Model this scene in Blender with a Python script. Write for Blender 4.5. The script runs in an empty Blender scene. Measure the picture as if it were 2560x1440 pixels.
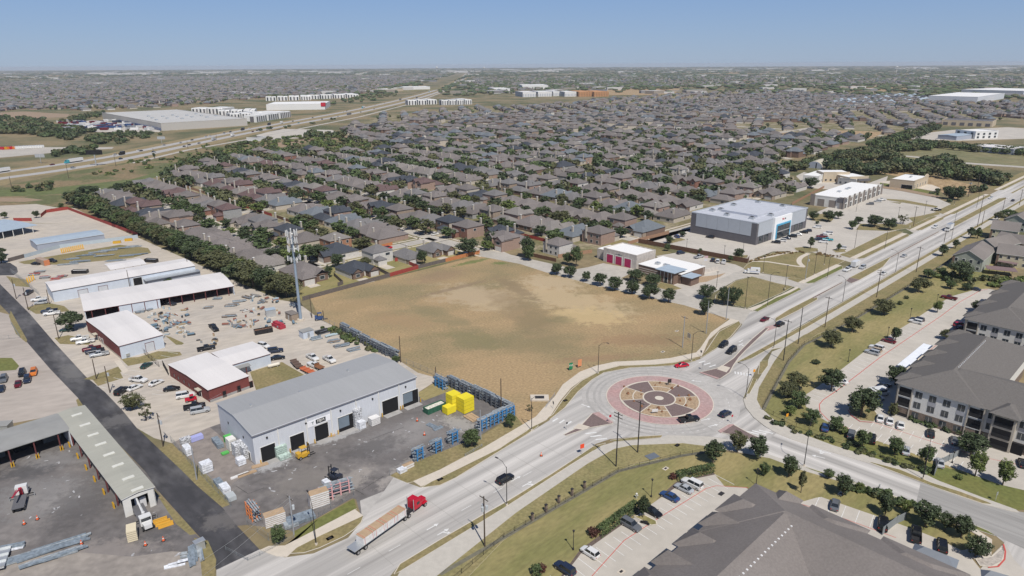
import bpy, math, random
from mathutils import Vector
R = math.radians
scene = bpy.context.scene
COL = scene.collection
# ---------------------------------------------------------------- camera
F, H, PITCH, ROLL = 1707., 95., R(18.13), math.atan(14/2560)
cam_d = bpy.data.cameras.new('camera'); cam = bpy.data.objects.new('camera', cam_d); COL.objects.link(cam)
cam_d.sensor_width = 36; cam_d.lens = 36*F/2560; cam_d.clip_start = 1; cam_d.clip_end = 60000
cam.location = (0, 0, H); cam.rotation_mode = 'QUATERNION'
from mathutils import Quaternion
cam.rotation_quaternion = Quaternion((1, 0, 0), R(90)-PITCH) @ Quaternion((0, 0, 1), -ROLL)
scene.camera = cam
# ---------------------------------------------------------------- sky, sun, exposure
SUN_EL, SHADOW_DIR = R(54), R(112)
sdx, sdy = -math.cos(SHADOW_DIR), -math.sin(SHADOW_DIR)
w = bpy.data.worlds.new("World"); scene.world = w; w.use_nodes = True
nt = w.node_tree; bg = nt.nodes['Background']
sky = nt.nodes.new('ShaderNodeTexSky'); sky.sky_type = 'NISHITA'; sky.sun_disc = False
sky.sun_elevation = SUN_EL; sky.sun_rotation = math.atan2(sdx, sdy)
sky.air_density = 1.0; sky.dust_density = 0.2; sky.ozone_density = 3.0; sky.altitude = 200
tint = nt.nodes.new('ShaderNodeMix'); tint.data_type = 'RGBA'; tint.blend_type = 'MULTIPLY'
tint.inputs[0].default_value = 1; tint.inputs[7].default_value = (.60, .74, 1.0, 1)
nt.links.new(sky.outputs[0], tint.inputs[6])
tc = nt.nodes.new('ShaderNodeTexCoord'); sp = nt.nodes.new('ShaderNodeSeparateXYZ'); cr = nt.nodes.new('ShaderNodeValToRGB'); mxs = nt.nodes.new('ShaderNodeMix'); mxs.data_type = 'RGBA'
mr = nt.nodes.new('ShaderNodeMapRange'); mr.inputs[1].default_value = 0; mr.inputs[2].default_value = .5
nt.links.new(tc.outputs['Generated'], sp.inputs[0]); nt.links.new(sp.outputs[2], mr.inputs[0]); nt.links.new(mr.outputs[0], cr.inputs[0])
cr.color_ramp.elements[0].color = (.31, .395, .545, 1); cr.color_ramp.elements[1].color = (.06, .10, .20, 1); e_ = cr.color_ramp.elements.new(.5); e_.color = (.09, .15, .29, 1); e_ = cr.color_ramp.elements.new(.31); e_.color = (.165, .305, .575, 1)
vm = nt.nodes.new('ShaderNodeVectorMath'); vm.operation = 'SCALE'; vm.inputs['Scale'].default_value = 1/.085; nt.links.new(cr.outputs[0], vm.inputs[0])
mxs.inputs[0].default_value = .75; nt.links.new(tint.outputs[2], mxs.inputs[6]); nt.links.new(vm.outputs[0], mxs.inputs[7]); nt.links.new(mxs.outputs[2], bg.inputs[0])
bg.inputs[1].default_value = 0.085
sd = bpy.data.lights.new('sun', 'SUN'); sun = bpy.data.objects.new('sun', sd); COL.objects.link(sun)
sd.energy = 4.2; sd.angle = R(.53); sd.color = (1, .95, .875)
sun.rotation_euler = Vector((math.cos(SUN_EL)*sdx, math.cos(SUN_EL)*sdy, math.sin(SUN_EL))).to_track_quat('Z', 'Y').to_euler()
sun.location = (0, -50, 300)
scene.view_settings.view_transform = 'Standard'; scene.view_settings.look = 'None'
scene.view_settings.exposure = 0.13; scene.view_settings.gamma = 1
scene.cycles.max_bounces = 5; scene.cycles.diffuse_bounces = 3; scene.cycles.volume_bounces = 0
scene.cycles.transparent_max_bounces = 6
# ---------------------------------------------------------------- pixel -> ground
def ray(px, py):
    x = (px-1280)/F; y = (720-py)/F
    c, s = math.cos(ROLL), math.sin(ROLL)
    x, y = x*c+y*s, y*c-x*s
    return (x, math.cos(PITCH)+y*math.sin(PITCH), -math.sin(PITCH)+y*math.cos(PITCH))
def G(px, py, z=0.):
    d = ray(px, py); t = (z-H)/d[2]
    return (d[0]*t, d[1]*t, z)
def hgt(b, t):
    g = G(*b); r = math.hypot(g[0], g[1]); d = ray(*t)
    return H+d[2]*r/math.hypot(d[0], d[1])
def mpp(p):            # metres per pixel across, at ground point of pixel p
    g = G(*p); return math.sqrt(g[0]**2*0+(g[1]*math.cos(PITCH)+H*math.sin(PITCH))**2)/F
A0 = R(43.5); UX, UY = math.cos(A0), math.sin(A0)
def ST(s, t, z=0.): return (s*UX-t*UY, s*UY+t*UX, z)
def st(x, y): return (x*UX+y*UY, -x*UY+y*UX)
def PX(s):             # "x,y x,y" -> ground points
    out = []
    for a in s.split():
        q = a.split(',')
        if q[0][0] != 's':
            X_, Y_ = float(q[0]), float(q[1]); q = [str(-60. if X_ == 0 else 2620. if X_ == 2560 else X_), str(1485. if Y_ == 1440 else Y_)]
        if q[0][0] == 's': out.append(ST(float(q[0][1:]), float(q[1]))[:2])
        else: out.append(G(float(q[0]), float(q[1]))[:2])
    return out
# ---------------------------------------------------------------- materials
MATS = {}
def mat(name, col, rough=.85, var=.12, scale=.5, metal=0, spec=.3, var2=0, scale2=.03, col2=None, stretch=None, bump=0, detail=4, contrast=None):
    if name in MATS: return MATS[name]
    m = bpy.data.materials.new(name); m.use_nodes = True; n = m.node_tree; b = n.nodes['Principled BSDF']
    b.inputs['Roughness'].default_value = rough; b.inputs['Metallic'].default_value = metal
    b.inputs['Specular IOR Level'].default_value = spec
    geo = n.nodes.new('ShaderNodeNewGeometry'); src = geo.outputs['Position']
    if stretch:
        mp = n.nodes.new('ShaderNodeMapping'); mp.vector_type = 'POINT'
        mp.inputs['Rotation'].default_value = (0, 0, -stretch[0]); mp.inputs['Scale'].default_value = (stretch[1], 1, 1)
        # rotate first, then squeeze along the lane
        mp2 = n.nodes.new('ShaderNodeMapping'); mp2.inputs['Rotation'].default_value = (0, 0, -stretch[0])
        mp.inputs['Rotation'].default_value = (0, 0, 0)
        n.links.new(src, mp2.inputs[0]); n.links.new(mp2.outputs[0], mp.inputs[0]); src = mp.outputs[0]
    cur = None
    def layer(prev, amount, sc, c2, cont):
        t = n.nodes.new('ShaderNodeTexNoise'); t.inputs['Scale'].default_value = sc; t.inputs['Detail'].default_value = detail
        n.links.new(src, t.inputs['Vector'])
        r = n.nodes.new('ShaderNodeMapRange'); lo, hi = cont or (.3, .7)
        r.inputs[1].default_value = lo; r.inputs[2].default_value = hi
        n.links.new(t.outputs[0], r.inputs[0])
        mx = n.nodes.new('ShaderNodeMix'); mx.data_type = 'RGBA'
        if c2 is None:
            mx.blend_type = 'MULTIPLY'; r.inputs[3].default_value = 1-amount; r.inputs[4].default_value = 1+amount
            cmb = n.nodes.new('ShaderNodeCombineColor')
            for i in range(3): n.links.new(r.outputs[0], cmb.inputs[i])
            mx.inputs[0].default_value = 1; n.links.new(cmb.outputs[0], mx.inputs[7])
        else:
            r.inputs[3].default_value = 0; r.inputs[4].default_value = amount
            n.links.new(r.outputs[0], mx.inputs[0]); mx.inputs[7].default_value = (*c2, 1)
        if prev is None: mx.inputs[6].default_value = (*col, 1)
        else: n.links.new(prev, mx.inputs[6])
        return mx.outputs[2]
    if col2 is not None: cur = layer(cur, var2 or 1, scale2, col2, contrast)
    elif var2: cur = layer(cur, var2, scale2, None, contrast)
    if var: cur = layer(cur, var, scale, None, None)
    if cur is None: b.inputs['Base Color'].default_value = (*col, 1)
    else: n.links.new(cur, b.inputs['Base Color'])
    if bump:
        t = n.nodes.new('ShaderNodeTexNoise'); t.inputs['Scale'].default_value = scale*2
        n.links.new(geo.outputs['Position'], t.inputs['Vector'])
        bp = n.nodes.new('ShaderNodeBump'); bp.inputs['Strength'].default_value = bump; bp.inputs['Distance'].default_value = .3
        n.links.new(t.outputs[0], bp.inputs['Height']); n.links.new(bp.outputs[0], b.inputs['Normal'])
    MATS[name] = m
    return m
def patch(m, p, r1, r2, ang, col, amt=.8, sc=.5, soft=.5, hi=None):
    """a worn or differently grown patch of a ground, fixed to the place: centre pixel p, radii in metres"""
    n = m.node_tree; b = n.nodes['Principled BSDF']; L = n.links; prev = b.inputs['Base Color'].links[0].from_socket
    g = G(*p); geo = n.nodes.new('ShaderNodeNewGeometry'); mp = n.nodes.new('ShaderNodeMapping'); mp.vector_type = 'TEXTURE'
    mp.inputs['Location'].default_value = (g[0], g[1], 0); mp.inputs['Rotation'].default_value = (0, 0, ang); mp.inputs['Scale'].default_value = (r1, r2, 1e6)
    L.new(geo.outputs['Position'], mp.inputs[0]); ln = n.nodes.new('ShaderNodeVectorMath'); ln.operation = 'LENGTH'; L.new(mp.outputs[0], ln.inputs[0])
    t = n.nodes.new('ShaderNodeTexNoise'); t.inputs['Scale'].default_value = sc; t.inputs['Detail'].default_value = 8; t.inputs['Roughness'].default_value = .74; L.new(geo.outputs['Position'], t.inputs['Vector'])
    a = n.nodes.new('ShaderNodeMath'); a.operation = 'MULTIPLY_ADD'; a.inputs[1].default_value = 3.0; L.new(t.outputs[0], a.inputs[0]); a.inputs[2].default_value = -1.5
    d = n.nodes.new('ShaderNodeMath'); d.operation = 'ADD'; L.new(ln.outputs['Value'], d.inputs[0]); L.new(a.outputs[0], d.inputs[1])
    r = n.nodes.new('ShaderNodeMapRange'); r.inputs[1].default_value = .75-soft/2; r.inputs[2].default_value = .75+soft/2; r.inputs[3].default_value = amt; r.inputs[4].default_value = 0; L.new(d.outputs[0], r.inputs[0])
    mx = n.nodes.new('ShaderNodeMix'); mx.data_type = 'RGBA'; L.new(r.outputs[0], mx.inputs[0]); L.new(prev, mx.inputs[6]); mx.inputs[7].default_value = (*col, 1); L.new(mx.outputs[2], b.inputs['Base Color'])
def C(name, col, **k):   # simple paint
    k.setdefault('var', .05); k.setdefault('scale', .6)
    return mat(name, col, **k)
def leafmat(name, col, col2):
    m = mat(name, col, rough=.6, var=.35, scale=1.1, col2=col2, scale2=.25, spec=.25)
    return m
# ---------------------------------------------------------------- mesh builder
class MB:
    def __init__(s): s.v = []; s.f = []; s.mi = []; s.mats = []
    def m(s, mt):
        if mt not in s.mats: s.mats.append(mt)
        return s.mats.index(mt)
    def poly(s, pts, mt):
        k = len(s.v); s.v += [tuple(p) for p in pts]; s.f.append(tuple(range(k, k+len(pts)))); s.mi.append(s.m(mt)); return s
    def prism(s, pts, z0, z1, mt, top=None, bottom=False):
        n = len(pts); a = sum(pts[i][0]*pts[(i+1) % n][1]-pts[(i+1) % n][0]*pts[i][1] for i in range(n))
        if a < 0: pts = pts[::-1]
        k = len(s.v); s.v += [(p[0], p[1], z0) for p in pts]+[(p[0], p[1], z1) for p in pts]
        i0 = s.m(mt)
        for i in range(n): s.f.append((k+i, k+(i+1) % n, k+n+(i+1) % n, k+n+i)); s.mi.append(i0)
        s.f.append(tuple(range(k+n, k+2*n))); s.mi.append(s.m(top or mt))
        if bottom: s.f.append(tuple(range(k+n-1, k-1, -1))); s.mi.append(i0)
        return s
    def box(s, x0, x1, y0, y1, z0, z1, mt, top=None): return s.prism([(x0, y0), (x1, y0), (x1, y1), (x0, y1)], z0, z1, mt, top, True)
    def obox(s, cx, cy, l, w_, a, z0, z1, mt, top=None):
        c, n = math.cos(a), math.sin(a)
        return s.prism([(cx+x*c-y*n, cy+x*n+y*c) for x, y in ((-l/2, -w_/2), (l/2, -w_/2), (l/2, w_/2), (-l/2, w_/2))], z0, z1, mt, top, True)
    def tube(s, p0, p1, r0, mt, r1=None, n=8, caps=True):
        r1 = r0 if r1 is None else r1; p0 = Vector(p0); p1 = Vector(p1); d = (p1-p0).normalized()
        a = d.cross(Vector((0, 0, 1)) if abs(d.z) < .9 else Vector((1, 0, 0))).normalized(); b = d.cross(a)
        k = len(s.v); i0 = s.m(mt)
        for p, r in ((p0, r0), (p1, r1)):
            for i in range(n):
                t = 2*math.pi*i/n; s.v.append(tuple(p+a*math.cos(t)*r+b*math.sin(t)*r))
        for i in range(n): s.f.append((k+i, k+(i+1) % n, k+n+(i+1) % n, k+n+i)); s.mi.append(i0)
        if caps: s.f.append(tuple(range(k+n-1, k-1, -1))); s.f.append(tuple(range(k+n, k+2*n))); s.mi += [i0, i0]
        return s
    def hip(s, x0, x1, y0, y1, z, rise, mt, ov=.4, gable=False, fascia=None):
        x0 -= ov; x1 += ov; y0 -= ov; y1 += ov
        lx, ly = x1-x0, y1-y0
        if lx >= ly:
            q = 0 if gable else ly/2; a = (x0+q, (y0+y1)/2, z+rise); b = (x1-q, (y0+y1)/2, z+rise)
            c = [(x0, y0, z), (x1, y0, z), (x1, y1, z), (x0, y1, z)]
            fs = [(c[0], c[1], b, a), (c[2], c[3], a, b), (c[1], c[2], b), (c[3], c[0], a)]
        else:
            q = 0 if gable else lx/2; a = ((x0+x1)/2, y0+q, z+rise); b = ((x0+x1)/2, y1-q, z+rise)
            c = [(x0, y0, z), (x1, y0, z), (x1, y1, z), (x0, y1, z)]
            fs = [(c[1], c[2], b, a), (c[3], c[0], a, b), (c[0], c[1], a), (c[2], c[3], b)]
        for i, f in enumerate(fs):
            if gable and i > 1 and gable != 'closed': continue
            s.poly(f, fascia if (gable and i > 1 and fascia) else mt)
        s.poly([c[3], c[2], c[1], c[0]], fascia or mt)
        return s
    def build(s, name, parent=None, mat_over=None):
        me = bpy.data.meshes.new(name); me.from_pydata(s.v, [], s.f)
        for m_ in s.mats: me.materials.append(m_)
        me.polygons.foreach_set('material_index', s.mi); me.update()
        o = bpy.data.objects.new(name, me); COL.objects.link(o)
        if parent: o.parent = parent
        return o
def smooth(o):
    for p in o.data.polygons: p.use_smooth = True
    return o
def tag(o, label=None, cat=None, group=None, kind=None):
    if label: o['label'] = label
    if cat: o['category'] = cat
    if group: o['group'] = group
    if kind: o['kind'] = kind
    return o
def empty(name, loc, rz=0, label=None, cat=None, group=None):
    o = bpy.data.objects.new(name, None); COL.objects.link(o); o.location = (loc[0], loc[1], loc[2] if len(loc) > 2 else 0)
    o.rotation_euler = (0, 0, rz); o.empty_display_size = .5
    return tag(o, label, cat, group)
def ribbon(pts, wd, z, mb, mt, closed=False):
    P = [Vector((p[0], p[1])) for p in pts]; n = len(P); L = []; Rr = []
    for i in range(n):
        a = P[(i-1) % n] if (closed or i > 0) else P[i]; b = P[(i+1) % n] if (closed or i < n-1) else P[i]
        d = (b-a).normalized() if (b-a).length > 1e-6 else Vector((1, 0)); nn = Vector((-d.y, d.x))*wd/2
        L.append(P[i]+nn); Rr.append(P[i]-nn)
    for i in range(n if closed else n-1):
        j = (i+1) % n
        mb.poly([(Rr[i].x, Rr[i].y, z), (Rr[j].x, Rr[j].y, z), (L[j].x, L[j].y, z), (L[i].x, L[i].y, z)], mt)
def inpoly(x, y, P):
    c = False; n = len(P); j = n-1
    for i in range(n):
        if (P[i][1] > y) != (P[j][1] > y) and x < (P[j][0]-P[i][0])*(y-P[i][1])/(P[j][1]-P[i][1])+P[i][0]: c = not c
        j = i
    return c
_o1 = 'first second third fourth fifth sixth seventh eighth ninth tenth eleventh twelfth thirteenth fourteenth fifteenth sixteenth seventeenth eighteenth nineteenth'.split()
_tn = {2: 'twent', 3: 'thirt', 4: 'fort', 5: 'fift', 6: 'sixt', 7: 'sevent', 8: 'eight', 9: 'ninet'}
def ordn(n):
    if n < 20: return _o1[n-1]
    t, u = divmod(n, 10)
    if u == 0: return _tn[t]+'ieth'
    return _tn[t]+'y-'+_o1[u-1]
# ---------------------------------------------------------------- ground materials
M_GROUND = mat('open_country', (.235, .185, .105), var=.18, scale=.25, col2=(.085, .10, .045), var2=.9, scale2=.012, contrast=(.42, .62))
M_FIELD = mat('dry_field', (.365, .26, .142), var=.28, scale=2.0, col2=(.235, .195, .105), var2=.9, scale2=.04, contrast=(.4, .62), stretch=(R(20), .6), bump=.2, detail=8)
for a in (((1420,748), 36, 15, R(-38), (.46, .355, .215), .85, .13, .4), ((1380,705), 18, 13, R(-20), (.45, .355, .23), .8, .2, .4), ((1470,790), 18, 12, R(-20), (.50, .375, .20), .8, .2, .4), ((1190,740), 24, 16, R(-30), (.42, .33, .215), .8, .16, .4), ((1230,765), 11, 8, 0, (.44, .34, .21), .7, .3), ((1100,790), 30, 6, R(-50), (.215, .185, .10), .55, .18, .6), ((1290,720), 5, 26, R(25), (.24, .18, .105), .8, .3), ((1140,720), 24, 2.5, R(40), (.24, .175, .11), .7, .5), ((1300,780), 9, 40, R(20), (.27, .20, .115), .65, .1, .7), ((1180,850), 16, 8, R(-30), (.20, .18, .09), .6, .15), ((1330,860), 22, 9, R(0), (.225, .185, .10), .55, .14), ((1330,800), 8, 16, R(-10), (.22, .175, .095), .6, .15), ((1000,800), 18, 8, R(-30), (.33, .225, .125), .6, .4), ((1600,850), 20, 7, 0, (.27, .175, .10), .6, .4), ((1100,690), 18, 9, R(40), (.27, .185, .115), .6, .4), ((900,760), 16, 6, R(40), (.31, .225, .12), .6, .4), ((1180,655), 14, 3, R(40), (.12, .16, .05), .8, .5), ((1250,658), 5, 3, R(0), (.12, .16, .05), .8, .5), ((1400,800), 7, 5, R(0), (.20, .17, .09), .6, .4), ((1500,895), 20, 3, R(10), (.28, .185, .11), .6, .5)):
    patch(M_FIELD, *a)
M_STRAW = mat('straw_patch', (.40, .29, .165), var=.34, scale=1.3, col2=(.25, .17, .09), var2=.85, scale2=.25, contrast=(.45, .6))
M_GFIELD = mat('green_weeds', (.15, .15, .065), var=.3, scale=.8, col2=(.25, .19, .10), var2=.8, scale2=.1)
M_VERGE = mat('verge_grass', (.265, .21, .105), var=.22, scale=1.2, col2=(.165, .155, .065), var2=.8, scale2=.12)
M_LAWN = mat('lawn_grass', (.295, .245, .112), var=.16, scale=1.3, col2=(.18, .178, .066), var2=.85, scale2=.09, stretch=(R(43.5), .35), contrast=(.38, .62), detail=7)
M_GREEN = mat('watered_lawn', (.125, .15, .045), var=.2, scale=1.0, col2=(.19, .17, .055), var2=.7, scale2=.06)
M_ROAD = mat('road_concrete', (.44, .42, .395), rough=.8, var=.07, scale=1.5, var2=.36, scale2=.3, stretch=(A0, .025))
M_ROAD2 = mat('ring_concrete', (.43, .41, .385), rough=.8, var=.08, scale=.8, var2=.1, scale2=.12)
M_STREET = mat('street_concrete', (.43, .40, .355), var=.07, scale=.4, var2=.1, scale2=.05)
M_WALK = mat('sidewalk_concrete', (.56, .50, .42), var=.05, scale=.8)
M_WALK2 = mat('grey_sidewalk', (.47, .44, .39), var=.06, scale=.8)
M_KERB = mat('kerb_concrete', (.58, .53, .45), var=.04, scale=.8)
M_LOT = mat('lot_concrete', (.47, .435, .385), var=.06, scale=.35, var2=.08, scale2=.06)
M_TANLOT = mat('tan_yard', (.495, .44, .37), var=.12, scale=.5, col2=(.40, .365, .325), var2=.8, scale2=.07, detail=8, stretch=(R(30), .4))
M_PINKLOT = mat('pinkish_lot', (.39, .345, .305), var=.10, scale=.5, var2=.12, scale2=.06, stretch=(R(20), .4))
M_YARD = mat('stained_asphalt_yard', (.145, .134, .13), var=.2, scale=.5, col2=(.30, .275, .255), var2=.7, scale2=.06, contrast=(.5, .75), detail=8)
for a in (((110,1240), 14, 10, 0, (.33, .325, .32), .35, .5), ((130,1150), 9, 5, 0, (.3, .3, .3), .3, .6), ((680,1160), 6, 3, R(40), (.42, .42, .42), .7, .8), ((850,1090), 9, 2, R(40), (.45, .45, .45), .6, .8), ((1000,1090), 16, 8, R(40), (.30, .29, .285), .4, .5), ((930,1120), 12, 5, R(40), (.07, .065, .065), .5, .4), ((760,1200), 10, 7, R(40), (.22, .2, .18), .6, .4), ((1150,1060), 8, 4, R(-40), (.38, .36, .33), .7, .8), ((1000,1180), 9, 3, R(60), (.36, .33, .30), .7, .4), ((870,1210), 10, 4, R(60), (.33, .30, .27), .7, .4), ((250,1380), 14, 5, R(10), (.28, .25, .23), .6, .4), ((500,1140), 7, 4, R(-50), (.26, .22, .18), .7, .5), ((380,1330), 7, 4, 0, (.07, .07, .075), .5, .5), ((60,1180), 8, 4, 0, (.07, .07, .075), .6, .5), ((200,1260), 8, 12, R(20), (.085, .08, .08), .5, .4)):
    patch(M_YARD, *a)
M_DUST = mat('plaster_dust', (.42, .42, .43), var=.35, scale=1.3, detail=8)
M_ASPH = mat('dark_asphalt', (.058, .057, .062), var=.3, scale=.5, col2=(.16, .155, .155), var2=.85, scale2=.09, contrast=(.48, .72), stretch=(R(-46), .45), detail=8)
for a in (((180,930), 10, 4, R(130), (.16, .155, .15), .7, .4), ((300,1050), 5, 7, R(130), (.14, .135, .135), .7, .5), ((560,1300), 6, 4, 0, (.15, .14, .135), .7, .4), ((460,1240), 5, 3, R(130), (.045, .045, .05), .7, .4)):
    patch(M_ASPH, *a)
M_BROWNDIRT = mat('bare_dirt', (.30, .22, .15), var=.15, scale=.5)
M_GRAVEL = mat('tan_gravel', (.37, .27, .175), var=.3, scale=2.2)
M_PAVER = mat('dark_brown_pavers', (.175, .13, .122), var=.18, scale=3)
M_PINK = mat('pink_pavers', (.42, .265, .25), var=.14, scale=1.2, col2=(.39, .30, .285), var2=.7, scale2=.2)
M_WHITE = C('white_marking', (.66, .66, .645), var=.12); M_REDLINE = C('red_kerb_paint', (.50, .10, .085))
M_TARBLK = C('tar', (.03, .03, .03))
M_ROCKBED = mat('river_rock', (.42, .38, .34), var=.25, scale=2)
def area(name, pts, z, mt, kerb=None, parent=None):
    if isinstance(pts, str): pts = PX(pts)
    mb = MB()
    if kerb is None: mb.poly([(x, y, z) for x, y in pts], mt)
    else:
        mb.prism(pts, 0, z, M_KERB, mt)
        if kerb: ribbon(pts, kerb, z+.004, mb, M_KERB, closed=True)
    o = mb.build(name, parent)
    # n-gons must face up
    for p in o.data.polygons:
        if p.normal.z < -.5: p.flip()
    o.data.update()
    if not parent: o['kind'] = 'structure'
    return o
far = [(-26000, -300), (26000, -300), (26000, 21000), (-26000, 21000)]
area('ground', far, 0, M_GROUND)
# tan industrial land and lots
area('industrial_yard', '0,528 185,520 300,574 480,654 600,708 700,750 745,757 800,798 850,823 1000,903 1045,932 1100,946 1000,1010 640,1180 525,1070 430,1108 385,1095 342,1070 307,1027 262,980 215,942 135,855 75,785 0,712', .012, M_TANLOT)
area('left_parking_lot', '0,765 25,787 67,855 125,922 195,995 228,1044 200,1060 130,1040 0,1075', .012, M_PINKLOT)
area('lower_left_yard', '0,1130 140,1060 228,1044 263,1076 310,1128 367,1183 394,1226 430,1290 474,1318 501,1347 541,1440 0,1440', .016, M_YARD)
area('dusty_yard_corner', '0,1405 60,1390 170,1378 330,1392 430,1378 510,1385 541,1440 0,1440', .02, mat('dusty_ground', (.33, .295, .26), var=.15, scale=.6, col2=(.20, .18, .165), var2=.8, scale2=.12, detail=8))
area('black_asphalt_road', '-34,678 2,712 75,785 135,855 215,942 262,980 307,1027 342,1070 397,1122 452,1174 492,1214 556,1269 593,1315 649,1374 541,1425 501,1345 474,1315 394,1226 367,1183 263,1076 228,1044 195,995 125,922 67,855 25,787 0.5,762 -34,728', .028, M_ASPH)
area('cul_de_sac', '0,658 25,657 42,668 45,680 35,688 0,690', .024, M_ASPH)
area('road_shoulder', '0,690 40,690 75,700 90,740 75,785 0,712', .02, M_PINKLOT)
area('delivery_yard', '428,1108 525,1068 700,1010 1040,985 1105,948 1285,1036 1195,1092 985,1190 1000,1203 905,1300 890,1248 880,1246 735,1328 620,1312 593,1315 575,1262 556,1230', .03, M_YARD)
area('yard_strip_tan', '428,1108 525,1068 640,1165 600,1195 560,1225 500,1160', .034, mat('worn_yard', (.24, .21, .19), var=.2, scale=.5))
area('driveway_apron', '900,1252 960,1228 985,1192 1003,1201 1020,1208 1060,1222 908,1320', .036, M_ROAD2)
area('asphalt_entry', '556,1269 575,1262 620,1312 593,1315', .032, M_YARD)
# weeds by the left road
area('verge', '215,985 280,1100 345,1175 420,1262 475,1315 490,1335 475,1338 440,1310 385,1225 300,1120 200,1030 190,1000', .02, M_VERGE)
area('verge', '397,1122 452,1174 492,1214 556,1269 575,1262 555,1228 520,1190 470,1145 430,1108', .04, M_VERGE)
area('verge', '485,1345 520,1352 541,1400 530,1440 510,1440 500,1390', .04, M_VERGE)
area('verge', '0,895 30,895 48,915 40,925 0,932', .05, M_GREEN)
for s_ in ('27,777 40,800 68,850 66,857 40,835 22,790', '208,948 300,915 308,928 235,950', '232,950 300,930 308,945 245,965', '300,895 345,893 395,878 450,880 455,888 370,905 320,915', '414,840 440,862 455,862 460,858 425,842', '136,845 170,838 235,850 222,862 150,860', '65,770 110,755 160,765 175,778 90,785', '45,655 130,640 300,612 370,620 378,632 330,645 150,662 60,660', '625,930 705,905 760,937 700,960 640,975', '15,690 70,700 75,718 35,715', '340,700 420,690 440,700 380,712'):
    area('verge', s_, .03, M_VERGE)
area('yard_path', '285,902 300,900 322,928 308,934', .034, M_WALK)
area('storage_grass', '30,560 60,558 170,560 30,556', .02, M_VERGE)
area('brown_field', '775,745 1195,640 1240,648 1300,659 1365,680 1445,701 1600,738 1710,762 1822,797 1777,832 1750,872 1740,882 1675,896 1625,901 1537,905 1490,915 1450,930 1407,962 1387,992 1357,1022 1340,1042 1307,1062 1290,1040 1105,948 1045,932 1000,903 850,823 800,798', .02, M_FIELD)
area('yard_lawn', '1040,985 1105,948 1150,968 1105,985 1060,1002', .036, M_LAWN)
# main road concrete: everything between the outer kerbs, then the straight out to the horizon
area('main_road', '541,1425 649,1374 712,1394 784,1384 870,1345 908,1300 960,1228 1003,1201 1050,1219 1100,1213 1140,1194 1317,1086 1372,1052 1412,1020 1445,980 1480,950 1510,932 1575,920 1675,915 1725,907 1750,898 1790,873 1830,842 1853,815 1875,781 1893,779 s287,119.3 s700,122.5 s700,101 s581,100.6 s285,100.2 1979,827 1935,868 1905,900 1887,930 1872,962 1857,999 1864,1020 1883,1044 1912,1067 1941,1083 1984,1100 2080,1130 2170,1157 2227,1177 2305,1205 2345,1222 2457,1260 2520,1275 2560,1290 2560,1440 2530,1400 2510,1357 2490,1340 2470,1325 2420,1305 2335,1275 2282,1255 2207,1230 2127,1202 2002,1162 1902,1130 1816,1098 1773,1091 1665,1088 1601,1091 1525,1098 1489,1110 1475,1120 1375,1187 1270,1252 1207,1287 1095,1352 1000,1410 940,1440 541,1440', .04, M_ROAD)
area('far_road', 's700,122.5 s1500,124 s1500,103 s700,101', .05, M_ROAD)
area('dark_road_section', '2302,1206 2345,1222 2457,1260 2520,1275 2560,1290 2560,1400 2490,1340 2420,1305 2290,1258', .046, mat('newer_concrete', (.30, .29, .275), var=.1, scale=1, var2=.2, scale2=.25, stretch=(R(-44), .05)))
area('exit_road', '1941,1083 1984,1100 2080,1130 2170,1157 2227,1177 2302,1205 2290,1257 2282,1255 2207,1230 2127,1202 2002,1162 1930,1140 1895,1122', .045, mat('exit_road_concrete', (.44, .42, .395), rough=.8, var=.07, scale=1.5, var2=.34, scale2=.3, stretch=(R(-44), .03)))
RC = G(1648, 997)
def smoothl(P):
    for _ in range(3):
        Q = [P[0]]
        for a, b in zip(P, P[1:]): Q += [(a[0]*.75+b[0]*.25, a[1]*.75+b[1]*.25), (a[0]*.25+b[0]*.75, a[1]*.25+b[1]*.75)]
        P = Q+[P[-1]]
    return P
def circ(r, n=64, a0=0, a1=2*math.pi):
    return [(RC[0]+r*math.cos(a0+(a1-a0)*i/n), RC[1]+r*math.sin(a0+(a1-a0)*i/n)) for i in range(n if a1-a0 > 6.2 else n+1)]
area('ring_road', circ(23), .046, M_ROAD2)
M_TYREW = mat('tyre_worn_concrete', (.365, .35, .33), var=.08, scale=.5, var2=.12, scale2=.08)
def wedge(r0, r1, a0, a1, n=10):
    return [(RC[0]+r1*math.cos(a0+(a1-a0)*i/n), RC[1]+r1*math.sin(a0+(a1-a0)*i/n)) for i in range(n+1)]+[(RC[0]+r0*math.cos(a1-(a1-a0)*i/n), RC[1]+r0*math.sin(a1-(a1-a0)*i/n)) for i in range(n+1)]
for r_ in (17.3, 18.9, 21.0): area('tyre_track', wedge(r_, r_+.75, R(50), R(300), 60), .05, M_TYREW)
area('roundabout_apron', circ(15.6), .12, M_PINK, .25)
area('roundabout_island', circ(11.6), .22, M_GRAVEL, .35)
for a in (10, 100, 190, 280):
    area('paver_wedge', wedge(4.9, 11.3, R(a-4), R(a+40)), .235, M_PAVER, .28)
    area('gravel_ring', wedge(7.6, 7.9, R(a+41), R(a+85)), .24, M_KERB)
area('paver_disc', circ(4.7, 40), .26, M_PAVER, .4)
area('centre_disc', circ(1.3, 24), .28, M_KERB)
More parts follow.
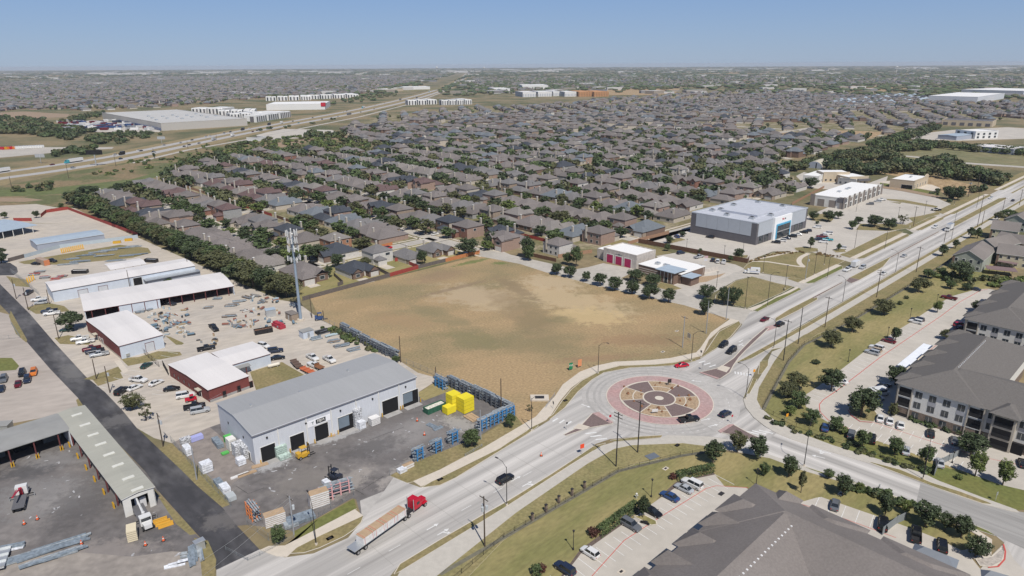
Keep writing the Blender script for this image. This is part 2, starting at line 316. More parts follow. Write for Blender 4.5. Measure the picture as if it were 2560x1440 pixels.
# splitter islands
area('splitter_island', '1410,1087 1450,1067 1480,1035 1495,1033 1531,1055 1532,1060 1477,1070 1450,1078 1415,1090', .16, M_PAVER, .3)
area('splitter_gap', '1433,1072 1447,1060 1475,1068 1460,1076', .17, M_WALK)
area('splitter_pink', '1480,1034 1497,1031 1534,1057 1524,1059', .175, M_PINK)
area('splitter_island', '1748,932 1790,922 1807,915 1834,896 1854,874 1880,848 1912,821 1922,821 1892,850 1863,878 1847,895 1835,912 1824,932 1800,948', .16, M_PAVER, .3)
area('splitter_gap', '1792,924 1804,914 1826,920 1816,932', .17, M_WALK)
area('splitter_pink', '1748,932 1752,931 1798,946 1794,949', .175, M_PINK)
area('splitter_island', '1795,1078 1822,1062 1835,1063 1875,1085 1905,1098 1870,1098 1802,1082', .16, M_PAVER, .3)
area('splitter_pink', '1795,1078 1822,1062 1836,1062 1802,1084', .175, M_PINK)
# medians on the divided part
area('median', 's243,108.6 s262,108.2 s281,108.6 s285,111.3 s260,111.4 s247,110.6', .15, M_VERGE, .3)
area('median', 's281,110.3 s312,110.6 s312,111.3 s281,111.3', .16, M_PAVER, .2)
area('median', 's318,107.3 s322,106.9 s352,107.3 s372,110.6 s372,111.4 s322,111.6 s317,109.5', .15, M_VERGE, .3)
area('median', 's314,107.5 s322,106.9 s322,111.6 s316,110.8', .16, M_PAVER, .2)
area('median', 's372,110.5 s452,110.9 s452,111.7 s372,111.4', .16, M_PAVER, .2)
area('median', 's470,108.6 s600,109 s606,110.6 s598,113.4 s470,112.8 s466,110.6', .15, M_VERGE, .3)
area('median', 's630,111 s800,111.4 s800,113 s630,112.6', .15, M_VERGE, .3)
area('median_paint', '1912,818 1948,808 1953,815 1918,828', .05, M_PINK)
# verges and sidewalks, far side of the road
area('verge', '760,1383 800,1370 860,1342 885,1325 903,1307 908,1290 860,1312 800,1340 745,1368 717,1385', .13, M_VERGE, .2)
area('sidewalk', '650,1376 672,1366 712,1365 780,1330 887,1274 908,1290 860,1312 800,1340 745,1368 717,1393 690,1391', .14, M_WALK, 0)
area('verge', '740,1352 735,1330 800,1295 885,1248 892,1272 780,1330 712,1366', .13, M_GREEN, 0)
area('verge', '975,1190 1040,1155 1200,1092 1290,1040 1307,1062 1205,1122 1162,1142 1100,1175 1033,1205 1018,1208', .13, M_VERGE, 0)
area('sidewalk', '1033,1204 1100,1175 1162,1142 1205,1122 1307,1062 1340,1042 1357,1022 1387,992 1407,962 1450,930 1490,915 1537,905 1625,901 1675,896 1740,882 1750,872 1777,832 1827,797 1848,802 1802,822 1772,850 1755,890 1740,893 1687,906 1637,911 1550,914 1500,927 1455,950 1428,970 1400,1003 1380,1035 1366,1050 1315,1077 1250,1122 1100,1196 1052,1217', .14, M_WALK, 0)
area('verge', '1055,1219 1100,1214 1140,1195 1317,1087 1346,1066 1340,1060 1315,1079 1250,1120 1100,1192', .13, M_VERGE, .2)
area('verge', '1374,1050 1412,1020 1445,980 1480,950 1510,932 1575,920 1675,915 1740,903 1738,896 1687,907 1637,912 1550,915 1500,928 1455,952 1428,975 1405,1003 1382,1037 1370,1044', .13, M_VERGE, .2)
area('verge', '1750,897 1767,875 1797,830 1847,803 1852,812 1827,842 1790,872', .13, M_VERGE, .2)
area('verge', '1885,776 1895,779 s287,119.4 2004,724 1997,720 s284,121.6 1940,742 1900,768', .13, M_GREEN, .2)
area('sidewalk', '1867,773 1905,760 1950,738 1992,717 1997,720 1975,732 1940,745 1900,768 1880,777', .14, M_WALK, 0)
for s0, s1, sg in ((300, 338, M_GREEN), (359, 432, M_VERGE), (448, 496, M_VERGE), (512, 610, M_VERGE), (640, 760, M_VERGE)):
    area('verge', [ST(s0+3, 119.6)[:2], ST(s1-3, 119.8)[:2], ST(s1, 121)[:2], ST(s1, 122.4)[:2], ST(s0, 122.4)[:2], ST(s0, 121)[:2]], .13, sg, .2)
    area('sidewalk', [ST(s0-2, 122.4)[:2], ST(s1+2, 122.4)[:2], ST(s1+2, 125)[:2], ST(s0-2, 125)[:2]], .14, M_WALK, 0)
    area('verge', [ST(s0-2, 125)[:2], ST(s1+2, 125)[:2], ST(s1+2, 131)[:2], ST(s0, 131)[:2]], .12, M_VERGE, 0)
# near side of the road
area('verge', '1000,1411 1095,1353 1207,1288 1270,1253 1375,1188 1430,1152 1482,1117 1515,1108 1500,1120 1480,1130 1430,1161 1262,1270 1000,1430 985,1436', .13, M_VERGE, .2)
area('sidewalk', '970,1440 1000,1430 1262,1270 1430,1162 1480,1130 1504,1115 1536,1106 1652,1096 1668,1089 1773,1092 1816,1099 1902,1131 2002,1163 2127,1203 2145,1210 2135,1215 2000,1175 1924,1146 1773,1117 1708,1109 1579,1114 1536,1123 1469,1160 1290,1283 1037,1440', .14, M_WALK2, 0)
area('verge', '1525,1102 1601,1092 1656,1089 1652,1095 1536,1105', .145, M_VERGE, .15)
area('verge', '1037,1440 1290,1283 1469,1160 1536,1123 1579,1114 1708,1109 1773,1117 1790,1125 1700,1140 1590,1160 1545,1178 1260,1350 1130,1440', .13, mat('dry_verge', (.285, .235, .115), var=.22, scale=1.4, col2=(.19, .18, .075), var2=.85, scale2=.14, detail=8), 0)
mb = MB(); ribbon(PX('1100,1437 1262,1344 1545,1179 1700,1141 1788,1127'), 1.0, .135, mb, mat('mowing_strip', (.16, .15, .11), var=.2, scale=1)); ribbon(PX('1908,1025 1920,1000 1971,906 2010,863 s262,88.4 s400,87.6'), 1.0, .135, mb, MATS['mowing_strip']); tag(mb.build('mowing_strip'), kind='structure')
area('sidewalk', '2145,1208 2220,1235 2300,1262 2400,1305 2430,1318 2480,1350 2478,1390 2440,1400 2390,1380 2440,1370 2455,1345 2420,1325 2300,1275 2200,1240 2135,1215', .14, M_WALK, 0)
area('verge', '2000,1164 2127,1204 2207,1232 2335,1277 2420,1307 2470,1328 2488,1341 2440,1325 2300,1268 2145,1212 2060,1187', .145, M_GREEN, .15)
# inner side, along the right
area('verge', 's197,100 s240,99.6 s700,100.8 s700,99 s240,97.6 s205,98', .13, M_VERGE, .2)
area('verge', '1900,905 1921,900 1920,915 1905,935 1895,935', .145, M_VERGE, .15)
area('verge', '1882,947 1893,948 1885,965 1874,985 1866,985', .145, M_VERGE, .15)
area('sidewalk', 's700,98.9 s240,97.5 s215,97.8 1960,868 1930,880 1905,935 1885,965 1868,985 1858,1000 1865,1020 1884,1044 1913,1067 1942,1084 1985,1101 2080,1131 2170,1158 2305,1206 2345,1223 2457,1261 2525,1278 2548,1282 2540,1275 2457,1245 2347,1203 2310,1185 2200,1150 2085,1115 1990,1080 1932,1048 1902,1020 1892,1000 1897,970 1935,905 1960,870 2010,838 s240,94.8 s700,95.5', .14, M_WALK2, 0)
area('verge', 's700,95.4 s240,94.7 2010,838 1960,872 1935,905 1897,970 1892,1000 1902,1020 1912,1030 1915,1010 1925,985 1965,920 2000,865 2045,835 s262,88.5 s700,88', .13, M_VERGE, 0)
area('verge', '2345,1222 2457,1260 2480,1262 2470,1256 2400,1230 2330,1208 2250,1175 2170,1154 2190,1163', .145, M_VERGE, .15)
area('apartment_lawn', '1915,1010 1925,985 1965,920 2003,862 2045,835 s262,88.5 s420,88 s420,60 2470,722 2440,724 2382,740 2345,760 2270,810 2170,872 2102,925 2040,970 2010,990 2015,1017 2055,1047 2100,1075 2200,1105 2300,1140 2370,1165 2440,1190 2500,1212 2560,1240 2560,1275 2540,1275 2457,1245 2347,1203 2200,1150 2085,1115 1990,1080 1932,1048 1905,1022', .05, M_LAWN)
area('green_lawn', '2440,1190 2500,1212 2560,1240 2560,1275 2540,1275 2457,1245 2347,1203 2200,1150 2110,1122 2115,1090 2220,1122 2330,1160', .06, M_GREEN)
area('lower_lawn', '1130,1440 1260,1350 1545,1178 1590,1160 1700,1140 1790,1125 1800,1128 1924,1146 2000,1175 2135,1215 2300,1268 2420,1325 2455,1350 2420,1380 2240,1340 2140,1300 2010,1275 1975,1255 1865,1220 1812,1217 1787,1187 1715,1202 1685,1222 1630,1260 1552,1315 1452,1385 1375,1440', .05, M_LAWN)
area('mulch_bed', '1640,1250 1690,1205 1785,1182 1788,1188 1715,1203 1687,1222', .06, mat('mulch', (.13, .10, .085), var=.3, scale=2))
area('mulch_bed', '1370,1440 1450,1375 1545,1305 1600,1262 1606,1270 1553,1316 1453,1386 1380,1440', .06, mat('mulch', (.13, .10, .085), var=.3, scale=2))
# apartment parking lots
area('lower_parking_lot', '1375,1440 1452,1385 1552,1315 1585,1295 1630,1260 1685,1222 1715,1202 1787,1187 1812,1217 1865,1220 1885,1232 1700,1400 1660,1440', .07, M_LOT, None)
area('car_park', '1975,1258 2005,1255 2040,1245 2053,1243 2160,1280 2225,1302 2300,1330 2350,1350 2420,1385 2500,1440 2320,1440 2050,1300', .07, M_LOT)
area('driveway', '2478,1390 2512,1357 2535,1400 2560,1440 2400,1440', .074, M_LOT)
area('right_parking_lot', '2499,728 2470,722 2440,724 2382,740 2345,760 2270,810 2170,872 2102,925 2040,970 2010,990 2015,1017 2055,1047 2100,1075 2200,1105 2300,1140 2370,1165 2440,1190 2500,1212 2560,1240 2560,1120 2300,1030 2350,900 2420,800', .07, M_LOT)
area('planting_island', '2120,1020 2165,1000 2195,1038 2185,1055 2150,1052 2125,1035', .16, M_VERGE, .3)
area('planting_island', '1585,1292 1610,1288 1640,1303 1642,1312 1628,1314 1600,1300', .16, M_LAWN, .3)
area('planting_island', '2440,1400 2480,1392 2505,1370 2512,1385 2505,1405 2480,1418 2450,1415', .16, M_ROCKBED, .3)
area('carport_slab', '2255,910 2310,862 2335,880 2285,925', .075, M_WALK)
# commercial lots on the far side
area('store_lot', '1600,606 1868,657 1875,650 1932,629 2010,627 2060,636 2130,657 2182,642 2109,633 2213,583 2262,571 2285,583 2320,560 2400,520 2330,490 2240,462 2160,480 2020,540 1700,575 1640,590', .03, M_LOT)
area('side_street', '1195,640 1300,660 1365,681 1445,702 1600,739 1710,763 1822,797 1860,812 1893,779 1868,772 1785,760 1762,745 1840,700 1880,691 1944,708 1982,716 2004,728 2035,708 2010,700 1905,684 1850,671 1790,690 1740,722 1700,720 1640,720 1560,700 1510,662 1470,668 1440,673 1390,662 1277,637 1240,621 1220,625', .034, M_STREET)
area('fire_station_yard', '1640,640 1690,632 1720,632 1790,650 1840,662 1862,672 1850,678 1750,700 1700,690', .036, M_LOT)
area('station_apron', '1440,680 1470,668 1508,658 1594,674 1560,692 1500,718 1445,702', .04, M_STREET)
area('verge', '1720,742 1745,726 1790,700 1820,690 1850,673 1815,680 1720,690 1690,702 1680,720 1710,735', .038, M_LOT)
area('gravel_bed', '1700,706 1715,696 1790,688 1815,682 1800,692 1765,705 1735,708', .045, M_GRAVEL)
area('verge', '1650,707 1680,712 1705,722 1675,728 1640,718', .13, M_VERGE, .15)
area('verge', '1790,738 1838,703 1880,692 1944,709 1982,717 1960,730 1920,748 1870,770 1830,764 1785,757', .13, M_VERGE, .2)
area('detention_basin', '1868,661 1932,632 2010,630 2060,638 2112,652 2090,664 2012,700 1905,683 1858,672', .13, M_VERGE, .2)
mb = MB(); ribbon(PX('1872,653 1920,655 1990,666 2012,668'), 1.8, .14, mb, M_WALK); ribbon(smoothl(PX('2008,667 1996,656 2000,644 2022,634')), 2.4, .144, mb, M_WALK); ribbon(smoothl(PX('1880,650 1935,641 1980,629 2005,628')), 1.6, .148, mb, M_WALK); tag(mb.build('basin_path'), kind='structure')
area('verge', '2109,634 2213,583 2240,577 2258,580 2212,605 2145,642 2125,640', .13, M_VERGE, .2)
area('verge', '1425,598 1500,612 1640,640 1680,632 1640,618 1560,600', .05, M_VERGE)
for s_ in ('1985,620 2015,617 2045,622 2045,629 2010,632 1990,627', '2080,624 2110,622 2115,630 2090,632', '2020,537 2060,535 2085,548 2075,556 2030,552', '2140,575 2150,560 2240,560 2275,563 2275,570 2225,578', '1832,640 1870,638 1868,645 1840,645', '2190,496 2290,512 2340,520 2345,516 2260,500', '2225,505 2255,507 2250,510', '2270,545 2300,540 2345,530 2350,536 2320,545 2290,560', '1660,612 1690,606 1715,600 1700,595 1670,600'):
    area('planting_island', s_, .16, M_VERGE, .25)
area('red_bank', '2200,462 2260,470 2350,490 2348,496 2255,478 2200,470', .17, M_BROWNDIRT)
area('green_bank', '2200,457 2260,465 2352,484 2348,490 2255,471 2200,464', .18, M_GREEN)
area('cream_plaza', '2190,455 2225,452 2330,462 2350,470 2345,480 2300,472 2220,463', .1, M_WALK)
area('cream_building_lot', '1990,440 2010,430 2040,440 2160,462 2220,440 2215,455 2160,480 2020,470', .04, M_LOT)
area('dry_meadow', '2160,425 2240,420 2400,455 2460,470 2380,500 2330,462 2240,440', .035, M_STRAW)
# residential ground
# open scrub to the left
area('scrub_meadow', '0,480 180,430 330,400 520,352 760,330 860,345 900,356 640,385 440,428 200,490 185,524 0,528', .01, mat('scrub_ground', (.225, .17, .095), var=.3, scale=.4, col2=(.11, .125, .05), var2=.9, scale2=.03, contrast=(.44, .56)))
area('green_meadow', '0,478 130,470 330,448 395,430 420,436 240,480 60,490 0,492', .02, mat('green_meadow', (.125, .145, .055), var=.2, scale=.2))
area('dirt_patch', '0,494 60,494 110,500 60,505 0,503', .02, M_BROWNDIRT)
area('dirt_patch', '0,517 90,510 150,520 60,527 0,526', .022, M_TANLOT)
area('dry_bank', '660,362 760,348 870,340 900,346 780,352 690,372', .03, M_BROWNDIRT)
area('park_field', '1930,333 2080,325 2215,330 2180,345 2130,352 2040,352 1945,345', .04, M_STRAW)
area('far_meadow', '2180,375 2300,365 2560,385 2560,420 2400,410 2180,388', .04, mat('pale_meadow', (.225, .195, .105), var=.2, scale=.1, col2=(.14, .15, .07), var2=.8, scale2=.02))
area('far_lot', '2270,338 2380,325 2520,318 2560,325 2560,345 2400,352 2280,348', .05, M_LOT)
area('country_road', '2235,386 2300,392 2400,405 2560,420 2560,424 2400,409 2300,395 2235,389', .05, M_STREET)
area('dry_field', '0,283 60,279 170,285 180,292 80,296 0,294', .04, M_BROWNDIRT)
area('dry_field', '810,207 900,205 1010,212 1010,217 880,213', .4, M_STRAW)
area('dry_field', '1520,222 1700,222 1690,232 1640,238 1500,238', .3, M_STRAW)
area('dry_field', '2070,215 2200,215 2290,224 2190,230 2090,226', .3, M_STRAW)
area('dry_field', '1680,181 1840,180 1850,184 1700,185', .8, M_STRAW)
area('dry_field', '60,188 250,186 280,190 90,191', .8, M_STRAW)
area('dry_field', '1000,225 1140,215 1120,222 1010,232', .3, M_GFIELD)
area('retail_lot', '640,338 700,322 830,325 850,335 760,345 660,350', .05, M_LOT)
area('truck_yard', '140,312 235,300 400,318 400,330 240,330 150,322', .05, M_LOT)
area('truck_stop', '0,372 110,368 285,368 280,372 200,376 100,385 0,400', .05, M_STREET)
# highway: two carriageways with shoulders
HW1 = PX('-120,463 0,439 150,412 300,388 450,357 600,327 750,300 900,273 1050,238 1130,212 1157,192 1165,184')
HW2 = PX('-120,478 0,454 150,427 300,401 450,368 600,336 750,308 900,282 1050,246 1132,217 1161,196 1171,184')
def smoothline(P, k=3):
    for _ in range(k):
        Q = [P[0]]
        for a, b in zip(P, P[1:]): Q += [(a[0]*.75+b[0]*.25, a[1]*.75+b[1]*.25), (a[0]*.25+b[0]*.75, a[1]*.25+b[1]*.75)]
        P = Q+[P[-1]]
    return P
HW1 = smoothline(HW1); HW2 = smoothline(HW2)
M_HWGRASS = mat('highway_grass', (.26, .205, .11), var=.15, scale=.2)
mb = MB(); ribbon([((a[0]+b[0])/2, (a[1]+b[1])/2) for a, b in zip(HW1, HW2)], 75, .05, mb, M_HWGRASS); tag(mb.build('highway_bank'), kind='structure')
M_HW = mat('highway_concrete', (.39, .375, .36), var=.05, scale=.2)
mb = MB(); ribbon(HW1, 13, .1, mb, M_HW); tag(mb.build('highway'), kind='structure')
mb = MB(); ribbon(HW2, 14, .1, mb, M_HW); tag(mb.build('highway'), kind='structure')
mb = MB(); ribbon(PX('330,408 470,375 640,345 760,320 900,292 1040,256 1120,225 1160,200'), 7, .09, mb, M_STREET); tag(mb.build('service_road'), kind='structure')
# ---------------------------------------------------------------- prototypes: lists of parts, placed as one Empty with its parts
class Proto:
    def __init__(s): s.parts = []; s.has = {}
    def add(s, name, mb, parent=-1, sm=False):
        me = bpy.data.meshes.new(name); me.from_pydata(mb.v, [], mb.f)
        for m_ in mb.mats: me.materials.append(m_)
        me.polygons.foreach_set('material_index', mb.mi); me.update()
        if sm:
            for p in me.polygons: p.use_smooth = True
        s.parts.append((name, me, parent)); return len(s.parts)-1
_mv = {}
def variant(me, sw):
    names = [m_.name for m_ in me.materials]
    hit = [(n, sw[n]) for n in names if n in sw]
    if not hit: return me
    key = (me.name, tuple((a, b.name) for a, b in hit))
    if key not in _mv:
        c = me.copy()
        for i, n in enumerate(names):
            if n in sw: c.materials[i] = sw[n]
        _mv[key] = c
    return _mv[key]
def place(pr, name, loc, rz, label, cat, group=None, scale=None, swap=None, skip=()):
    r = empty(name, loc, rz, label, cat, group)
    if scale: r.scale = scale if hasattr(scale, '__len__') else (scale,)*3
    obs = []
    for (n, me, pa) in pr.parts:
        if n in skip or (pa >= 0 and obs[pa] is None): obs.append(None); continue
        o = bpy.data.objects.new(n, variant(me, swap) if swap else me); COL.objects.link(o)
        o.parent = r if pa < 0 else obs[pa]; obs.append(o)
    return r
def single(me, name, loc, rz, label, cat, group=None, scale=None):
    o = bpy.data.objects.new(name, me); COL.objects.link(o); o.location = loc if len(loc) > 2 else (loc[0], loc[1], 0)
    o.rotation_euler = (0, 0, rz)
    if scale: o.scale = scale if hasattr(scale, '__len__') else (scale,)*3
    return tag(o, label, cat, group)
# ---------------------------------------------------------------- road markings (paint laid on the road)
mk = MB()
def line(s, wd=.13, z=.056, mt=M_WHITE): ribbon(PX(s), wd, z, mk, mt)
def dash(p, q, n, wd=.13, frac=.3, z=.056):
    for i in range(n):
        a = i/n; b = a+frac/n
        ribbon([(p[0]+(q[0]-p[0])*a, p[1]+(q[1]-p[1])*a), (p[0]+(q[0]-p[0])*b, p[1]+(q[1]-p[1])*b)], wd, z, mk, M_WHITE)
dash(ST(52, 102.2), ST(110, 102.2), 6); dash(ST(290, 115.2), ST(700, 116), 34); dash(ST(250, 103.8), ST(700, 104.2), 38)
line('1095,1352 1000,1411', .1)
def bars(p, q, n, ln, ang, wd=.55):
    a, b = G(*p), G(*q)
    for i in range(n):
        t = i/(n-1) if n > 1 else 0
        x, y = a[0]+(b[0]-a[0])*t, a[1]+(b[1]-a[1])*t
        ribbon([(x-ln/2*math.cos(ang), y-ln/2*math.sin(ang)), (x+ln/2*math.cos(ang), y+ln/2*math.sin(ang))], wd, .06, mk, M_WHITE)
bars((1388,1050), (1422,1058), 3, 2.4, R(50)); bars((1477,1083), (1503,1098), 3, 3.2, R(12)); bars((1755,905), (1781,915), 3, 3.0, R(30))
bars((1838,932), (1875,938), 6, 2.0, R(75), .45); bars((1880,1082), (1915,1080), 3, 3.6, R(-30))
def arrow(p, ang, kind='s', L=3.2):
    g = G(*p); c, s = math.cos(ang), math.sin(ang)
    T = lambda x, y: (g[0]+x*c-y*s, g[1]+x*s+y*c, .06)
    mk.poly([T(-L/2, -.14), (T(L/2-1, -.14)), T(L/2-1, .14), T(-L/2, .14)], M_WHITE)
    mk.poly([T(L/2-1, -.5), T(L/2, 0), T(L/2-1, .5)], M_WHITE)
    if kind != 's':
        k = 1 if kind == 'l' else -1
        mk.poly([T(-.3, k*.1), T(.1, k*.1), T(.6, k*.9), T(.3, k*1.0)], M_WHITE); mk.poly([T(.1, k*1.2), T(1.0, k*1.4), T(.75, k*.6)], M_WHITE)
for p, a, k_ in (((1082,1317), A0, 's'), ((1108,1330), A0, 'r'), ((1290,1197), A0, 's'), ((1318,1210), A0, 'r'), ((1795,867), R(225), 's'), ((1852,861), R(225), 'l'), ((1852,853), R(225), 's'), ((1765,1049), R(18), 's'), ((1783,1064), R(20), 's'), ((1740,953), R(160), 's'), ((1465,1015), R(-40), 's'), ((2045,1142), R(150), 's'), ((2060,1130), R(150), 'l')):
    arrow(p, a, k_)
# ring lane dashes
for i in range(26):
    a = R(200+i*6.3)
    ribbon([(RC[0]+20*math.cos(a), RC[1]+20*math.sin(a)), (RC[0]+20*math.cos(a+.035), RC[1]+20*math.sin(a+.035))], .15, .056, mk, M_WHITE)
# parking bays
def bays(p, q, n, ln, side, z, off=0, skip=()):
    a, b = Vector(G(*p)[:2]), Vector(G(*q)[:2]); d = (b-a).normalized(); nn = Vector((-d.y, d.x))*side
    for i in range(n+1):
        if i in skip: continue
        s_ = a+(b-a)*(i/n); e = s_+(nn+d*off)*ln
        ribbon([s_, e], .12, z, mk, M_WHITE)
bays((1375,1440), (1787,1187), 21, 5.4, -1, .078); bays((2045,968), (2385,740), 42, 5.4, -1, .078, -.15); bays((2012,992), (2040,970), 3, 5.4, -1, .078)
bays((2190,1050), (2440,1125), 10, 5.0, -1, .078); bays((2115,1078), (2440,1190), 16, 5.0, 1, .078); bays((2048,1244), (2220,1300), 5, 5.2, -1, .078)
bays((1935,612), (2040,572), 13, 5, -1, .04); bays((240,965), (420,880), 9, 4.5, -1, .04); bays((380,985), (440,945), 5, 4.5, -1, .04); bays((470,1035), (440,985), 4, 5, -1, .04)

def redline(s, z=.08, wd=.16): ribbon(PX(s), wd, z, mk, M_REDLINE)
redline('1440,1440 1560,1352 1640,1300 1765,1222 1790,1215 1812,1216 1870,1220'); redline('1990,1257 2050,1275 2240,1345'); redline('2470,1420 2495,1418 2511,1400 2513,1380 2508,1362', .18, .3)
redline('2470,723 2450,727 2400,755 2350,792 2200,894 2095,975 2058,1000 2048,1012 2050,1030 2070,1050 2130,1075', .08, .22)
redline('2180,1055 2300,1095 2440,1140 2560,1178'); redline('2120,1025 2128,1040 2150,1055 2180,1057', .18, .25)
redline('2180,975 2200,958'); redline('2320,880 2360,848 2410,800')
tag(mk.build('road_marking'), kind='structure')
# seams and tar lines
sm_ = MB()
for s_ in ('345,1175 310,1160', '590,1215 620,1235 660,1220', '905,1225 960,1190', '925,1100 1010,1068', '870,1215 910,1237', '690,1450 712,1440', '0,0 1,0'):
    if s_ != '0,0 1,0': ribbon(PX(s_), .1, .062, sm_, M_TARBLK)
J = mat('joint', (.25, .24, .22), var=0)
def jr(p, q, wd=.05): ribbon([p, q], wd, .055, sm_, J)
jr(ST(56, 105.5), ST(112, 105.5), .07); jr(ST(250, 104), ST(700, 104.6)); jr(ST(250, 115.4), ST(700, 116.2))
for i in range(24): c_, n_ = math.cos(i*.2618), math.sin(i*.2618); jr((RC[0]+15.9*c_, RC[1]+15.9*n_), (RC[0]+22.6*c_, RC[1]+22.6*n_))
for s in range(60, 420, 9):
    if s < 115: jr(ST(s, 97.9), ST(s, 112.5))
    elif s > 250: jr(ST(s, 100.8), ST(s, 106.5)); jr(ST(s, 112), ST(s, 119))
tag(sm_.build('pavement_joints'), kind='structure')
# plaster dust blotches on the yards
random.seed(5); dm = MB()
for (x0, y0, x1, y1, n) in ((20, 1190, 210, 1300, 16), (650, 1140, 760, 1190, 8), (760, 1060, 1080, 1200, 26), (1030, 1010, 1180, 1080, 10), (60, 1125, 180, 1165, 6), (330, 1230, 460, 1420, 5), (620, 1150, 740, 1260, 8)):
    for i in range(n):
        g = G(random.uniform(x0, x1), random.uniform(y0, y1)); r = random.uniform(.1, .5); an = random.uniform(0, 3)
        pts = []
        for k in range(9):
            t = 2*math.pi*k/9; rr = r*random.uniform(.5, 1.1); x, y = rr*math.cos(t)*1.7, rr*math.sin(t)*.6
            pts.append((g[0]+x*math.cos(an)-y*math.sin(an), g[1]+x*math.sin(an)+y*math.cos(an), .064))
        dm.poly(pts, M_DUST)
tag(dm.build('plaster_dust'), kind='stuff')
# ---------------------------------------------------------------- vehicles
M_GLASS = mat('car_glass', (.02, .025, .03), rough=.08, var=0, spec=.8)
M_TYRE = C('tyre_rubber', (.02, .02, .02)); M_RIM = mat('alloy_rim', (.45, .45, .46), rough=.35, var=0, metal=.7)
M_HL = mat('headlight_glass', (.75, .78, .8), rough=.15, var=0); M_TL = mat('taillight_red', (.35, .02, .02), rough=.3, var=0)
M_BLKP = C('black_plastic', (.025, .025, .027)); M_PAINT = mat('paint', (.5, .5, .5))
PAINT = {}
for n_, c_ in dict(white=(.72,.72,.71), black=(.012,.013,.016), silver=(.42,.44,.46), grey=(.13,.14,.155), blue=(.03,.07,.19), navy=(.02,.03,.06), maroon=(.13,.012,.02), red=(.50,.01,.03), orange=(.65,.19,.03), green=(.02,.06,.05), teal=(.05,.35,.42), tan=(.45,.36,.25), dark=(.03,.035,.05), yellow=(.6,.35,.03)).items():
    PAINT[n_] = mat('paint_'+n_, c_, rough=.25, var=0, metal=.1, spec=.6)
def loft(mb, sec, mt):
    # sec: list of (x, [(y,z) half profile bottom->top]) ; mirrored, closed
    rings = []
    for x, hp in sec:
        full = [(x, y, z) for y, z in hp]+[(x, -y, z) for y, z in reversed(hp)]
        rings.append(full)
    n = len(rings[0]); k = len(mb.v)
    for r_ in rings: mb.v += r_
    i0 = mb.m(mt)
    for a in range(len(rings)-1):
        for i in range(n):
            j = (i+1) % n
            mb.f.append((k+a*n+i, k+a*n+j, k+(a+1)*n+j, k+(a+1)*n+i)); mb.mi.append(i0)
    mb.f.append(tuple(range(k+n-1, k-1, -1))); mb.mi.append(i0)
    mb.f.append(tuple(range(k+(len(rings)-1)*n, k+len(rings)*n))); mb.mi.append(i0)
def wheels(P, xs, r, hw, wd=.22):
    for x in xs:
        for s_ in (1, -1):
            mb = MB(); mb.tube((x, s_*(hw-wd), r), (x, s_*hw, r), r, M_TYRE, n=14)
            i = P.add('wheel', mb)
            mb = MB(); mb.tube((x, s_*(hw-.01), r), (x, s_*(hw+.012), r), r*.62, M_RIM, n=10); P.add('rim', mb, i)
def lights(P, xf, xr, hw, zf, zr, w_=.3, hz=.12):
    for s_ in (1, -1):
        mb = MB(); mb.box(xf-.12, xf+.02, s_*hw-(w_ if s_ > 0 else 0), s_*hw+(w_ if s_ < 0 else 0), zf, zf+hz, M_HL); P.add('headlight', mb)
    for s_ in (1, -1):
        mb = MB(); mb.box(xr-.02, xr+.1, s_*hw-(w_*.8 if s_ > 0 else 0), s_*hw+(w_*.8 if s_ < 0 else 0), zr, zr+hz*1.4, M_TL); P.add('taillight', mb)
def car(L, W, Hh, hood, belt, cab, roof, hoodx, trunkx, wr=.33, simple=False):
    P = Proto(); h = L/2; w_ = W/2; mb = MB()
    def sec(x, wf, zb, zt): return (x, [(w_*wf*.88, zb), (w_*wf, zb+.18), (w_*wf, zt-.18), (w_*wf*.93, zt-.05), (w_*wf*.72, zt)])
    loft(mb, [sec(h, .72, .35, hood-.18), sec(h-.15, .88, .25, hood-.1), sec(h-.6, .98, .2, hood), sec(hoodx, 1, .2, belt), sec(trunkx, 1, .2, belt+.02), sec(-h+.35, .97, .22, belt-.02 if trunkx > -h+.5 else belt), sec(-h+.08, .88, .28, belt-.12), sec(-h, .78, .4, belt-.2)], M_PAINT)
    # roof panel
    rx0, rx1 = roof; cx0, cx1 = cab
    mb.prism([(rx0, -w_*.70), (rx1, -w_*.68), (rx1+.02, 0), (rx1, w_*.68), (rx0, w_*.70)], Hh-.07, Hh, M_PAINT)
    # pillars
    for s_ in (1, -1):
        mb.tube((cx1-.05, s_*w_*.86, belt-.03), (rx1, s_*w_*.69, Hh-.04), .035, M_PAINT, n=4)
        mb.tube((cx0+.05, s_*w_*.86, belt-.03), (rx0, s_*w_*.71, Hh-.04), .05, M_PAINT, n=4)
        xm = (rx0+rx1)/2; mb.tube((xm, s_*w_*.92, belt-.03), (xm, s_*w_*.71, Hh-.04), .035, M_PAINT, n=4)
    b = P.add('body', mb, sm=False)
    g = MB(); k = len(g.v)
    g.v += [(cx0, -w_*.88, belt-.04), (cx1, -w_*.84, belt-.04), (cx1, w_*.84, belt-.04), (cx0, w_*.88, belt-.04), (rx0, -w_*.70, Hh-.05), (rx1, -w_*.68, Hh-.05), (rx1, w_*.68, Hh-.05), (rx0, w_*.70, Hh-.05)]
    i0 = g.m(M_GLASS)
    for f in ((0, 1, 5, 4), (1, 2, 6, 5), (2, 3, 7, 6), (3, 0, 4, 7), (4, 5, 6, 7)): g.f.append(f); g.mi.append(i0)
    P.add('window_glass', g)
    wheels(P, (h-.85, -h+.9), wr, w_*1.0); lights(P, h-.03, -h+.01, w_*.82, hood-.38, belt-.32)
    for s_ in (1, -1):
        mb = MB(); mb.box(cx1-.35, cx1-.2, s_*w_+(-.02 if s_ > 0 else -.16), s_*w_+(.16 if s_ > 0 else .02), belt-.02, belt+.12, M_PAINT); P.add('mirror', mb)
    return P
V = {}
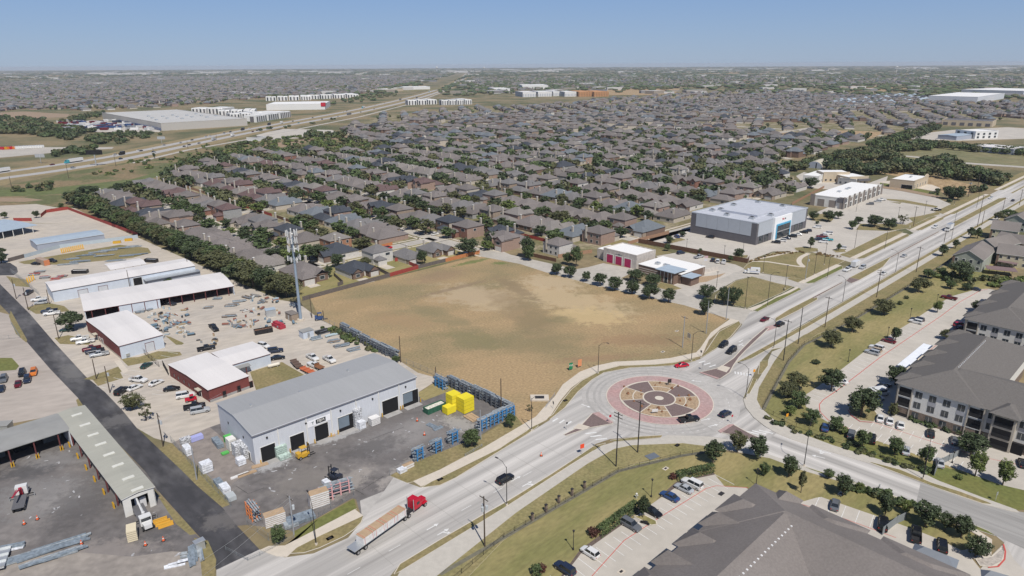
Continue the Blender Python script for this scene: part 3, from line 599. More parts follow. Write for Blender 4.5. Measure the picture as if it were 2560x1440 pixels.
V['sedan'] = car(4.75, 1.84, 1.45, .82, .95, (-1.75, 1.15), (-1.0, .25), 1.1, -1.8)
V['hatch'] = car(4.3, 1.82, 1.58, .92, 1.0, (-2.0, 1.15), (-1.7, .4), 1.15, -1.9)
V['suv'] = car(4.85, 1.95, 1.76, 1.0, 1.1, (-2.3, 1.1), (-2.05, .45), 1.15, -2.2, .37)
V['bigsuv'] = car(5.3, 2.03, 1.92, 1.1, 1.2, (-2.58, 1.1), (-2.4, .55), 1.2, -2.45, .4)
def pickup(L=5.9, bed=True, flat=False):
    P = Proto(); h = L/2; w_ = 1.0; mb = MB(); belt = 1.2; Hh = 1.93
    def sec(x, wf, zb, zt): return (x, [(w_*wf*.9, zb), (w_*wf, zb+.18), (w_*wf, zt-.15), (w_*wf*.93, zt-.04), (w_*wf*.75, zt)])
    loft(mb, [sec(h, .8, .5, .98), sec(h-.12, .92, .35, 1.08), sec(h-.5, .99, .3, 1.14), sec(1.35, 1, .3, belt), sec(-.75, 1, .3, belt+.02)], M_PAINT)
    mb.prism([(-.55, -.70), (.65, -.68), (.68, 0), (.65, .68), (-.55, .70)], Hh-.07, Hh, M_PAINT)
    for s_ in (1, -1):
        mb.tube((1.25, s_*.86, belt-.03), (.65, s_*.69, Hh-.04), .04, M_PAINT, n=4); mb.tube((-.72, s_*.88, belt-.03), (-.55, s_*.7, Hh-.04), .06, M_PAINT, n=4); mb.tube((.1, s_*.92, belt-.03), (.05, s_*.71, Hh-.04), .04, M_PAINT, n=4)
    P.add('body', mb)
    g = MB(); k = 0
    g.v += [(-.72, -.88, belt-.04), (1.3, -.84, belt-.04), (1.3, .84, belt-.04), (-.72, .88, belt-.04), (-.55, -.70, Hh-.05), (.65, -.68, Hh-.05), (.65, .68, Hh-.05), (-.55, .70, Hh-.05)]
    i0 = g.m(M_GLASS)
    for f in ((0, 1, 5, 4), (1, 2, 6, 5), (2, 3, 7, 6), (3, 0, 4, 7), (4, 5, 6, 7)): g.f.append(f); g.mi.append(i0)
    P.add('window_glass', g)
    mb = MB()
    if not flat:
        for s_ in (1, -1): mb.box(-h, -.75, min(s_*1.0, s_*.88), max(s_*1.0, s_*.88), .5, 1.2, M_PAINT)
        mb.box(-h, -h+.1, -.88, .88, .55, 1.2, M_PAINT); mb.box(-h+.1, -.75, -.88, .88, .55, .72, M_BLKP); mb.box(-.85, -.75, -.88, .88, .6, 1.2, M_PAINT)
    else: mb.box(-h, -.8, -1.1, 1.1, .9, 1.05, M_BLKP); mb.box(-.9, -.8, -1, 1, 1.05, 1.8, M_BLKP); mb.box(-h+.3, -.8, -.4, .4, .5, .9, M_BLKP)
    P.add('truck_bed', mb)
    wheels(P, (h-1.0, -h+1.25), .42, 1.01); lights(P, h-.03, -h+.01, .85, .78, .85)
    return P
V['pickup'] = pickup(); V['flatbed'] = pickup(7.6, flat=True)
def far_mesh(kind):
    mb = MB()
    if kind == 'semi':
        mb.box(-8, 8, -1.3, 1.3, 1.1, 4.1, M_PAINT); mb.box(8.6, 11.8, -1.2, 1.2, .6, 3.6, PAINT['grey']); mb.box(-7, 11.5, -1.1, 1.1, .3, 1.1, M_TYRE); mb.box(11.8, 13.2, -1.0, 1.0, .5, 2.2, PAINT['grey']); mb.box(11.75, 11.85, -1.0, 1.0, 2.3, 3.2, M_GLASS)
    elif kind == 'box':
        mb.box(-4, 2, -1.25, 1.25, 1.0, 3.9, M_PAINT); mb.box(2.2, 4.4, -1.1, 1.1, .5, 2.6, M_PAINT); mb.box(4.35, 4.45, -.95, .95, 1.6, 2.4, M_GLASS); mb.box(-3.6, 4, -1.05, 1.05, .25, .9, M_TYRE)
    else:
        hh = 1.45 if kind == 'car' else 1.8
        mb.box(-2.35, 2.35, -.92, .92, .3, .98, M_PAINT); mb.box(-2.0, 2.0, -.94, .94, .05, .35, M_TYRE); b0 = -1.7 if kind == 'car' else -2.3
        k = len(mb.v); i0 = mb.m(M_GLASS); mb.v += [(b0, -.85, .96), (1.2, -.85, .96), (1.2, .85, .96), (b0, .85, .96), (b0+.5, -.68, hh), (.4, -.68, hh), (.4, .68, hh), (b0+.5, .68, hh)]
        for f in ((0, 1, 5, 4), (1, 2, 6, 5), (2, 3, 7, 6), (3, 0, 4, 7)): mb.f.append(tuple(k+q for q in f)); mb.mi.append(i0)
        mb.f.append((k+4, k+5, k+6, k+7)); mb.mi.append(mb.m(M_PAINT))
    me = bpy.data.meshes.new(kind); me.from_pydata(mb.v, [], mb.f)
    for m_ in mb.mats: me.materials.append(m_)
    me.polygons.foreach_set('material_index', mb.mi); me.update(); return me
FAR = {k: far_mesh(k) for k in ('car', 'suvf', 'semi', 'box')}
def hdg(p, q): a, b = G(*p), G(*q); return math.atan2(b[1]-a[1], b[0]-a[0])
CATN = {'sedan': 'car', 'hatch': 'car', 'suv': 'car', 'bigsuv': 'car', 'pickup': 'pickup truck', 'flatbed': 'truck'}
D44, D134 = A0, A0+math.pi/2
def car_at(p, kind, col, ang, label, group, z=.04):
    g = G(*p); nm = {'pickup': 'pickup_truck', 'flatbed': 'flatbed_truck'}.get(kind, 'parked_car' if 'lot' in (group or '') or 'park' in (group or '') else 'car')
    return place(V[kind], nm, (g[0], g[1], z), ang, label, CATN[kind], group, swap={'paint': PAINT[col]})
GI = 'vehicles parked in the industrial yard'; GA = 'cars in the left parking lot'; GR = 'cars driving on the main road'
GB = 'cars in the lower apartment parking lot'; GC = 'cars in the right apartment parking lot'; GD = 'cars parked before the grey store'; GF = 'cars parked at the fire station'
DP = R(133.5)
for a in [
 ((1263,1203), 'suv', 'black', D44, 'black suv driving up the concrete road below the roundabout', GR),
 ((1704,917), 'sedan', 'red', R(195), 'bright red sedan entering the roundabout by the brown field', GR),
 ((1722,1053), 'pickup', 'black', R(14), 'black pickup rounding the near edge of the pink roundabout apron', GR),
 ((1813,1039), 'hatch', 'navy', R(38), 'dark hatchback leaving the roundabout behind the black pickup', GR),
 ((1808,866), 'suv', 'black', R(228), 'black car approaching the roundabout in the kerbside lane', GR),
 ((1828,881), 'bigsuv', 'black', R(228), 'black suv approaching the roundabout beside the brown splitter island', GR),
 ((1911,802), 'sedan', 'maroon', R(222), 'dark maroon sedan on the road beside the pink painted median tip', GR),
 ((1950,814), 'suv', 'black', R(42), 'black suv driving away just past the roundabout by a wooden pole', GR),
 ((2118,677), 'pickup', 'white', R(223.5), 'white pickup towing a white box trailer', GR),
 ((2156,671), 'suv', 'silver', R(223.5), 'silver suv driving next to the white box trailer', GR),
 ((2260,642), 'sedan', 'silver', D44, 'silver sedan on the divided road below the long thin median', GR),
 ((2209,686), 'sedan', 'white', D44, 'white car driving away behind the silver sedan', GR),
 ((2337,570), 'suv', 'white', R(223.5), 'white car opposite the large box truck', GR),
 ((2477,497), 'suv', 'white', R(223.5), 'white suv on the road far up beside the grassy median', GR),
 ((2532,503), 'sedan', 'dark', D44, 'dark car farthest up the divided road', GR),
 ((2340,527), 'pickup', 'black', R(170), 'black pickup waiting at the plaza exit', GR),
 ((1730,1215), 'bigsuv', 'white', DP, 'white suv nose in to the hedge bay, topmost in the lower lot', GB),
 ((1710,1226), 'sedan', 'silver', DP, 'silver sedan beside the white suv near the hedge', GB),
 ((1674,1246), 'sedan', 'blue', DP, 'blue sedan parked alone in the lower apartment lot', GB),
 ((1630,1284), 'sedan', 'black', DP+math.pi, 'black sedan half hidden by the small tree of the grass island', GB),
 ((1577,1318), 'suv', 'grey', DP+math.pi, 'dark grey suv parked left of the motorcycle', GB),
 ((1475,1387), 'hatch', 'white', DP, 'white boxy car parked under the lamp post', GB),
 ((1412,1428), 'suv', 'navy', DP, 'dark blue suv at the bottom edge of the picture', GB),
 ((2087,1267), 'sedan', 'grey', R(60), 'dark grey sedan parked above the big brown roof', GB),
 ((2206,1315), 'bigsuv', 'black', R(60), 'black suv parked by the dumpster enclosure', GB),
 ((2289,1343), 'pickup', 'black', R(60), 'black pickup parked right of the dumpster enclosure', GB),
 ((2354,1370), 'suv', 'black', R(60), 'black suv beside the grey carport roof', GB),
 ((2372,748), 'pickup', 'maroon', D134, 'dark red pickup far up the right apartment lot', GC),
 ((2289,808), 'suv', 'white', D134, 'white suv at the upper end of the right lot bays', GC),
 ((2293,803), 'suv', 'dark', D134, 'dark suv tucked behind the white suv in the upper bays', GC),
 ((2221,856), 'sedan', 'maroon', D134, 'dark red sedan by the small tree in the right lot', GC),
 ((2191,873), 'suv', 'white', D134, 'white suv uppermost of three parked side by side', GC),
 ((2187,879), 'hatch', 'tan', D134, 'tan car between the white and the silver suv', GC),
 ((2180,885), 'suv', 'silver', D134, 'silver suv lowest of three parked side by side', GC),
 ((2100,957), 'sedan', 'white', D134, 'white car mostly hidden under the oak by the bays', GC),
 ((2210,968), 'sedan', 'navy', R(15), 'dark blue car in the shade of the apartment block', GC),
 ((2202,977), 'hatch', 'dark', R(15), 'dark hatchback above the white shuttle van', GC),
 ((2190,1001), 'suv', 'white', R(15), 'white suv just below the white shuttle van', GC),
 ((2180,1011), 'sedan', 'silver', R(15), 'silver sedan under the edge of the big island tree', GC),
 ((2200,1050), 'sedan', 'white', R(60), 'white sedan leftmost of three white cars in a row', GC),
 ((2224,1057), 'sedan', 'white', R(60), 'white sedan in the middle of three white cars', GC),
 ((2251,1067), 'sedan', 'white', R(60), 'white sedan rightmost of three white cars in a row', GC),
 ((2326,1088), 'sedan', 'black', R(60), 'black sedan below the apartment entrance', GC),
 ((2386,1106), 'sedan', 'grey', R(60), 'grey sedan beside the wooden enclosure and dark trees', GC),
 ((2127,1090), 'suv', 'grey', R(60), 'grey suv in the lower bays beside a round tree', GC),
 ((2178,1102), 'bigsuv', 'black', R(60), 'black suv in the lower bays behind a dark tree', GC),
 ((2264,1131), 'sedan', 'silver', R(60), 'silver blue sedan between two round trees in the lower bays', GC),
 ((2349,1162), 'sedan', 'silver', R(60), 'silver sedan by the lower end of the wooden enclosure', GC),
 ((2556,1163), 'sedan', 'black', R(60), 'black car cut by the right picture edge', GC),
 ((2063,1073), 'sedan', 'blue', R(60), 'blue car under the round tree at the lot corner', GC),
 ((2399,816), 'suv', 'red', R(10), 'red suv in the shade between the two apartment roofs', GC),
 ((2400,823), 'sedan', 'navy', R(10), 'dark blue car below the shaded red suv', GC),
 ((2436,726), 'sedan', 'dark', R(135), 'dark sedan at the far end of the right apartment lot', GC),
 ((1940,608), 'suv', 'black', R(155), 'black suv leftmost in front of the grey store', GD),
 ((1955,604), 'suv', 'white', R(155), 'white suv second from left before the store', GD),
 ((1966,598), 'sedan', 'navy', R(155), 'navy sedan third from left before the store', GD),
 ((1980,593), 'bigsuv', 'black', R(155), 'large black suv before the blue framed store entrance', GD),
 ((1995,588), 'sedan', 'white', R(155), 'white sedan right of the blue framed store entrance', GD),
 ((2009,583), 'suv', 'black', R(155), 'black suv second from right before the store', GD),
 ((2020,579), 'hatch', 'dark', R(155), 'dark hatchback rightmost before the store', GD),
 ((2043,570), 'suv', 'white', R(165), 'white suv parked below a round bush past the store', GD),
 ((2069,586), 'bigsuv', 'white', R(165), 'white suv uppermost in the middle bays of the store lot', GD),
 ((2061,590), 'sedan', 'white', R(165), 'white sedan between a white suv and a maroon pickup', GD),
 ((2054,594), 'pickup', 'maroon', R(165), 'maroon pickup in the middle bays of the store lot', GD),
 ((2044,601), 'suv', 'navy', R(165), 'dark blue suv next to the pine in the store lot', GD),
 ((2068,602), 'pickup', 'teal', R(165), 'turquoise pickup in the store lot', GD),
 ((2058,607), 'suv', 'white', R(165), 'white suv lowest of the middle bays in the store lot', GD),
 ((2104,623), 'suv', 'white', R(165), 'white suv behind the small tree at the drive', GD),
 ((2175,512), 'suv', 'grey', R(165), 'grey suv parked at the white retail strip', GD),
 ((2194,505), 'suv', 'silver', R(165), 'silver suv at the end of the white retail strip', GD),
 ((2204,501), 'pickup', 'white', R(165), 'white pickup farthest along the white retail strip', GD),
 ((1775,595), 'suv', 'black', R(140), 'black suv parked alone beside the grey store wall', GD),
 ((1692,594), 'suv', 'blue', R(100), 'blue vehicle behind the round tree in the corner of the store lot', GD),
 ((1702,635), 'suv', 'navy', R(25), 'dark blue suv on the fire station drive', GF),
 ((1747,645), 'pickup', 'silver', R(35), 'silver pickup behind the fire station by the brown fence', GF),
 ((1782,653), 'suv', 'dark', R(70), 'dark suv leftmost of three behind the fire station', GF),
 ((1794,656), 'suv', 'white', R(70), 'white suv in the middle of three behind the fire station', GF),
 ((1809,658), 'pickup', 'white', R(70), 'white pickup rightmost of three behind the fire station', GF),
 ((200,850), 'pickup', 'white', R(210), 'white pickup, upper of two beside the red walled shed', GI),
 ((214,858), 'pickup', 'white', R(210), 'white pickup, lower of two beside the red walled shed', GI),
 ((230,876), 'pickup', 'maroon', R(210), 'dark red pickup next to two others at the red walled shed', GI),
 ((238,882), 'pickup', 'dark', R(210), 'dark pickup between the maroon and the silver one', GI),
 ((249,890), 'pickup', 'silver', R(210), 'silver pickup lowest by the red walled shed', GI),
 ((98,752), 'pickup', 'white', R(205), 'white pickup at the end of the white shed', GI),
 ((103,760), 'suv', 'silver', R(205), 'silver suv below the white pickup at the shed end', GI),
 ((124,781), 'pickup', 'navy', R(205), 'navy pickup behind the white work truck by the asphalt road', GI),
 ((130,787), 'pickup', 'white', R(205), 'white work pickup by the asphalt road left of the tree', GI),
 ((72,735), 'pickup', 'dark', R(100), 'dark green pickup between the utility poles at left', GI),
 ((167,828), 'sedan', 'green', R(200), 'dark green car in the shade of the yard tree', GI),
 ((516,875), 'pickup', 'black', R(30), 'black pickup driving between the two white roofed sheds', GI),
 ((535,823), 'flatbed', 'black', R(-52), 'black flatbed truck in the middle of the tan yard', GI),
 ((367,917), 'sedan', 'green', R(80), 'dark green sedan beside the black rolling gate', GI),
 ((347,954), 'pickup', 'white', R(-15), 'white pickup parked sideways in the small striped lot', GI),
 ((337,973), 'sedan', 'white', R(60), 'white sedan above the round yard tree', GI),
 ((391,961), 'sedan', 'white', R(62), 'white car with black bonnet by the hatched bay', GI),
 ((306,982), 'bigsuv', 'black', R(80), 'black suv nearest the asphalt road in the striped lot', GI),
 ((430,976), 'sedan', 'black', R(20), 'black car alone in front of the dark red building', GI),
 ((464,993), 'bigsuv', 'white', R(25), 'white suv in front of the dark red building', GI),
 ((487,1021), 'pickup', 'black', R(25), 'black pickup left of the warehouse corner', GI),
 ((501,1031), 'bigsuv', 'silver', R(25), 'silver suv at the grey warehouse corner', GI),
 ((56,937), 'suv', 'black', R(-60), 'black suv left of the orange one in the left lot', GA),
 ((85,935), 'suv', 'orange', R(-60), 'orange and black suv in the left lot', GA),
 ((69,953), 'suv', 'navy', R(-60), 'navy suv below the orange one in the left lot', GA),
 ((46,964), 'sedan', 'maroon', R(-60), 'small maroon car in the left lot', GA),
 ((10,952), 'suv', 'grey', R(-60), 'grey suv near the left picture edge', GA),
 ((4,976), 'sedan', 'navy', R(-60), 'navy car cut by the left picture edge', GA),
 ((660,868), 'suv', 'white', R(-30), 'white suv at the end of the white annex shed', GI),
 ((689,881), 'bigsuv', 'navy', R(20), 'large dark blue suv by the annex shed corner', GI),
 ((695,898), 'sedan', 'black', R(20), 'black sedan below the large dark blue suv', GI),
 ((782,898), 'pickup', 'white', R(-45), 'white pickup left of two above the warehouse roof', GI),
 ((824,903), 'pickup', 'white', R(-45), 'white pickup with dark bed right of two above the warehouse roof', GI),
 ((510,700), 'suv', 'dark', R(60), 'dark vehicle parked beyond the open sided shed', GI),
 ((130,655), 'pickup', 'dark', R(-20), 'dark pickup right of the orange container', GI),
 ((90,662), 'sedan', 'black', R(-10), 'black car left of the orange container', GI),
 ((425,762), 'pickup', 'dark', R(-20), 'dark pickup under the open shed roof', GI),
]: car_at(*a)
g = G(516, 700)
# white truck with brown bed + trailers behind the warehouse
g = G(789, 919); place(V['flatbed'], 'flatbed_truck', (g[0], g[1], .04), R(140), 'white truck with a rusty flat bed by the warehouse roof', 'truck', GI, swap={'paint': PAINT['white'], 'black_plastic': C('rusty_wood', (.22, .10, .05))})
# box trailer, box truck, ambulance, shuttle, semi, crane trucks
def boxv(name, p, ang, parts, label, cat, group=None, z=.04, wh=()):
    P = Proto()
    for n_, boxes in parts:
        mb = MB()
        for b in boxes: mb.box(*b)
        P.add(n_, mb)
    for (xs, r, hw) in wh: wheels(P, xs, r, hw)
    g = G(*p); return place(P, name, (g[0], g[1], z), ang, label, cat, group)
PW, PT = PAINT['white'], M_TYRE
M_ALU = mat('aluminium', (.55, .57, .58), rough=.4, var=.05, metal=.6)
boxv('box_trailer', (2137,667), R(223.5), [('trailer_box', [(-3, 2.6, -1.15, 1.15, .6, 3.0, PW)]), ('coupling', [(2.6, 3.6, -.1, .1, .5, .65, M_BLKP)]), ('door', [(-3.03, -3, -1.0, 1.0, .7, 2.8, M_ALU)])], 'white enclosed trailer towed by the white pickup', 'trailer', wh=[((-.6, .3), .35, 1.15)])
def glassbox(x0, x1, hw, z0, z1): return (x0, x1, -hw, hw, z0, z1, M_GLASS)
boxv('box_truck', (2372,576), R(223.5), [('cargo_box', [(-4.6, 2.4, -1.3, 1.3, 1.1, 4.0, PW)]), ('cab', [(2.6, 3.7, -1.15, 1.15, .5, 2.6, PW), (3.7, 5.0, -1.1, 1.1, .5, 1.5, PW)]), ('window_glass', [glassbox(3.68, 3.76, 1.0, 1.6, 2.45)]), ('roof_panel', [(-4.55, 2.35, -1.25, 1.25, 4.0, 4.03, M_ALU)])], 'tall white box truck at the road junction', 'truck', GR, wh=[((-3, 4.2), .5, 1.2)])
boxv('ambulance', (1880,684), R(165), [('patient_box', [(-3.4, 1.0, -1.2, 1.2, .7, 2.9, PW)]), ('cab', [(1.0, 2.2, -1.05, 1.05, .5, 2.2, PW), (2.2, 3.5, -1.0, 1.0, .5, 1.25, PW)]), ('stripe', [(-3.42, 1.02, -1.22, 1.22, 1.3, 1.5, C('blue_stripe', (.25, .32, .5)))]), ('window_glass', [glassbox(2.18, 2.26, .9, 1.35, 2.1)]), ('light_bar', [(.8, 1.05, -.9, .9, 2.9, 3.0, M_TL)]), ('windows', [(-2.4, -1.6, -1.23, 1.23, 1.9, 2.4, M_GLASS)])], 'white ambulance with blue stripe on the side street', 'ambulance', wh=[((-2.2, 2.6), .42, 1.1)])
boxv('shuttle_van', (2195,989), R(15), [('body', [(-3.2, 2.2, -1.1, 1.1, .4, 2.5, PW), (2.2, 3.3, -1.0, 1.0, .4, 1.3, PW)]), ('window_glass', [(-2.9, 2.0, -1.12, 1.12, 1.5, 2.1, M_GLASS), (2.2, 2.25, -.9, .9, 1.4, 2.3, M_GLASS)]), ('roof', [(-3.1, 2.1, -1.0, 1.0, 2.5, 2.6, PW)])], 'white shuttle van with a dark window band by the apartments', 'van', GC, z=.07, wh=[((-2.2, 2.3), .4, 1.05)])
# red tractor with flatbed of plasterboard
M_BOARD = mat('plasterboard_wrap', (.66, .65, .64), rough=.6, var=.12, scale=2, stretch=(0, .1)); M_CARD = mat('brown_board', (.42, .30, .19), rough=.8, var=.1, scale=1)
M_STRAP = C('red_strap', (.5, .12, .12))
semi = G(960, 1322); sa = math.atan2(G(1045, 1268)[1]-G(905, 1368)[1], G(1045, 1268)[0]-G(905, 1368)[0])
P = Proto(); PR = PAINT['red']
mb = MB(); mb.box(-1.6, .3, -1.15, 1.15, 1.0, 3.0, PR).prism([(-1.55, -1.1), (.2, -1.1), (.1, 1.1), (-1.55, 1.1)], 3.0, 3.25, PR); mb.prism([(.3, -.95), (2.4, -.7), (2.4, .7), (.3, .95)], .9, 1.95, PR); P.add('cab', mb)
mb = MB(); mb.box(.28, .36, -1.0, 1.0, 2.0, 2.75, M_GLASS); P.add('windscreen', mb)
for s_ in (1, -1):
    mb = MB(); mb.box(-.9, 0, s_*1.14-.02, s_*1.14+.04, 1.9, 2.6, M_GLASS); P.add('side_window', mb)
    mb = MB(); mb.tube((-1.75, s_*1.0, .8), (-1.75, s_*1.0, 3.7), .09, M_ALU); P.add('exhaust_stack', mb)
    mb = MB(); mb.prism([(1.2, s_*.75), (2.5, s_*.75), (2.5, s_*1.12), (1.2, s_*1.12)], .9, 1.1, PR); P.add('mudguard', mb)
mb = MB(); mb.box(-5.2, 2.3, -.45, .45, .7, .95, M_BLKP); P.add('chassis', mb)
mb = MB(); mb.box(2.38, 2.46, -.65, .65, .8, 1.8, M_ALU); P.add('grille', mb)
wheels(P, (1.8, -3.3, -4.5), .5, 1.15, .32)
e = G(1041, 1272); place(P, 'semi_tractor', (e[0], e[1], .05), sa, 'red truck tractor turning out of the supply yard', 'truck')
P = Proto(); mb = MB(); mb.box(-7.6, 7.2, -1.25, 1.25, 1.25, 1.4, M_ALU).box(-7.2, 7, -.5, .5, .9, 1.25, M_BLKP); P.add('flat_deck', mb)
mb = MB(); mb.box(7.1, 7.2, -1.2, 1.2, 1.4, 2.6, M_ALU); P.add('headboard', mb)
for x in (-6.6, -4.6): 
    mb = MB(); mb.box(x-.1, x+.1, -1.1, 1.1, .45, .65, M_BLKP); P.add('axle', mb)
wheels(P, (-6.6, -4.6), .5, 1.2, .4)
tr = (e[0]-math.cos(sa)*11.4, e[1]-math.sin(sa)*11.4)
place(P, 'flatbed_trailer', (tr[0], tr[1], .05), sa, 'long flatbed trailer behind the red truck tractor', 'trailer')
P = Proto(); mb = MB(); mb.box(-1.5, 1.5, -1.15, 1.15, 0, 1.5, M_BOARD); P.add('board_stack', mb); mb = MB(); mb.box(-1.5, 1.5, -1.15, 1.15, 1.5, 1.56, M_CARD); P.add('cover_board', mb)
for x in (-1.1, 1.1): mb = MB(); mb.box(x-.04, x+.04, -1.17, 1.17, 0, 1.585, M_STRAP); P.add('strap', mb)
for x, lb in ((-3.6, 'rearmost'), (-.5, 'second from the rear'), (2.6, 'third from the rear'), (5.7, 'foremost')):
    place(P, 'plasterboard_bundle', (tr[0]+x*math.cos(sa), tr[1]+x*math.sin(sa), 1.45), sa, 'strapped pale board bundle on the trailer, '+lb, 'cargo', 'board bundles on the flatbed trailer')
def cranetruck(name, p, ang, label, boomcol, cabcol, boomdir):
    P = Proto()
    mb = MB(); mb.box(1.6, 3.1, -1.15, 1.15, .7, 2.7, cabcol).prism([(3.1, -.95), (4.7, -.75), (4.7, .75), (3.1, .95)], .7, 1.6, cabcol); P.add('cab', mb)
    mb = MB(); mb.box(3.08, 3.15, -.95, .95, 1.75, 2.5, M_GLASS); P.add('windscreen', mb)
    mb = MB(); mb.box(-5.2, .4, -1.2, 1.2, 1.1, 1.25, C('deck_steel', (.12, .12, .13))).box(-5, 4, -.45, .45, .6, 1.1, M_BLKP); P.add('flat_deck', mb)
    mb = MB(); mb.tube((1.0, 0, 1.1), (1.0, 0, 2.8), .35, boomcol); P.add('crane_column', mb)
    mb = MB(); q = boomdir; mb.tube((1.0, 0, 2.7), (1.0+q[0], q[1], 3.2+q[2]), .26, boomcol, .18, n=4).tube((1.0+q[0], q[1], 3.2+q[2]), (1.0+q[0]*.3, q[1]*.6, 3.4), .15, boomcol, .12, n=4); P.add('crane_boom', mb)
    for s_ in (1, -1): mb = MB(); mb.tube((.9, 0, 1.0), (.9, s_*2.4, .9), .12, M_BLKP, n=6).tube((.9, s_*2.4, 1.1), (.9, s_*2.4, .05), .09, M_ALU, n=6); P.add('outrigger', mb)
    wheels(P, (3.9, -3.2, -4.4), .5, 1.15, .3)
    g = G(*p); place(P, name, (g[0], g[1], .04), ang, label, 'truck')
cranetruck('crane_truck', (55,1252), R(118), 'boom truck with red crane folded over its deck in the left yard', PR, PW, (-5.5, .6, .6))
cranetruck('crane_truck', (360,1302), R(-50), 'white boom truck parked beside yellow and white crates', PW, PW, (-6, .0, .3))
# forklifts
def forklift(p, ang, col, label):
    P = Proto()
    mb = MB(); mb.box(-1.3, 1.0, -.65, .65, .35, 1.1, col).box(-1.5, -.7, -.62, .62, .5, 1.45, col); P.add('body', mb)
    mb = MB(); 
    for x, y in ((-.7, .55), (-.7, -.55), (.7, .55), (.7, -.55)): mb.tube((x, y, 1.1), (x*.8, y, 2.3), .05, M_BLKP, n=4)
    mb.box(-.65, .65, -.6, .6, 2.3, 2.36, col); P.add('overhead_guard', mb)
    mb = MB(); 
    for y in (-.35, .35): mb.box(1.05, 1.2, y-.07, y+.07, .2, 2.9, M_BLKP)
    mb.box(1.05, 1.2, -.4, .4, 2.5, 2.6, M_BLKP); P.add('mast', mb)
    for y in (-.35, .35): mb = MB(); mb.box(1.2, 2.4, y-.07, y+.07, .15, .22, M_BLKP); P.add('fork', mb)
    wheels(P, (.8, -1.0), .35, .7, .25)
    g = G(*p); place(P, 'forklift', (g[0], g[1], .04), ang, label, 'forklift', scale=1.25)
forklift((760,1143), A0, PAINT['yellow'], 'yellow forklift standing before the warehouse doors'); forklift((838,1200), R(150), PAINT['dark'], 'dark forklift behind the pink and grey rack')
forklift((800,800), R(20), PAINT['blue'], 'blue and yellow lift by the cell tower fence')
# red small truck/tractor by dark red building
boxv('utility_cart', (478,1003), R(25), [('body', [(-1.6, 1.6, -.8, .8, .5, 1.0, PR), (-.2, .8, -.7, .7, 1.9, 1.98, PR)]), ('seat', [(-.3, .5, -.6, .6, 1.0, 1.2, M_BLKP)]), ('roll_frame', [(.7, .8, -.7, -.62, 1.0, 1.9, M_BLKP), (.7, .8, .62, .7, 1.0, 1.9, M_BLKP), (-.3, -.2, -.7, -.62, 1.0, 1.9, M_BLKP), (-.3, -.2, .62, .7, 1.0, 1.9, M_BLKP)])], 'small red utility cart beside the white suv', 'utility cart', wh=[((1.1, -1.1), .35, .85)])
# motorcycles
def moto(p, ang, label):
    P = Proto(); mb = MB(); mb.tube((.72, -.08, .33), (.72, .08, .33), .33, M_TYRE, n=12); P.add('wheel', mb); mb = MB(); mb.tube((-.72, -.1, .33), (-.72, .1, .33), .33, M_TYRE, n=12); P.add('wheel', mb)
    mb = MB(); mb.box(-.5, .5, -.15, .15, .3, .75, M_BLKP).tube((.72, 0, .33), (.4, 0, 1.0), .05, M_ALU); P.add('frame', mb); mb = MB(); mb.box(-.6, .1, -.16, .16, .75, .88, M_BLKP); P.add('seat', mb)
    mb = MB(); mb.tube((.4, -.38, 1.05), (.4, .38, 1.05), .03, M_BLKP); P.add('handlebar', mb)
    g = G(*p); place(P, 'motorcycle', (g[0], g[1], .07), ang, label, 'motorcycle')
moto((1612,1311), R(150), 'black motorcycle beside the grass island'); moto((2341,771), R(160), 'black motorcycle alone in the upper right lot')
# ---------------------------------------------------------------- highway traffic
random.seed(11)
hv = []
for (x, y, k, c, cw) in ((22,432,'semi','white',1),(133,413,'car','maroon',1),(183,405,'semi','white',1),(163,420,'suvf','silver',0),(280,388,'suvf','white',1),(284,387,'box','black',1),(280,398,'suvf','dark',0),(330,378,'car','dark',1),(344,377,'car','white',1),(380,381,'suvf','dark',0),(364,382,'car','white',0),(404,364,'car','silver',1),(437,367,'car','dark',0),(442,358,'car','silver',1),(462,363,'car','dark',0),(473,351,'car','dark',1),(482,359,'car','dark',0),(505,351,'box','silver',0),(510,343,'suvf','white',1),(533,341,'car','white',1),(563,334,'suvf','silver',1),(566,341,'box','white',0),(581,331,'suvf','dark',1),(600,326,'box','dark',1),(612,330,'suvf','maroon',0),(634,327,'suvf','dark',0),(622,322,'car','white',1),(673,313,'box','dark',1),(676,320,'suvf','silver',0),(693,309,'box','white',1),(715,308,'car','dark',1),(740,308,'car','teal',0),(738,304,'car','dark',1),(780,295,'car','dark',1),(795,299,'suvf','dark',0),(815,292,'car','silver',0),(847,287,'semi','grey',0),(850,281,'car','white',1),(880,278,'car','dark',1),(898,281,'car','dark',0),(925,270,'semi','white',1),(935,273,'suvf','dark',0),(960,264,'car','white',1),(985,258,'car','dark',1),(1005,250,'semi','dark',1),(1030,246,'semi','dark',0),(1060,240,'car','white',0),(1075,230,'semi','white',1),(1100,224,'car','white',1),(1122,214,'semi','white',1),(1148,200,'car','white',1),(1040,242,'car','white',1)):
    hv.append((x, y, k, c, cw))
def onroad(P, p):
    best = None
    for a, b in zip(P, P[1:]):
        ax, ay = a; dx, dy = b[0]-ax, b[1]-ay; L2 = dx*dx+dy*dy or 1; t = max(0, min(1, ((p[0]-ax)*dx+(p[1]-ay)*dy)/L2)); q = (ax+dx*t, ay+dy*t); d = math.hypot(q[0]-p[0], q[1]-p[1])
        if best is None or d < best[0]: best = (d, q, math.atan2(dy, dx))
    return best
hv.sort(); cnt = {}
KN = {'car': ('car', 'car'), 'suvf': ('suv', 'car'), 'semi': ('semi_truck', 'truck'), 'box': ('box_truck', 'truck')}
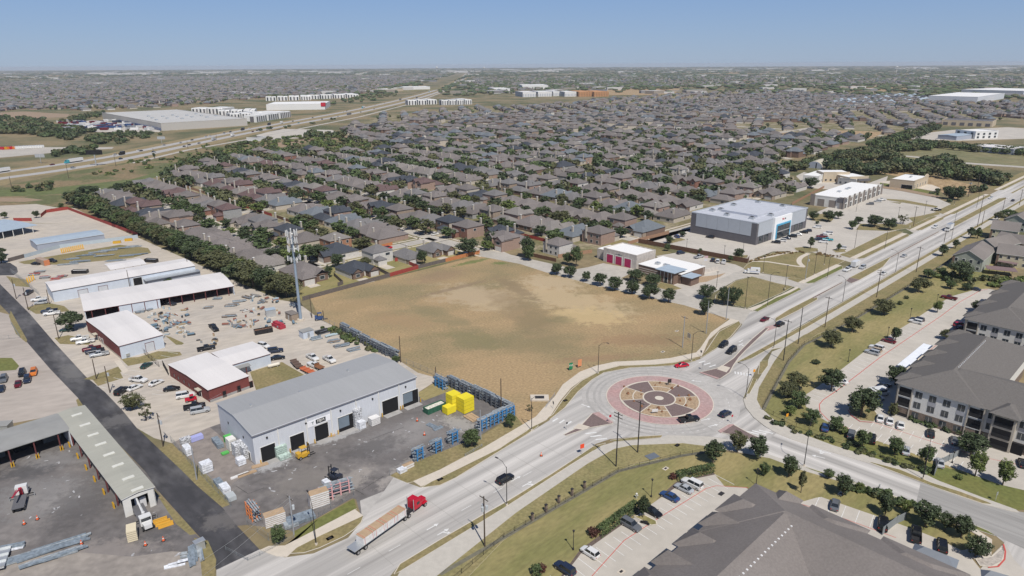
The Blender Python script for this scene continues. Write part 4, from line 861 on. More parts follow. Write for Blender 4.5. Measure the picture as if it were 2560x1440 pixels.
for i, (x, y, k, c, cw) in enumerate(hv):
    g = G(x, y); d, q, an = onroad(HW1 if cw else HW2, g); off = random.choice((-3, 0, 3.2))
    sw = variant(FAR[k], {'paint': PAINT[c]}) if k != 'semi' or c != 'white' else variant(FAR[k], {'paint': PAINT[c], 'paint_grey': PAINT['teal' if x > 100 else 'grey']})
    single(sw, KN[k][0], (q[0]-off*math.sin(an), q[1]+off*math.cos(an), .1), an+(math.pi if cw else 0), '%s %s on the distant highway, %s vehicle from the left' % ({'dark': 'dark'}.get(c, c), KN[k][0].replace('_', ' '), ordn(i+1)), KN[k][1], 'vehicles on the distant highway')
# ---------------------------------------------------------------- buildings
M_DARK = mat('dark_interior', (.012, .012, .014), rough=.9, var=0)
M_WIN = mat('window_pane', (.035, .045, .055), rough=.15, var=0, spec=.7); M_TRIM = C('white_trim', (.66, .65, .62))
M_FBMW = mat('pale_metal_wall', (.56, .58, .62), rough=.6, var=.05, scale=.4, var2=.05, scale2=3, stretch=(A0, 8)); M_FBMR = mat('grey_metal_roof', (.33, .335, .34), rough=.6, var=.04, scale=.12, var2=.025, scale2=1.2, stretch=(A0+math.pi/2, .03))
M_WROOF = mat('white_metal_roof', (.66, .635, .62), rough=.6, var=.06, scale=.15, var2=.025, scale2=.9, stretch=(A0+math.pi/2, .05)); M_WWALL = mat('white_metal_wall', (.52, .57, .64), rough=.6, var=.05, scale=.5)
M_REDW = mat('dark_red_wall', (.175, .05, .045), rough=.7, var=.08, scale=.6); M_REDT = C('dark_red_trim', (.13, .04, .04))
M_TANR = mat('khaki_metal_roof', (.37, .365, .315), rough=.6, var=.05, scale=.3, var2=.05, scale2=1.4, stretch=(A0, .05)); M_GRYR = mat('weathered_roof', (.29, .29, .28), rough=.7, var=.08, scale=.3)
M_BLUR = mat('blue_grey_roof', (.36, .43, .50), rough=.5, var=.06, scale=.4); M_BLUW = mat('blue_grey_wall', (.33, .36, .42), var=.05)
M_SHING = {}
for n_, c_ in dict(brown=(.172, .153, .145), grey=(.158, .151, .149), tan=(.20, .182, .168), slate=(.058, .064, .076), red=(.125, .085, .082), blue=(.14, .155, .17), taupe=(.15, .134, .127)).items():
    M_SHING[n_] = mat(n_+'_shingles', (c_[0]*1.04, c_[1]*1.05, c_[2]*1.07), rough=.95, var=.12, scale=1.5, var2=.07, scale2=.12, spec=.1)
M_BRK = {}
for n_, c_ in dict(tan=(.34, .27, .21), red=(.25, .13, .10), pink=(.35, .25, .205), cream=(.50, .45, .38), white=(.60, .58, .55), brown=(.20, .135, .105), grey=(.33, .33, .33), orange=(.40, .21, .13)).items():
    M_BRK[n_] = mat(n_+'_masonry', tuple(q*.88 for q in c_), rough=.9, var=.1, scale=1.2)
def frame(h, A, B, Cc):
    a, b, c = [Vector(G(*p, h)[:2]) for p in (A, B, Cc)]
    an = math.atan2((b-a).y, (b-a).x); W = (b-a).length; nn = Vector((-math.sin(an), math.cos(an))); D = (c-a).dot(nn)
    return a, an, W, D
class B:
    """a building: local x along its front, y going back, z up"""
    def __init__(s, name, label, cat, org, an, W, D, group=None):
        s.o = empty(name, (org[0], org[1], 0), an, label, cat, group); s.W, s.D = W, D; s.an = an; s.org = org
    def lx(s, p, z=0):     # local x,y of a pixel at height z
        g = G(*p, z); dx, dy = g[0]-s.org[0], g[1]-s.org[1]; c, n = math.cos(s.an), math.sin(s.an)
        return (dx*c+dy*n, -dx*n+dy*c)
    def wall(s, h, mt, x0=0, x1=None, y0=0, y1=None, z0=0, name='wall', top=None):
        mb = MB(); mb.box(x0, s.W if x1 is None else x1, y0, s.D if y1 is None else y1, z0, h, mt, top); return mb.build(name, s.o)
    def gable(s, h, rise, mt, ov=.25, x0=0, x1=None, y0=0, y1=None, ridge='x', ym=.5, th=.18, wallmt=None, name='roof', trim=None):
        x1 = s.W if x1 is None else x1; y1 = s.D if y1 is None else y1; mb = MB()
        if ridge == 'x': P = lambda u, v, z: (x0+u*(x1-x0), y0+v*(y1-y0), z); e = ov/abs(x1-x0); e2 = ov/abs(y1-y0)
        else: P = lambda u, v, z: (x0+v*(x1-x0), y0+u*(y1-y0), z); e = ov/abs(y1-y0); e2 = ov/abs(x1-x0)
        sec = [(-e2, h-rise*e2/ym), (ym, h+rise), (1+e2, h-rise*e2/(1-ym))]
        for u0, u1 in ((-e, 1+e),):
            for (v0, z0), (v1, z1) in zip(sec, sec[1:]):
                mb.poly([P(u0, v0, z0+th), P(u1, v0, z0+th), P(u1, v1, z1+th), P(u0, v1, z1+th)], mt)
                mb.poly([P(u0, v1, z1), P(u1, v1, z1), P(u1, v0, z0), P(u0, v0, z0)], trim or mt)
            for u in (u0, u1):
                mb.poly([P(u, v, z) for v, z in sec]+[P(u, v, z+th) for v, z in reversed(sec)], trim or mt)
            for v, z in (sec[0], sec[2]): mb.poly([P(u0, v, z), P(u1, v, z), P(u1, v, z+th), P(u0, v, z+th)], trim or mt)
        r = mb.build(name, s.o)
        if wallmt:
            g = MB()
            for u in (0, 1): g.poly([P(u, 0, h), P(u, 1, h), P(u, ym, h+rise)], wallmt)
            g.build('gable_wall', s.o)
        return r
    def op(s, side, a0, a1, z0, z1, mt=M_DARK, name='door', frame=M_TRIM, fw=.12, off=0., pr=.05, sub=None, parent=None):  # default panel is flat near-black, painting the shade of an open doorway
        """a framed flat panel on a wall: side f/b/l/r, a0..a1 along the wall"""
        def T(a, d, z): return {'f': (a, -off-d, z), 'b': (a, s.D+off+d, z), 'l': (-off-d, a, z), 'r': (s.W+off+d, a, z)}[side]
        def slab(mb, a0, a1, z0, z1, d0, d1, m_):
            q = [T(a0, d0, z0), T(a1, d1, z1)]; lo = [min(q[0][i], q[1][i]) for i in range(3)]; hi = [max(q[0][i], q[1][i]) for i in range(3)]
            mb.box(lo[0], hi[0], lo[1], hi[1], lo[2], hi[2], m_)
        mb = MB(); slab(mb, a0, a1, z0, z1, -.02, pr, mt); o = mb.build(name, parent or s.o)
        if frame:
            mb = MB()
            slab(mb, a0-fw, a0, z0, z1+fw, -.02, pr+.06, frame); slab(mb, a1, a1+fw, z0, z1+fw, -.02, pr+.06, frame); slab(mb, a0, a1, z1, z1+fw, -.02, pr+.06, frame)
            f = mb.build('frame', o)
        return o
    def part(s, name, boxes, parent=None):
        mb = MB()
        for b in boxes: mb.box(*b)
        return mb.build(name, parent or s.o)
def text(txt, size, mt, parent, loc, rot, ext=.05, name='lettering'):
    cu = bpy.data.curves.new('t', 'FONT'); cu.body = txt; cu.size = size; cu.extrude = ext; cu.align_x = 'CENTER'; cu.align_y = 'CENTER'; cu.resolution_u = 2
    tmp = bpy.data.objects.new('t', cu); COL.objects.link(tmp); bpy.context.view_layer.update()
    me = bpy.data.meshes.new_from_object(tmp.evaluated_get(bpy.context.evaluated_depsgraph_get())); bpy.data.objects.remove(tmp)
    me.materials.clear(); me.materials.append(mt); me.name = name
    o = bpy.data.objects.new(name, me); COL.objects.link(o); o.parent = parent; o.location = loc; o.rotation_euler = rot; return o
# --- grey supply warehouse
a, an, W, D = frame(8.4, (630,1089), (1039,942), (920,889)); D = frame(8.4, (630,1089), (1039,942), (523,1015))[3]
b = B('supply_warehouse', 'long grey roofed warehouse with pale metal walls and dark loading doors', 'warehouse', a, an, W, D)
b.wall(8.4, M_FBMW); b.gable(8.4, 1.1, M_FBMR, trim=C('pale_trim', (.62, .64, .68)), wallmt=M_FBMW)
b.part('gutter', [(-.2, W+.2, -.42, -.24, 8.12, 8.34, C('dark_gutter', (.2, .2, .22)))])
def X(p): return b.lx(p)[0]
dx = [((642,1144),(679,1132),4.3), ((714,1116),(748,1103),4.3), ((775,1093),(808,1081),4.6), ((831,1070),(876,1055),4.5), ((944,1031),(984,1017),4.5), ((996,1012),(1034,998),4.5)]
for i, (p, q, hh) in enumerate(dx):
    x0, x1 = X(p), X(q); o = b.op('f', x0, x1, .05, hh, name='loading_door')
    if i in (3, 5): b.part('door_shutter', [(x0+.1, x0+(x1-x0)*.62, -.09, -.055, 1.2, hh-.2, C('shutter_blue', (.16, .2, .24)))], o)
    b.part('ramp', [(x0, x1, -2.2, -.08, .03, .12, mat('ramp_concrete', (.36, .35, .34)))], o)
    b.part('guard_post', [(x0-.6, x0-.35, -.6, -.35, 0, 1.2, PAINT['yellow']), (x1+.35, x1+.6, -.6, -.35, 0, 1.2, PAINT['yellow'])])
for p in ((690,1129), (760,1103), (820,1079), (882,1056), (938,1035), (990,1017)):
    x = X(p); b.part('downpipe', [(x-.13, x+.13, -.22, 0, 0, 8.1, M_TRIM)])
for x in (3.5, 14, 24, 34, 45): b.part('wall_lamp', [(x-.2, x+.2, -.3, 0, 6.3, 6.7, M_BLKP)])
for p in ((663,920), (480,980), (628,1020)): pass
x0, x1 = X((760,1103)), X((820,1079)); xm = (x0+x1)/2
sg = b.part('sign_board', [(x0+.3, x1-.3, -.1, -.02, 4.9, 6.6, C('sign_white', (.8, .8, .82)))])
b.part('sign_panel', [(xm-.9, xm+1.9, -.14, -.1, 5.2, 6.4, C('sign_black', (.015, .02, .025)))], sg)
text('FBM', 1.15, M_TRIM, sg, (xm+.5, -.18, 5.8), (R(90), 0, 0)); text('T', 1.1, C('sign_grey', (.12, .16, .17)), sg, (xm-1.8, -.14, 5.75), (R(90), 0, 0), name='emblem')
for px_, py_ in ((628,1018), (750,985), (870,930)):
    q = b.lx((px_, py_), 9); b.part('roof_vent', [(q[0]-.25, q[0]+.25, q[1]-.25, q[1]+.25, 8.6, 9.9, M_ALU)])
b.op('l', 3, 4, 0, 2.2, name='side_door')
for y in (6, 16): b.part('wall_vent', [(-.1, 0, y, y+.5, 5, 5.6, M_BLKP)])
# --- L shaped open storage shed
def openshed(name, label, A, Bp, Cc, h, rise, roofm, wallm, ncol, colm, opn='f', sky=None, boll=False, ym=.5, back=True, cat='shed', colh=None, trim=None):
    a, an, W, D = frame(h, A, Bp, Cc); b = B(name, label, cat, a, an, W, D)
    if D < 0: b.flip = True
    y1 = D; th = .2
    if back:
        b.wall(h-.05, wallm, y0=D-math.copysign(.25, D), y1=D, name='back_wall'); b.part('end_wall', [(0, .25, min(0, D), max(0, D), 0, h-.06, wallm)]); b.part('end_wall', [(W-.25, W, min(0, D), max(0, D), 0, h-.06, wallm)])
    b.gable(h, rise, roofm, ym=ym, trim=trim)
    for i in range(ncol):
        x = W*(i+.5)/ncol if ncol > 1 else W/2; b.part('column', [(x-.14, x+.14, .1*(1 if D > 0 else -1)-.14, .1*(1 if D > 0 else -1)+.14, 0, h-.05, colm)])
        if boll: b.part('bollard', [(x-.35, x-.1, -.75, -.5, 0, 1.3, PAINT['yellow']), (x+.15, x+.4, -.75, -.5, 0, 1.3, PAINT['yellow'])])
    return b
b = openshed('storage_shed', 'weathered grey roofed open shed at the left picture edge', (-80,1156), (173,1075), (134,1038), 4.7, .25, M_GRYR, M_FBMW, 4, M_REDT, boll=True)
for i, x in enumerate((6, 12, 18.5, 24)):
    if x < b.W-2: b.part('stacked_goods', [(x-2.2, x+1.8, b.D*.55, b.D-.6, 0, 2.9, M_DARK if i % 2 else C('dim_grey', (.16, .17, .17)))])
a, an, W, D = frame(4.7, (173,1075), (305,1249), (134,1038)); D = abs(frame(4.7, (305,1249), (393,1225), (134,1038))[2]-.4)
# long side runs along the yard; x along the yard side, y towards the asphalt road
b = B('long_storage_shed', 'long khaki roofed shed with skylight strips beside the black asphalt road', 'shed', a, an, W, D)
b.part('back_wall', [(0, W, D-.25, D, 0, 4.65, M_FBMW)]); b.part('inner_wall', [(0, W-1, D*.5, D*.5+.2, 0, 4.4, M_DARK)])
q = b.lx((134,1038), 4.7); x00 = min(q[0], -2)
b.gable(4.7, .35, M_TANR, x0=x00, trim=M_TRIM); b.part('end_wall', [(W-.3, W, 0, 1.6, 0, 4.65, M_TRIM), (W-.3, W, D-1.4, D, 0, 4.65, M_TRIM), (W-.3, W, 1.6, D-1.4, 3.9, 4.65, M_TRIM)])
for px_ in ((190,1038), (211,1063), (234,1087), (254,1110), (276,1135), (299,1162), (325,1194), (349,1221)):
    q = b.lx(px_, 5.1); d_ = D*.3; y0 = D*.35
    b.part('skylight', [(q[0]-.5, q[0]+.5, y0, y0+d_*1.25, 5.12, 5.29, C('skylight_strip', (.60, .60, .55)))])
for p in ((168,1119), (192,1146), (213,1175), (237,1203), (262,1234), (287,1268)):
    x = b.lx(p)[0]; b.part('column', [(x-.15, x+.15, .05, .35, 0, 4.6, M_REDT)]); b.part('bollard', [(x-.3, x, -.9, -.6, 0, 1.4, PAINT['yellow']), (x+.3, x+.6, -.9, -.6, 0, 1.4, PAINT['yellow'])])
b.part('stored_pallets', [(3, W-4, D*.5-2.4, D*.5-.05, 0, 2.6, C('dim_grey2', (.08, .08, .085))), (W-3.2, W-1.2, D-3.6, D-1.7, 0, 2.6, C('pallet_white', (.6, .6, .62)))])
# --- generic closed sheds
def shed(name, label, A, Bp, Cc, h, rise, roofm, wallm, doors=(), front=None, ym=.5, ridge='x', sky=0, cat='building', trim=None, group=None):
    a, an, W, D = frame(h, A, Bp, Cc); b = B(name, label, cat, a, an, W, D, group)
    b.wall(h, wallm, y0=min(0, D), y1=max(0, D)); b.gable(h, rise, roofm, ridge=ridge, ym=ym, wallmt=wallm, trim=trim)
    if front: b.part('front_wall', [(-.04, W+.04, -.06, 0, 0, h-.02, front)])
    for d in doors: b.op(*d)
    return b
b = shed('red_walled_shed', 'white roofed shed with dark red wall on its parking side', (215,800), (298,866), (322,780), 4.8, .5, M_WROOF, M_WWALL, ridge='y', trim=M_REDT, front=M_REDW)
D = b.D; W = b.W
b.op('r', 8, 10.8, 0, 3.4, mt=C('roller_white', (.5, .52, .55)), name='roller_door', frame=M_REDT); b.op('f', 11, 12.2, 0, 2.2, off=.06, name='front_door'); b.op('f', 17, 18.2, 0, 2.2, off=.06, name='front_door'); b.op('f', 14, 15.2, 1, 2, off=.06, name='window', mt=M_WIN)
b.part('door_canopy', [(10.4, 12.8, -1.4, -.1, 2.5, 2.7, C('cream_panel', (.5, .47, .38)))]); b.part('stone_base', [(-.05, W+.05, -.1, -.061, 0, .6, M_BRK['cream'])]); b.part('meter_box', [(W, W+.3, 1.5, 2.6, .6, 1.6, M_ALU)])
b = shed('dark_red_building', 'dark red walled building with white metal roof beside the striped lot', (421,912), (521,976), (522,885), 4.0, .5, M_WROOF, M_REDW, ridge='y', trim=M_REDT)
D = b.D; W = b.W
for y in (4, 8.6, 12.6): b.op('r', y, y+1, 0, 2.1, name='side_door', frame=M_REDT)
b.part('stone_base', [(W, W+.05, 0, D, 0, .8, M_BRK['grey'])])
for x in (3, 6, 10, 13.5, 17.5): b.op('f', x, x+1.1, .9, 2, name='window', mt=M_WIN, frame=M_REDT)
b.op('f', 21, 22.2, 0, 2.2, name='front_door'); b.part('door_canopy', [(20.4, 22.8, -1.2, 0, 2.5, 2.7, C('cream_panel', (.5, .47, .38)))])
b = shed('annex_shed', 'white walled annex shed behind the dark red building', (572,915), (675,885), (522,885), 3.8, .45, M_WROOF, M_WWALL, trim=M_REDT)
b.D = abs(b.D)
b = openshed('porch_roof', 'small grey lean-to roof between the annex and the dark red building', (585,925), (625,914), (583,912), 2.8, .1, M_GRYR, M_WWALL, 2, M_REDT, back=False)
b = shed('long_white_shed', 'long white shed with roof lights farthest up the industrial yard', (130,729), (487,665), (96,709), 4.8, .7, M_WROOF, M_WWALL, trim=C('dark_trim', (.1, .07, .06)))
for p, q in (((195,740), (218,735)), ((243,728), (265,724))):
    x0, x1 = b.lx(p, 0)[0], b.lx(q, 0)[0]; b.op('f', x0, x1, 0, 3.3, mt=C('roller_white', (.5, .52, .55)), name='roller_door', frame=M_REDT)
x0, x1 = b.lx((334,716))[0], b.lx((355,712))[0]; b.op('f', x0, x1, 0, 4.2, name='loading_door')
for i in range(8):
    t = (i+.5)/8; q = b.lx((140+i*44, 712-i*7.0), 5.4); b.part('roof_light', [(b.W*t-1, b.W*t+1, b.D*.32-1.1, b.D*.32, 5.22, 5.33, C('dull_skylight', (.38, .36, .25)))])
x0 = b.lx((358,712))[0]; b.part('lean_to', [(x0, b.W+1, -4.5, -.1, 3.0, 3.15, M_ALU), (x0+1, b.W+1, -3.6, -3.4, 0, 3, M_BLUW)])
b = openshed('open_sided_shed', 'white roofed shed with open bays facing the tan yard', (211,779), (584,716), (155,744), 3.9, .5, M_WROOF, M_WWALL, 12, M_REDT, trim=M_REDT)
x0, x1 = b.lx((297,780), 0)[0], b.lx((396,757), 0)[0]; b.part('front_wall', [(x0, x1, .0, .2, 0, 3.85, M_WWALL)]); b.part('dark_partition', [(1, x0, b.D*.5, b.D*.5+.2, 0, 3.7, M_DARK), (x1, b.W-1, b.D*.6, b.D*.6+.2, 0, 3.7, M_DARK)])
b.part('stored_lumber', [(x1+14, x1+19, b.D*.4, b.D*.55, 0, 2.2, C('lumber', (.25, .17, .09)))])
b = openshed('steel_canopy', 'white metal canopy roof between the storage yard and the long shed', (277,675), (365,660), (254,662), 4.6, .6, M_WROOF, M_WWALL, 4, M_REDT, back=False)
b = shed('blue_roofed_shed', 'blue grey metal shed in the upper left lot', (92,612), (260,586), (70,600), 3.6, .6, M_BLUR, M_BLUW, trim=M_TRIM)
for i in range(4): b.part('roof_light', [(b.W*(i+.6)/4.2-1, b.W*(i+.6)/4.2+1, b.D*.3-1, b.D*.3, 3.95, 4.05, C('dull_green', (.25, .28, .22)))])
b = openshed('boat_canopy', 'pale metal canopy sheltering vehicles at the upper left edge', (-60,592), (92,563), (-30,556), 4.2, .4, M_BLUR, M_WWALL, 6, M_TRIM, back=False)
b = openshed('boat_canopy', 'pale blue canopy cut by the left picture edge behind another canopy', (-60,575), (24,556), (-60,562), 4.2, .4, M_BLUR, M_WWALL, 3, M_TRIM, back=False)
# --- grey store with white entrance
a, an, W, D = frame(11.9, (1894,560), (2020,521), (1720,534))
b = B('gym_building', 'large grey panelled store with white front and blue framed entrance', 'building', a, an, W, D)
M_SG, M_SL = mat('charcoal_brick', (.125, .12, .13), var=.08, scale=1), mat('light_grey_panel', (.40, .43, .47), var=.03)
b.wall(11.9, M_SG); b.part('flat_roof', [(.5, W-.5, .5, D-.5, 11.9, 11.95, mat('pale_roof_sheet', (.47, .49, .54), var=.06, scale=.3))])
b.part('parapet', [(-.05, .5, -.05, D+.05, 11.9, 12.5, M_SL), (W-.5, W+.05, -.05, D+.05, 11.9, 12.5, M_SL), (.5, W-.5, -.05, .45, 11.9, 12.5, M_SL), (.5, W-.5, D-.45, D+.05, 11.9, 12.5, M_SL)])
b.part('raised_roof', [(W*.25, W*.8, D*.2, D*.75, 11.95, 13.2, mat('pale_roof_sheet', (.47, .49, .54)))])
for i in range(5): b.part('wall_panel', [(-.12, -.03, D*.08+i*D*.168, D*.08+(i+1)*D*.168-.12, 4.6, 11.85, M_SL)])
x0, x1 = W*.29, W*.63
b.part('front_panel', [(1.5, x0, -.12, -.02, 4.5, 11.8, M_SL), (x1, W-2, -.12, -.02, 4.5, 11.8, M_SL)])
e = b.part('entrance_front', [(x0, x1, -1.2, -.02, 0, 12.6, mat('bright_white_panel', (.78, .79, .80), var=.02))])
b.part('blue_portal', [(x0+2.3, x1-1.2, -1.5, -1.21, 0, 8.6, C('sky_blue_panel', (.10, .36, .55)))], e); b.part('entrance_glass', [(x0+3.3, x1-2.2, -1.56, -1.51, 0, 7.6, M_WIN)], e)
b.part('mullion', [(x0+3.3, x1-2.2, -1.64, -1.57, 3.9, 4.4, C('mid_grey', (.35, .35, .35)))]+[(x0+3.3+i*1.9, x0+3.42+i*1.9, -1.62, -1.565, 0, 7.6, M_BLKP) for i in range(8)], e)
text('TRU', 1.5, PAINT['red'], e, ((x0+x1)/2-.6, -1.25, 10.7), (R(90), 0, 0), name='red_logo'); text('fit', 1.5, M_BLKP, e, ((x0+x1)/2+2, -1.25, 10.7), (R(90), 0, 0), name='dark_logo')
for x in (3.5, 9.5, W-15.5, W-9): b.op('f', x, x+4, .3, 4.2, mt=M_WIN, name='shop_window', off=.0, frame=M_BLKP)
for x, y in ((.15, .2), (.12, .55), (.2, .85), (.4, .12), (.6, .85), (.88, .3), (.9, .7), (.3, .8)): b.part('rooftop_unit', [(W*x-1.1, W*x+1.1, D*y-1.4, D*y+1.4, 11.95, 13.3, M_ALU), (W*x-.7, W*x+.7, D*y-.8, D*y+.8, 13.3, 13.5, M_BLKP)])
# --- fire station
a, an, W, D = frame(6.6, (1509,621), (1592,641), (1644,624)); D = frame(6.6, (1592,641), (1509,621), (1561,609))[3]; D = abs(D)
b = B('fire_station', 'pale masonry fire station with three magenta bay doors', 'building', a, an, W, D)
M_PM = mat('banded_masonry', (.50, .46, .42), var=.06, scale=1, var2=.12, scale2=.8); M_WR2 = mat('bright_flat_roof', (.80, .79, .77), rough=.6, var=.02)
b.wall(6.6, M_PM); b.part('parapet', [(-.03, .35, -.03, D+.03, 6.6, 7.1, M_PM), (W-.35, W+.03, -.03, D+.03, 6.6, 7.1, M_PM), (.35, W-.35, -.03, .35, 6.6, 7.1, M_PM), (.35, W-.35, D-.35, D+.03, 6.6, 7.1, M_PM)]); b.part('flat_roof', [(.36, W-.36, .36, D-.36, 6.6, 6.68, M_WR2)])
for i in range(3):
    x = W*(.11+.27*i); b.op('f', x, x+W*.19, 0, 4.3, mt=C('magenta_door', (.42, .03, .11)), name='bay_door', frame=M_TRIM, fw=.3)
    b.part('door_panel_lines', [(x+.1, x+W*.19-.1, -.075, -.055, z, z+.06, C('magenta_line', (.2, .02, .06))) for z in (.8, 1.6, 2.4, 3.2)])
b.part('emblem_wings', [(W*.38, W*.58, -.1, -.02, 5.2, 5.35, C('sign_grey', (.12, .16, .17))), (W*.45, W*.51, -.1, -.02, 5.05, 5.6, C('sign_grey', (.12, .16, .17)))])
b.part('left_wing', [(-W*.28, -.05, 2, D*.8, 0, 5.2, M_PM), (-W*.28+.3, -.1, 2.3, D*.8-.3, 5.2, 5.24, M_WR2)])
a, an, W2, D2 = frame(4.4, (1595,661), (1662,671), (1650,640))
q = b.lx((1595,661), 4.4); fl = b
c = B('station_wing', 'low white roofed office wing of the fire station', 'building', G(1595,661,4.4), b.an, (Vector(G(1664,672,4.4)[:2])-Vector(G(1595,661,4.4)[:2])).length+1, 1)
q2 = c.lx((1757,660), 4.4); W2 = c.W; D2 = max(12, c.lx((1650,640), 4.4)[1])
c.part('wall', [(0, W2+9, .5, D2, 0, 4.4, M_BRK['brown'])]); c.part('flat_roof', [(-.2, W2+9.2, .3, D2+.2, 4.4, 4.65, M_WR2)]); c.part('stone_band', [(-.02, W2, .44, .5, z, z+.35, M_PM) for z in (.8, 1.8, 2.8)])
c.part('entry_tower', [(W2-1, W2+7.5, -3, 5, 0, 5.6, M_BRK['brown'])]); c.part('tower_roof', [(W2-2, W2+8.5, -4, 6, 5.6, 5.85, M_BLUR)])
for i in range(4): c.part('tower_fin', [(W2+.3+i*2, W2+.6+i*2, -3.1, -3.0, .5, 5.2, M_TRIM)])
c.part('entry_glass', [(W2+2.5, W2+4.2, -3.06, -3.0, 0, 2.6, M_WIN)]); c.part('porch_roof', [(W2+9.3, W2+15, 0, 8, 3.9, 4.1, M_BLUR)]); c.part('porch_wall', [(W2+9.3, W2+14, 1, 7.5, 0, 3.9, M_BRK['brown'])])
c.part('rooftop_unit', [(6, 8, 5, 7, 4.65, 5.8, M_ALU), (10, 13, 6, 7.5, 4.65, 5.6, M_ALU)])
# --- strip mall, cream building, cream plaza, arched barn
a, an, W, D = frame(7.2, (2110,497), (2205,462), (2028,487))
b = B('retail_strip', 'white flat roofed retail strip with brown brick piers', 'building', a, an, W, D)
M_STN = mat('taupe_brick', (.24, .21, .19), var=.06); b.wall(7.0, M_TRIM); b.part('flat_roof', [(.4, W-.4, .4, D-.4, 7.0, 7.06, M_WR2)]); b.part('parapet', [(0, W, -.1, .4, 7, 7.6, M_TRIM), (-.1, .4, .4, D, 7, 7.6, M_TRIM)])
for i in range(9): x = W*i/8; b.part('brick_pier', [(x-1, x+1, -.7, -.1, 0, 8.2, M_STN)])
for i in range(8): x = W*(i+.5)/8; b.op('f', x-1.9, x+1.9, 0, 3.2, mt=M_WIN, name='shop_window', frame=M_TRIM); b.part('sign_band', [(x-1.8, x+1.8, -.18, -.1, 4, 6.4, M_STN if i % 2 else PAINT['grey'])])
text('D', 1.8, M_TRIM, b.o, (W*.56, -.22, 5.2), (R(90), 0, 0), name='shop_sign')
b.part('end_pier', [(-.7, -.1, 0, 2, 0, 8, M_STN), (-.7, -.1, D-3, D, 0, 8, M_STN)]); 
for y in (.15, .5): b.op('l', D*y+1.5, D*(y+.28), .3, 5.2, mt=M_STN, name='brick_panel')
b.part('dark_corner', [(-.75, 3.5, -.75, 4, 4.2, 7.4, M_SG)]); b.part('rooftop_unit', [(W*.5, W*.53, D*.5, D*.6, 7.06, 8, M_ALU), (W*.56, W*.59, D*.5, D*.6, 7.06, 8, M_ALU), (W*.3, W*.34, D*.5, D*.6, 7.06, 8, M_ALU)])
a, an, W, D = frame(6.5, (2287,454), (2322,441), (2222,449))
b = B('cream_store', 'cream stucco store with a rounded parapet end', 'building', a, an, W, D); M_CRM = mat('cream_stucco', (.50, .42, .31), var=.05); b.wall(6.5, M_CRM); b.part('flat_roof', [(.4, W-.4, .4, D-.4, 6.5, 6.55, M_WR2)]); b.part('parapet', [(-.1, W+.1, -.15, .4, 6.5, 7.3, M_CRM), (-.1, .4, .4, D, 6.5, 7.0, M_CRM)])
mb = MB(); k = [(W-5+5*math.cos(R(t))*.9, 7.3+1.9*math.sin(R(t))) for t in range(0, 181, 20)]; mb.poly([(x-.5, -.15, z) for x, z in k], M_CRM).poly([(x-.5, .4, z) for x, z in reversed(k)], M_CRM)
for (x0, z0), (x1, z1) in zip(k, k[1:]): mb.poly([(x0-.5, -.15, z0), (x1-.5, -.15, z1), (x1-.5, .4, z1), (x0-.5, .4, z0)], M_CRM)
mb.build('rounded_parapet', b.o)
for i in range(5): x = 1+W*i/5.2; b.op('f', x, x+1.8, 1.0, 3.6, mt=M_WIN, name='window')
b.op('l', 1, 9, 0, 3.4, name='porch'); b.part('rooftop_unit', [(W*.5, W*.6, D*.45, D*.52, 6.55, 7.8, M_ALU)])  # porch is a flat near-black panel, its shade put into the colour
for i, (A_, B_, C_, h_, m_, lb) in enumerate((((2048,441),(2080,430),(2012,436),6,M_TRIM,'white flat roofed block at the left end of the cream offices'), ((2060,432),(2125,432),(2070,425),8,M_CRM,'cream office block with small square windows'), ((2095,446),(2140,450),(2100,438),5,M_BRK['grey'],'pale grey front block before the cream offices'), ((2125,444),(2172,442),(2110,434),6.5,M_CRM,'cream end block with a dark awning'))):
    a, an, W, D = frame(h_, A_, B_, C_); D = max(9, abs(D)); b = B('office_block', lb, 'building', a, an, W, D); b.wall(h_, m_); b.part('flat_roof', [(.3, W-.3, .3, D-.3, h_, h_+.05, M_WR2)]); b.part('parapet', [(-.05, W+.05, -.1, .3, h_, h_+.7, m_)])
    for j in range(max(2, int(W/4))): b.op('f', 1.5+j*4, 3+j*4, 1.2, 2.8, mt=M_WIN, name='window', frame=None); 
    if i == 3: b.part('awning', [(W*.4, W+1, -1.5, -.1, 3.5, 5.2, M_SG)])
b = empty('arched_barn', G(2052,422), math.atan2(G(2100,414)[1]-G(2075,424)[1], G(2100,414)[0]-G(2075,424)[0]), 'pale arched metal barn before the dark woodland', 'barn')
mb = MB(); mw = mat('pale_arched_metal', (.50, .46, .37), var=.06); L_ = 26; r_ = 7.5; n_ = 12
pt = [(r_*math.cos(math.pi*i/n_), r_*.85*math.sin(math.pi*i/n_)) for i in range(n_+1)]
for (y0, z0), (y1, z1) in zip(pt, pt[1:]): mb.poly([(0, y0+6, z0), (L_, y0+6, z0), (L_, y1+6, z1), (0, y1+6, z1)], mw)
mb.build('arched_roof', b); mb = MB(); mb.poly([(0, y+6, z) for y, z in pt], M_BLUW).poly([(L_, y+6, z) for y, z in reversed(pt)], M_BLUW); mb.build('end_wall', b); mb = MB(); mb.box(-.06, 0, 4, 5, 0, 5, M_DARK); mb.build('barn_door', b)
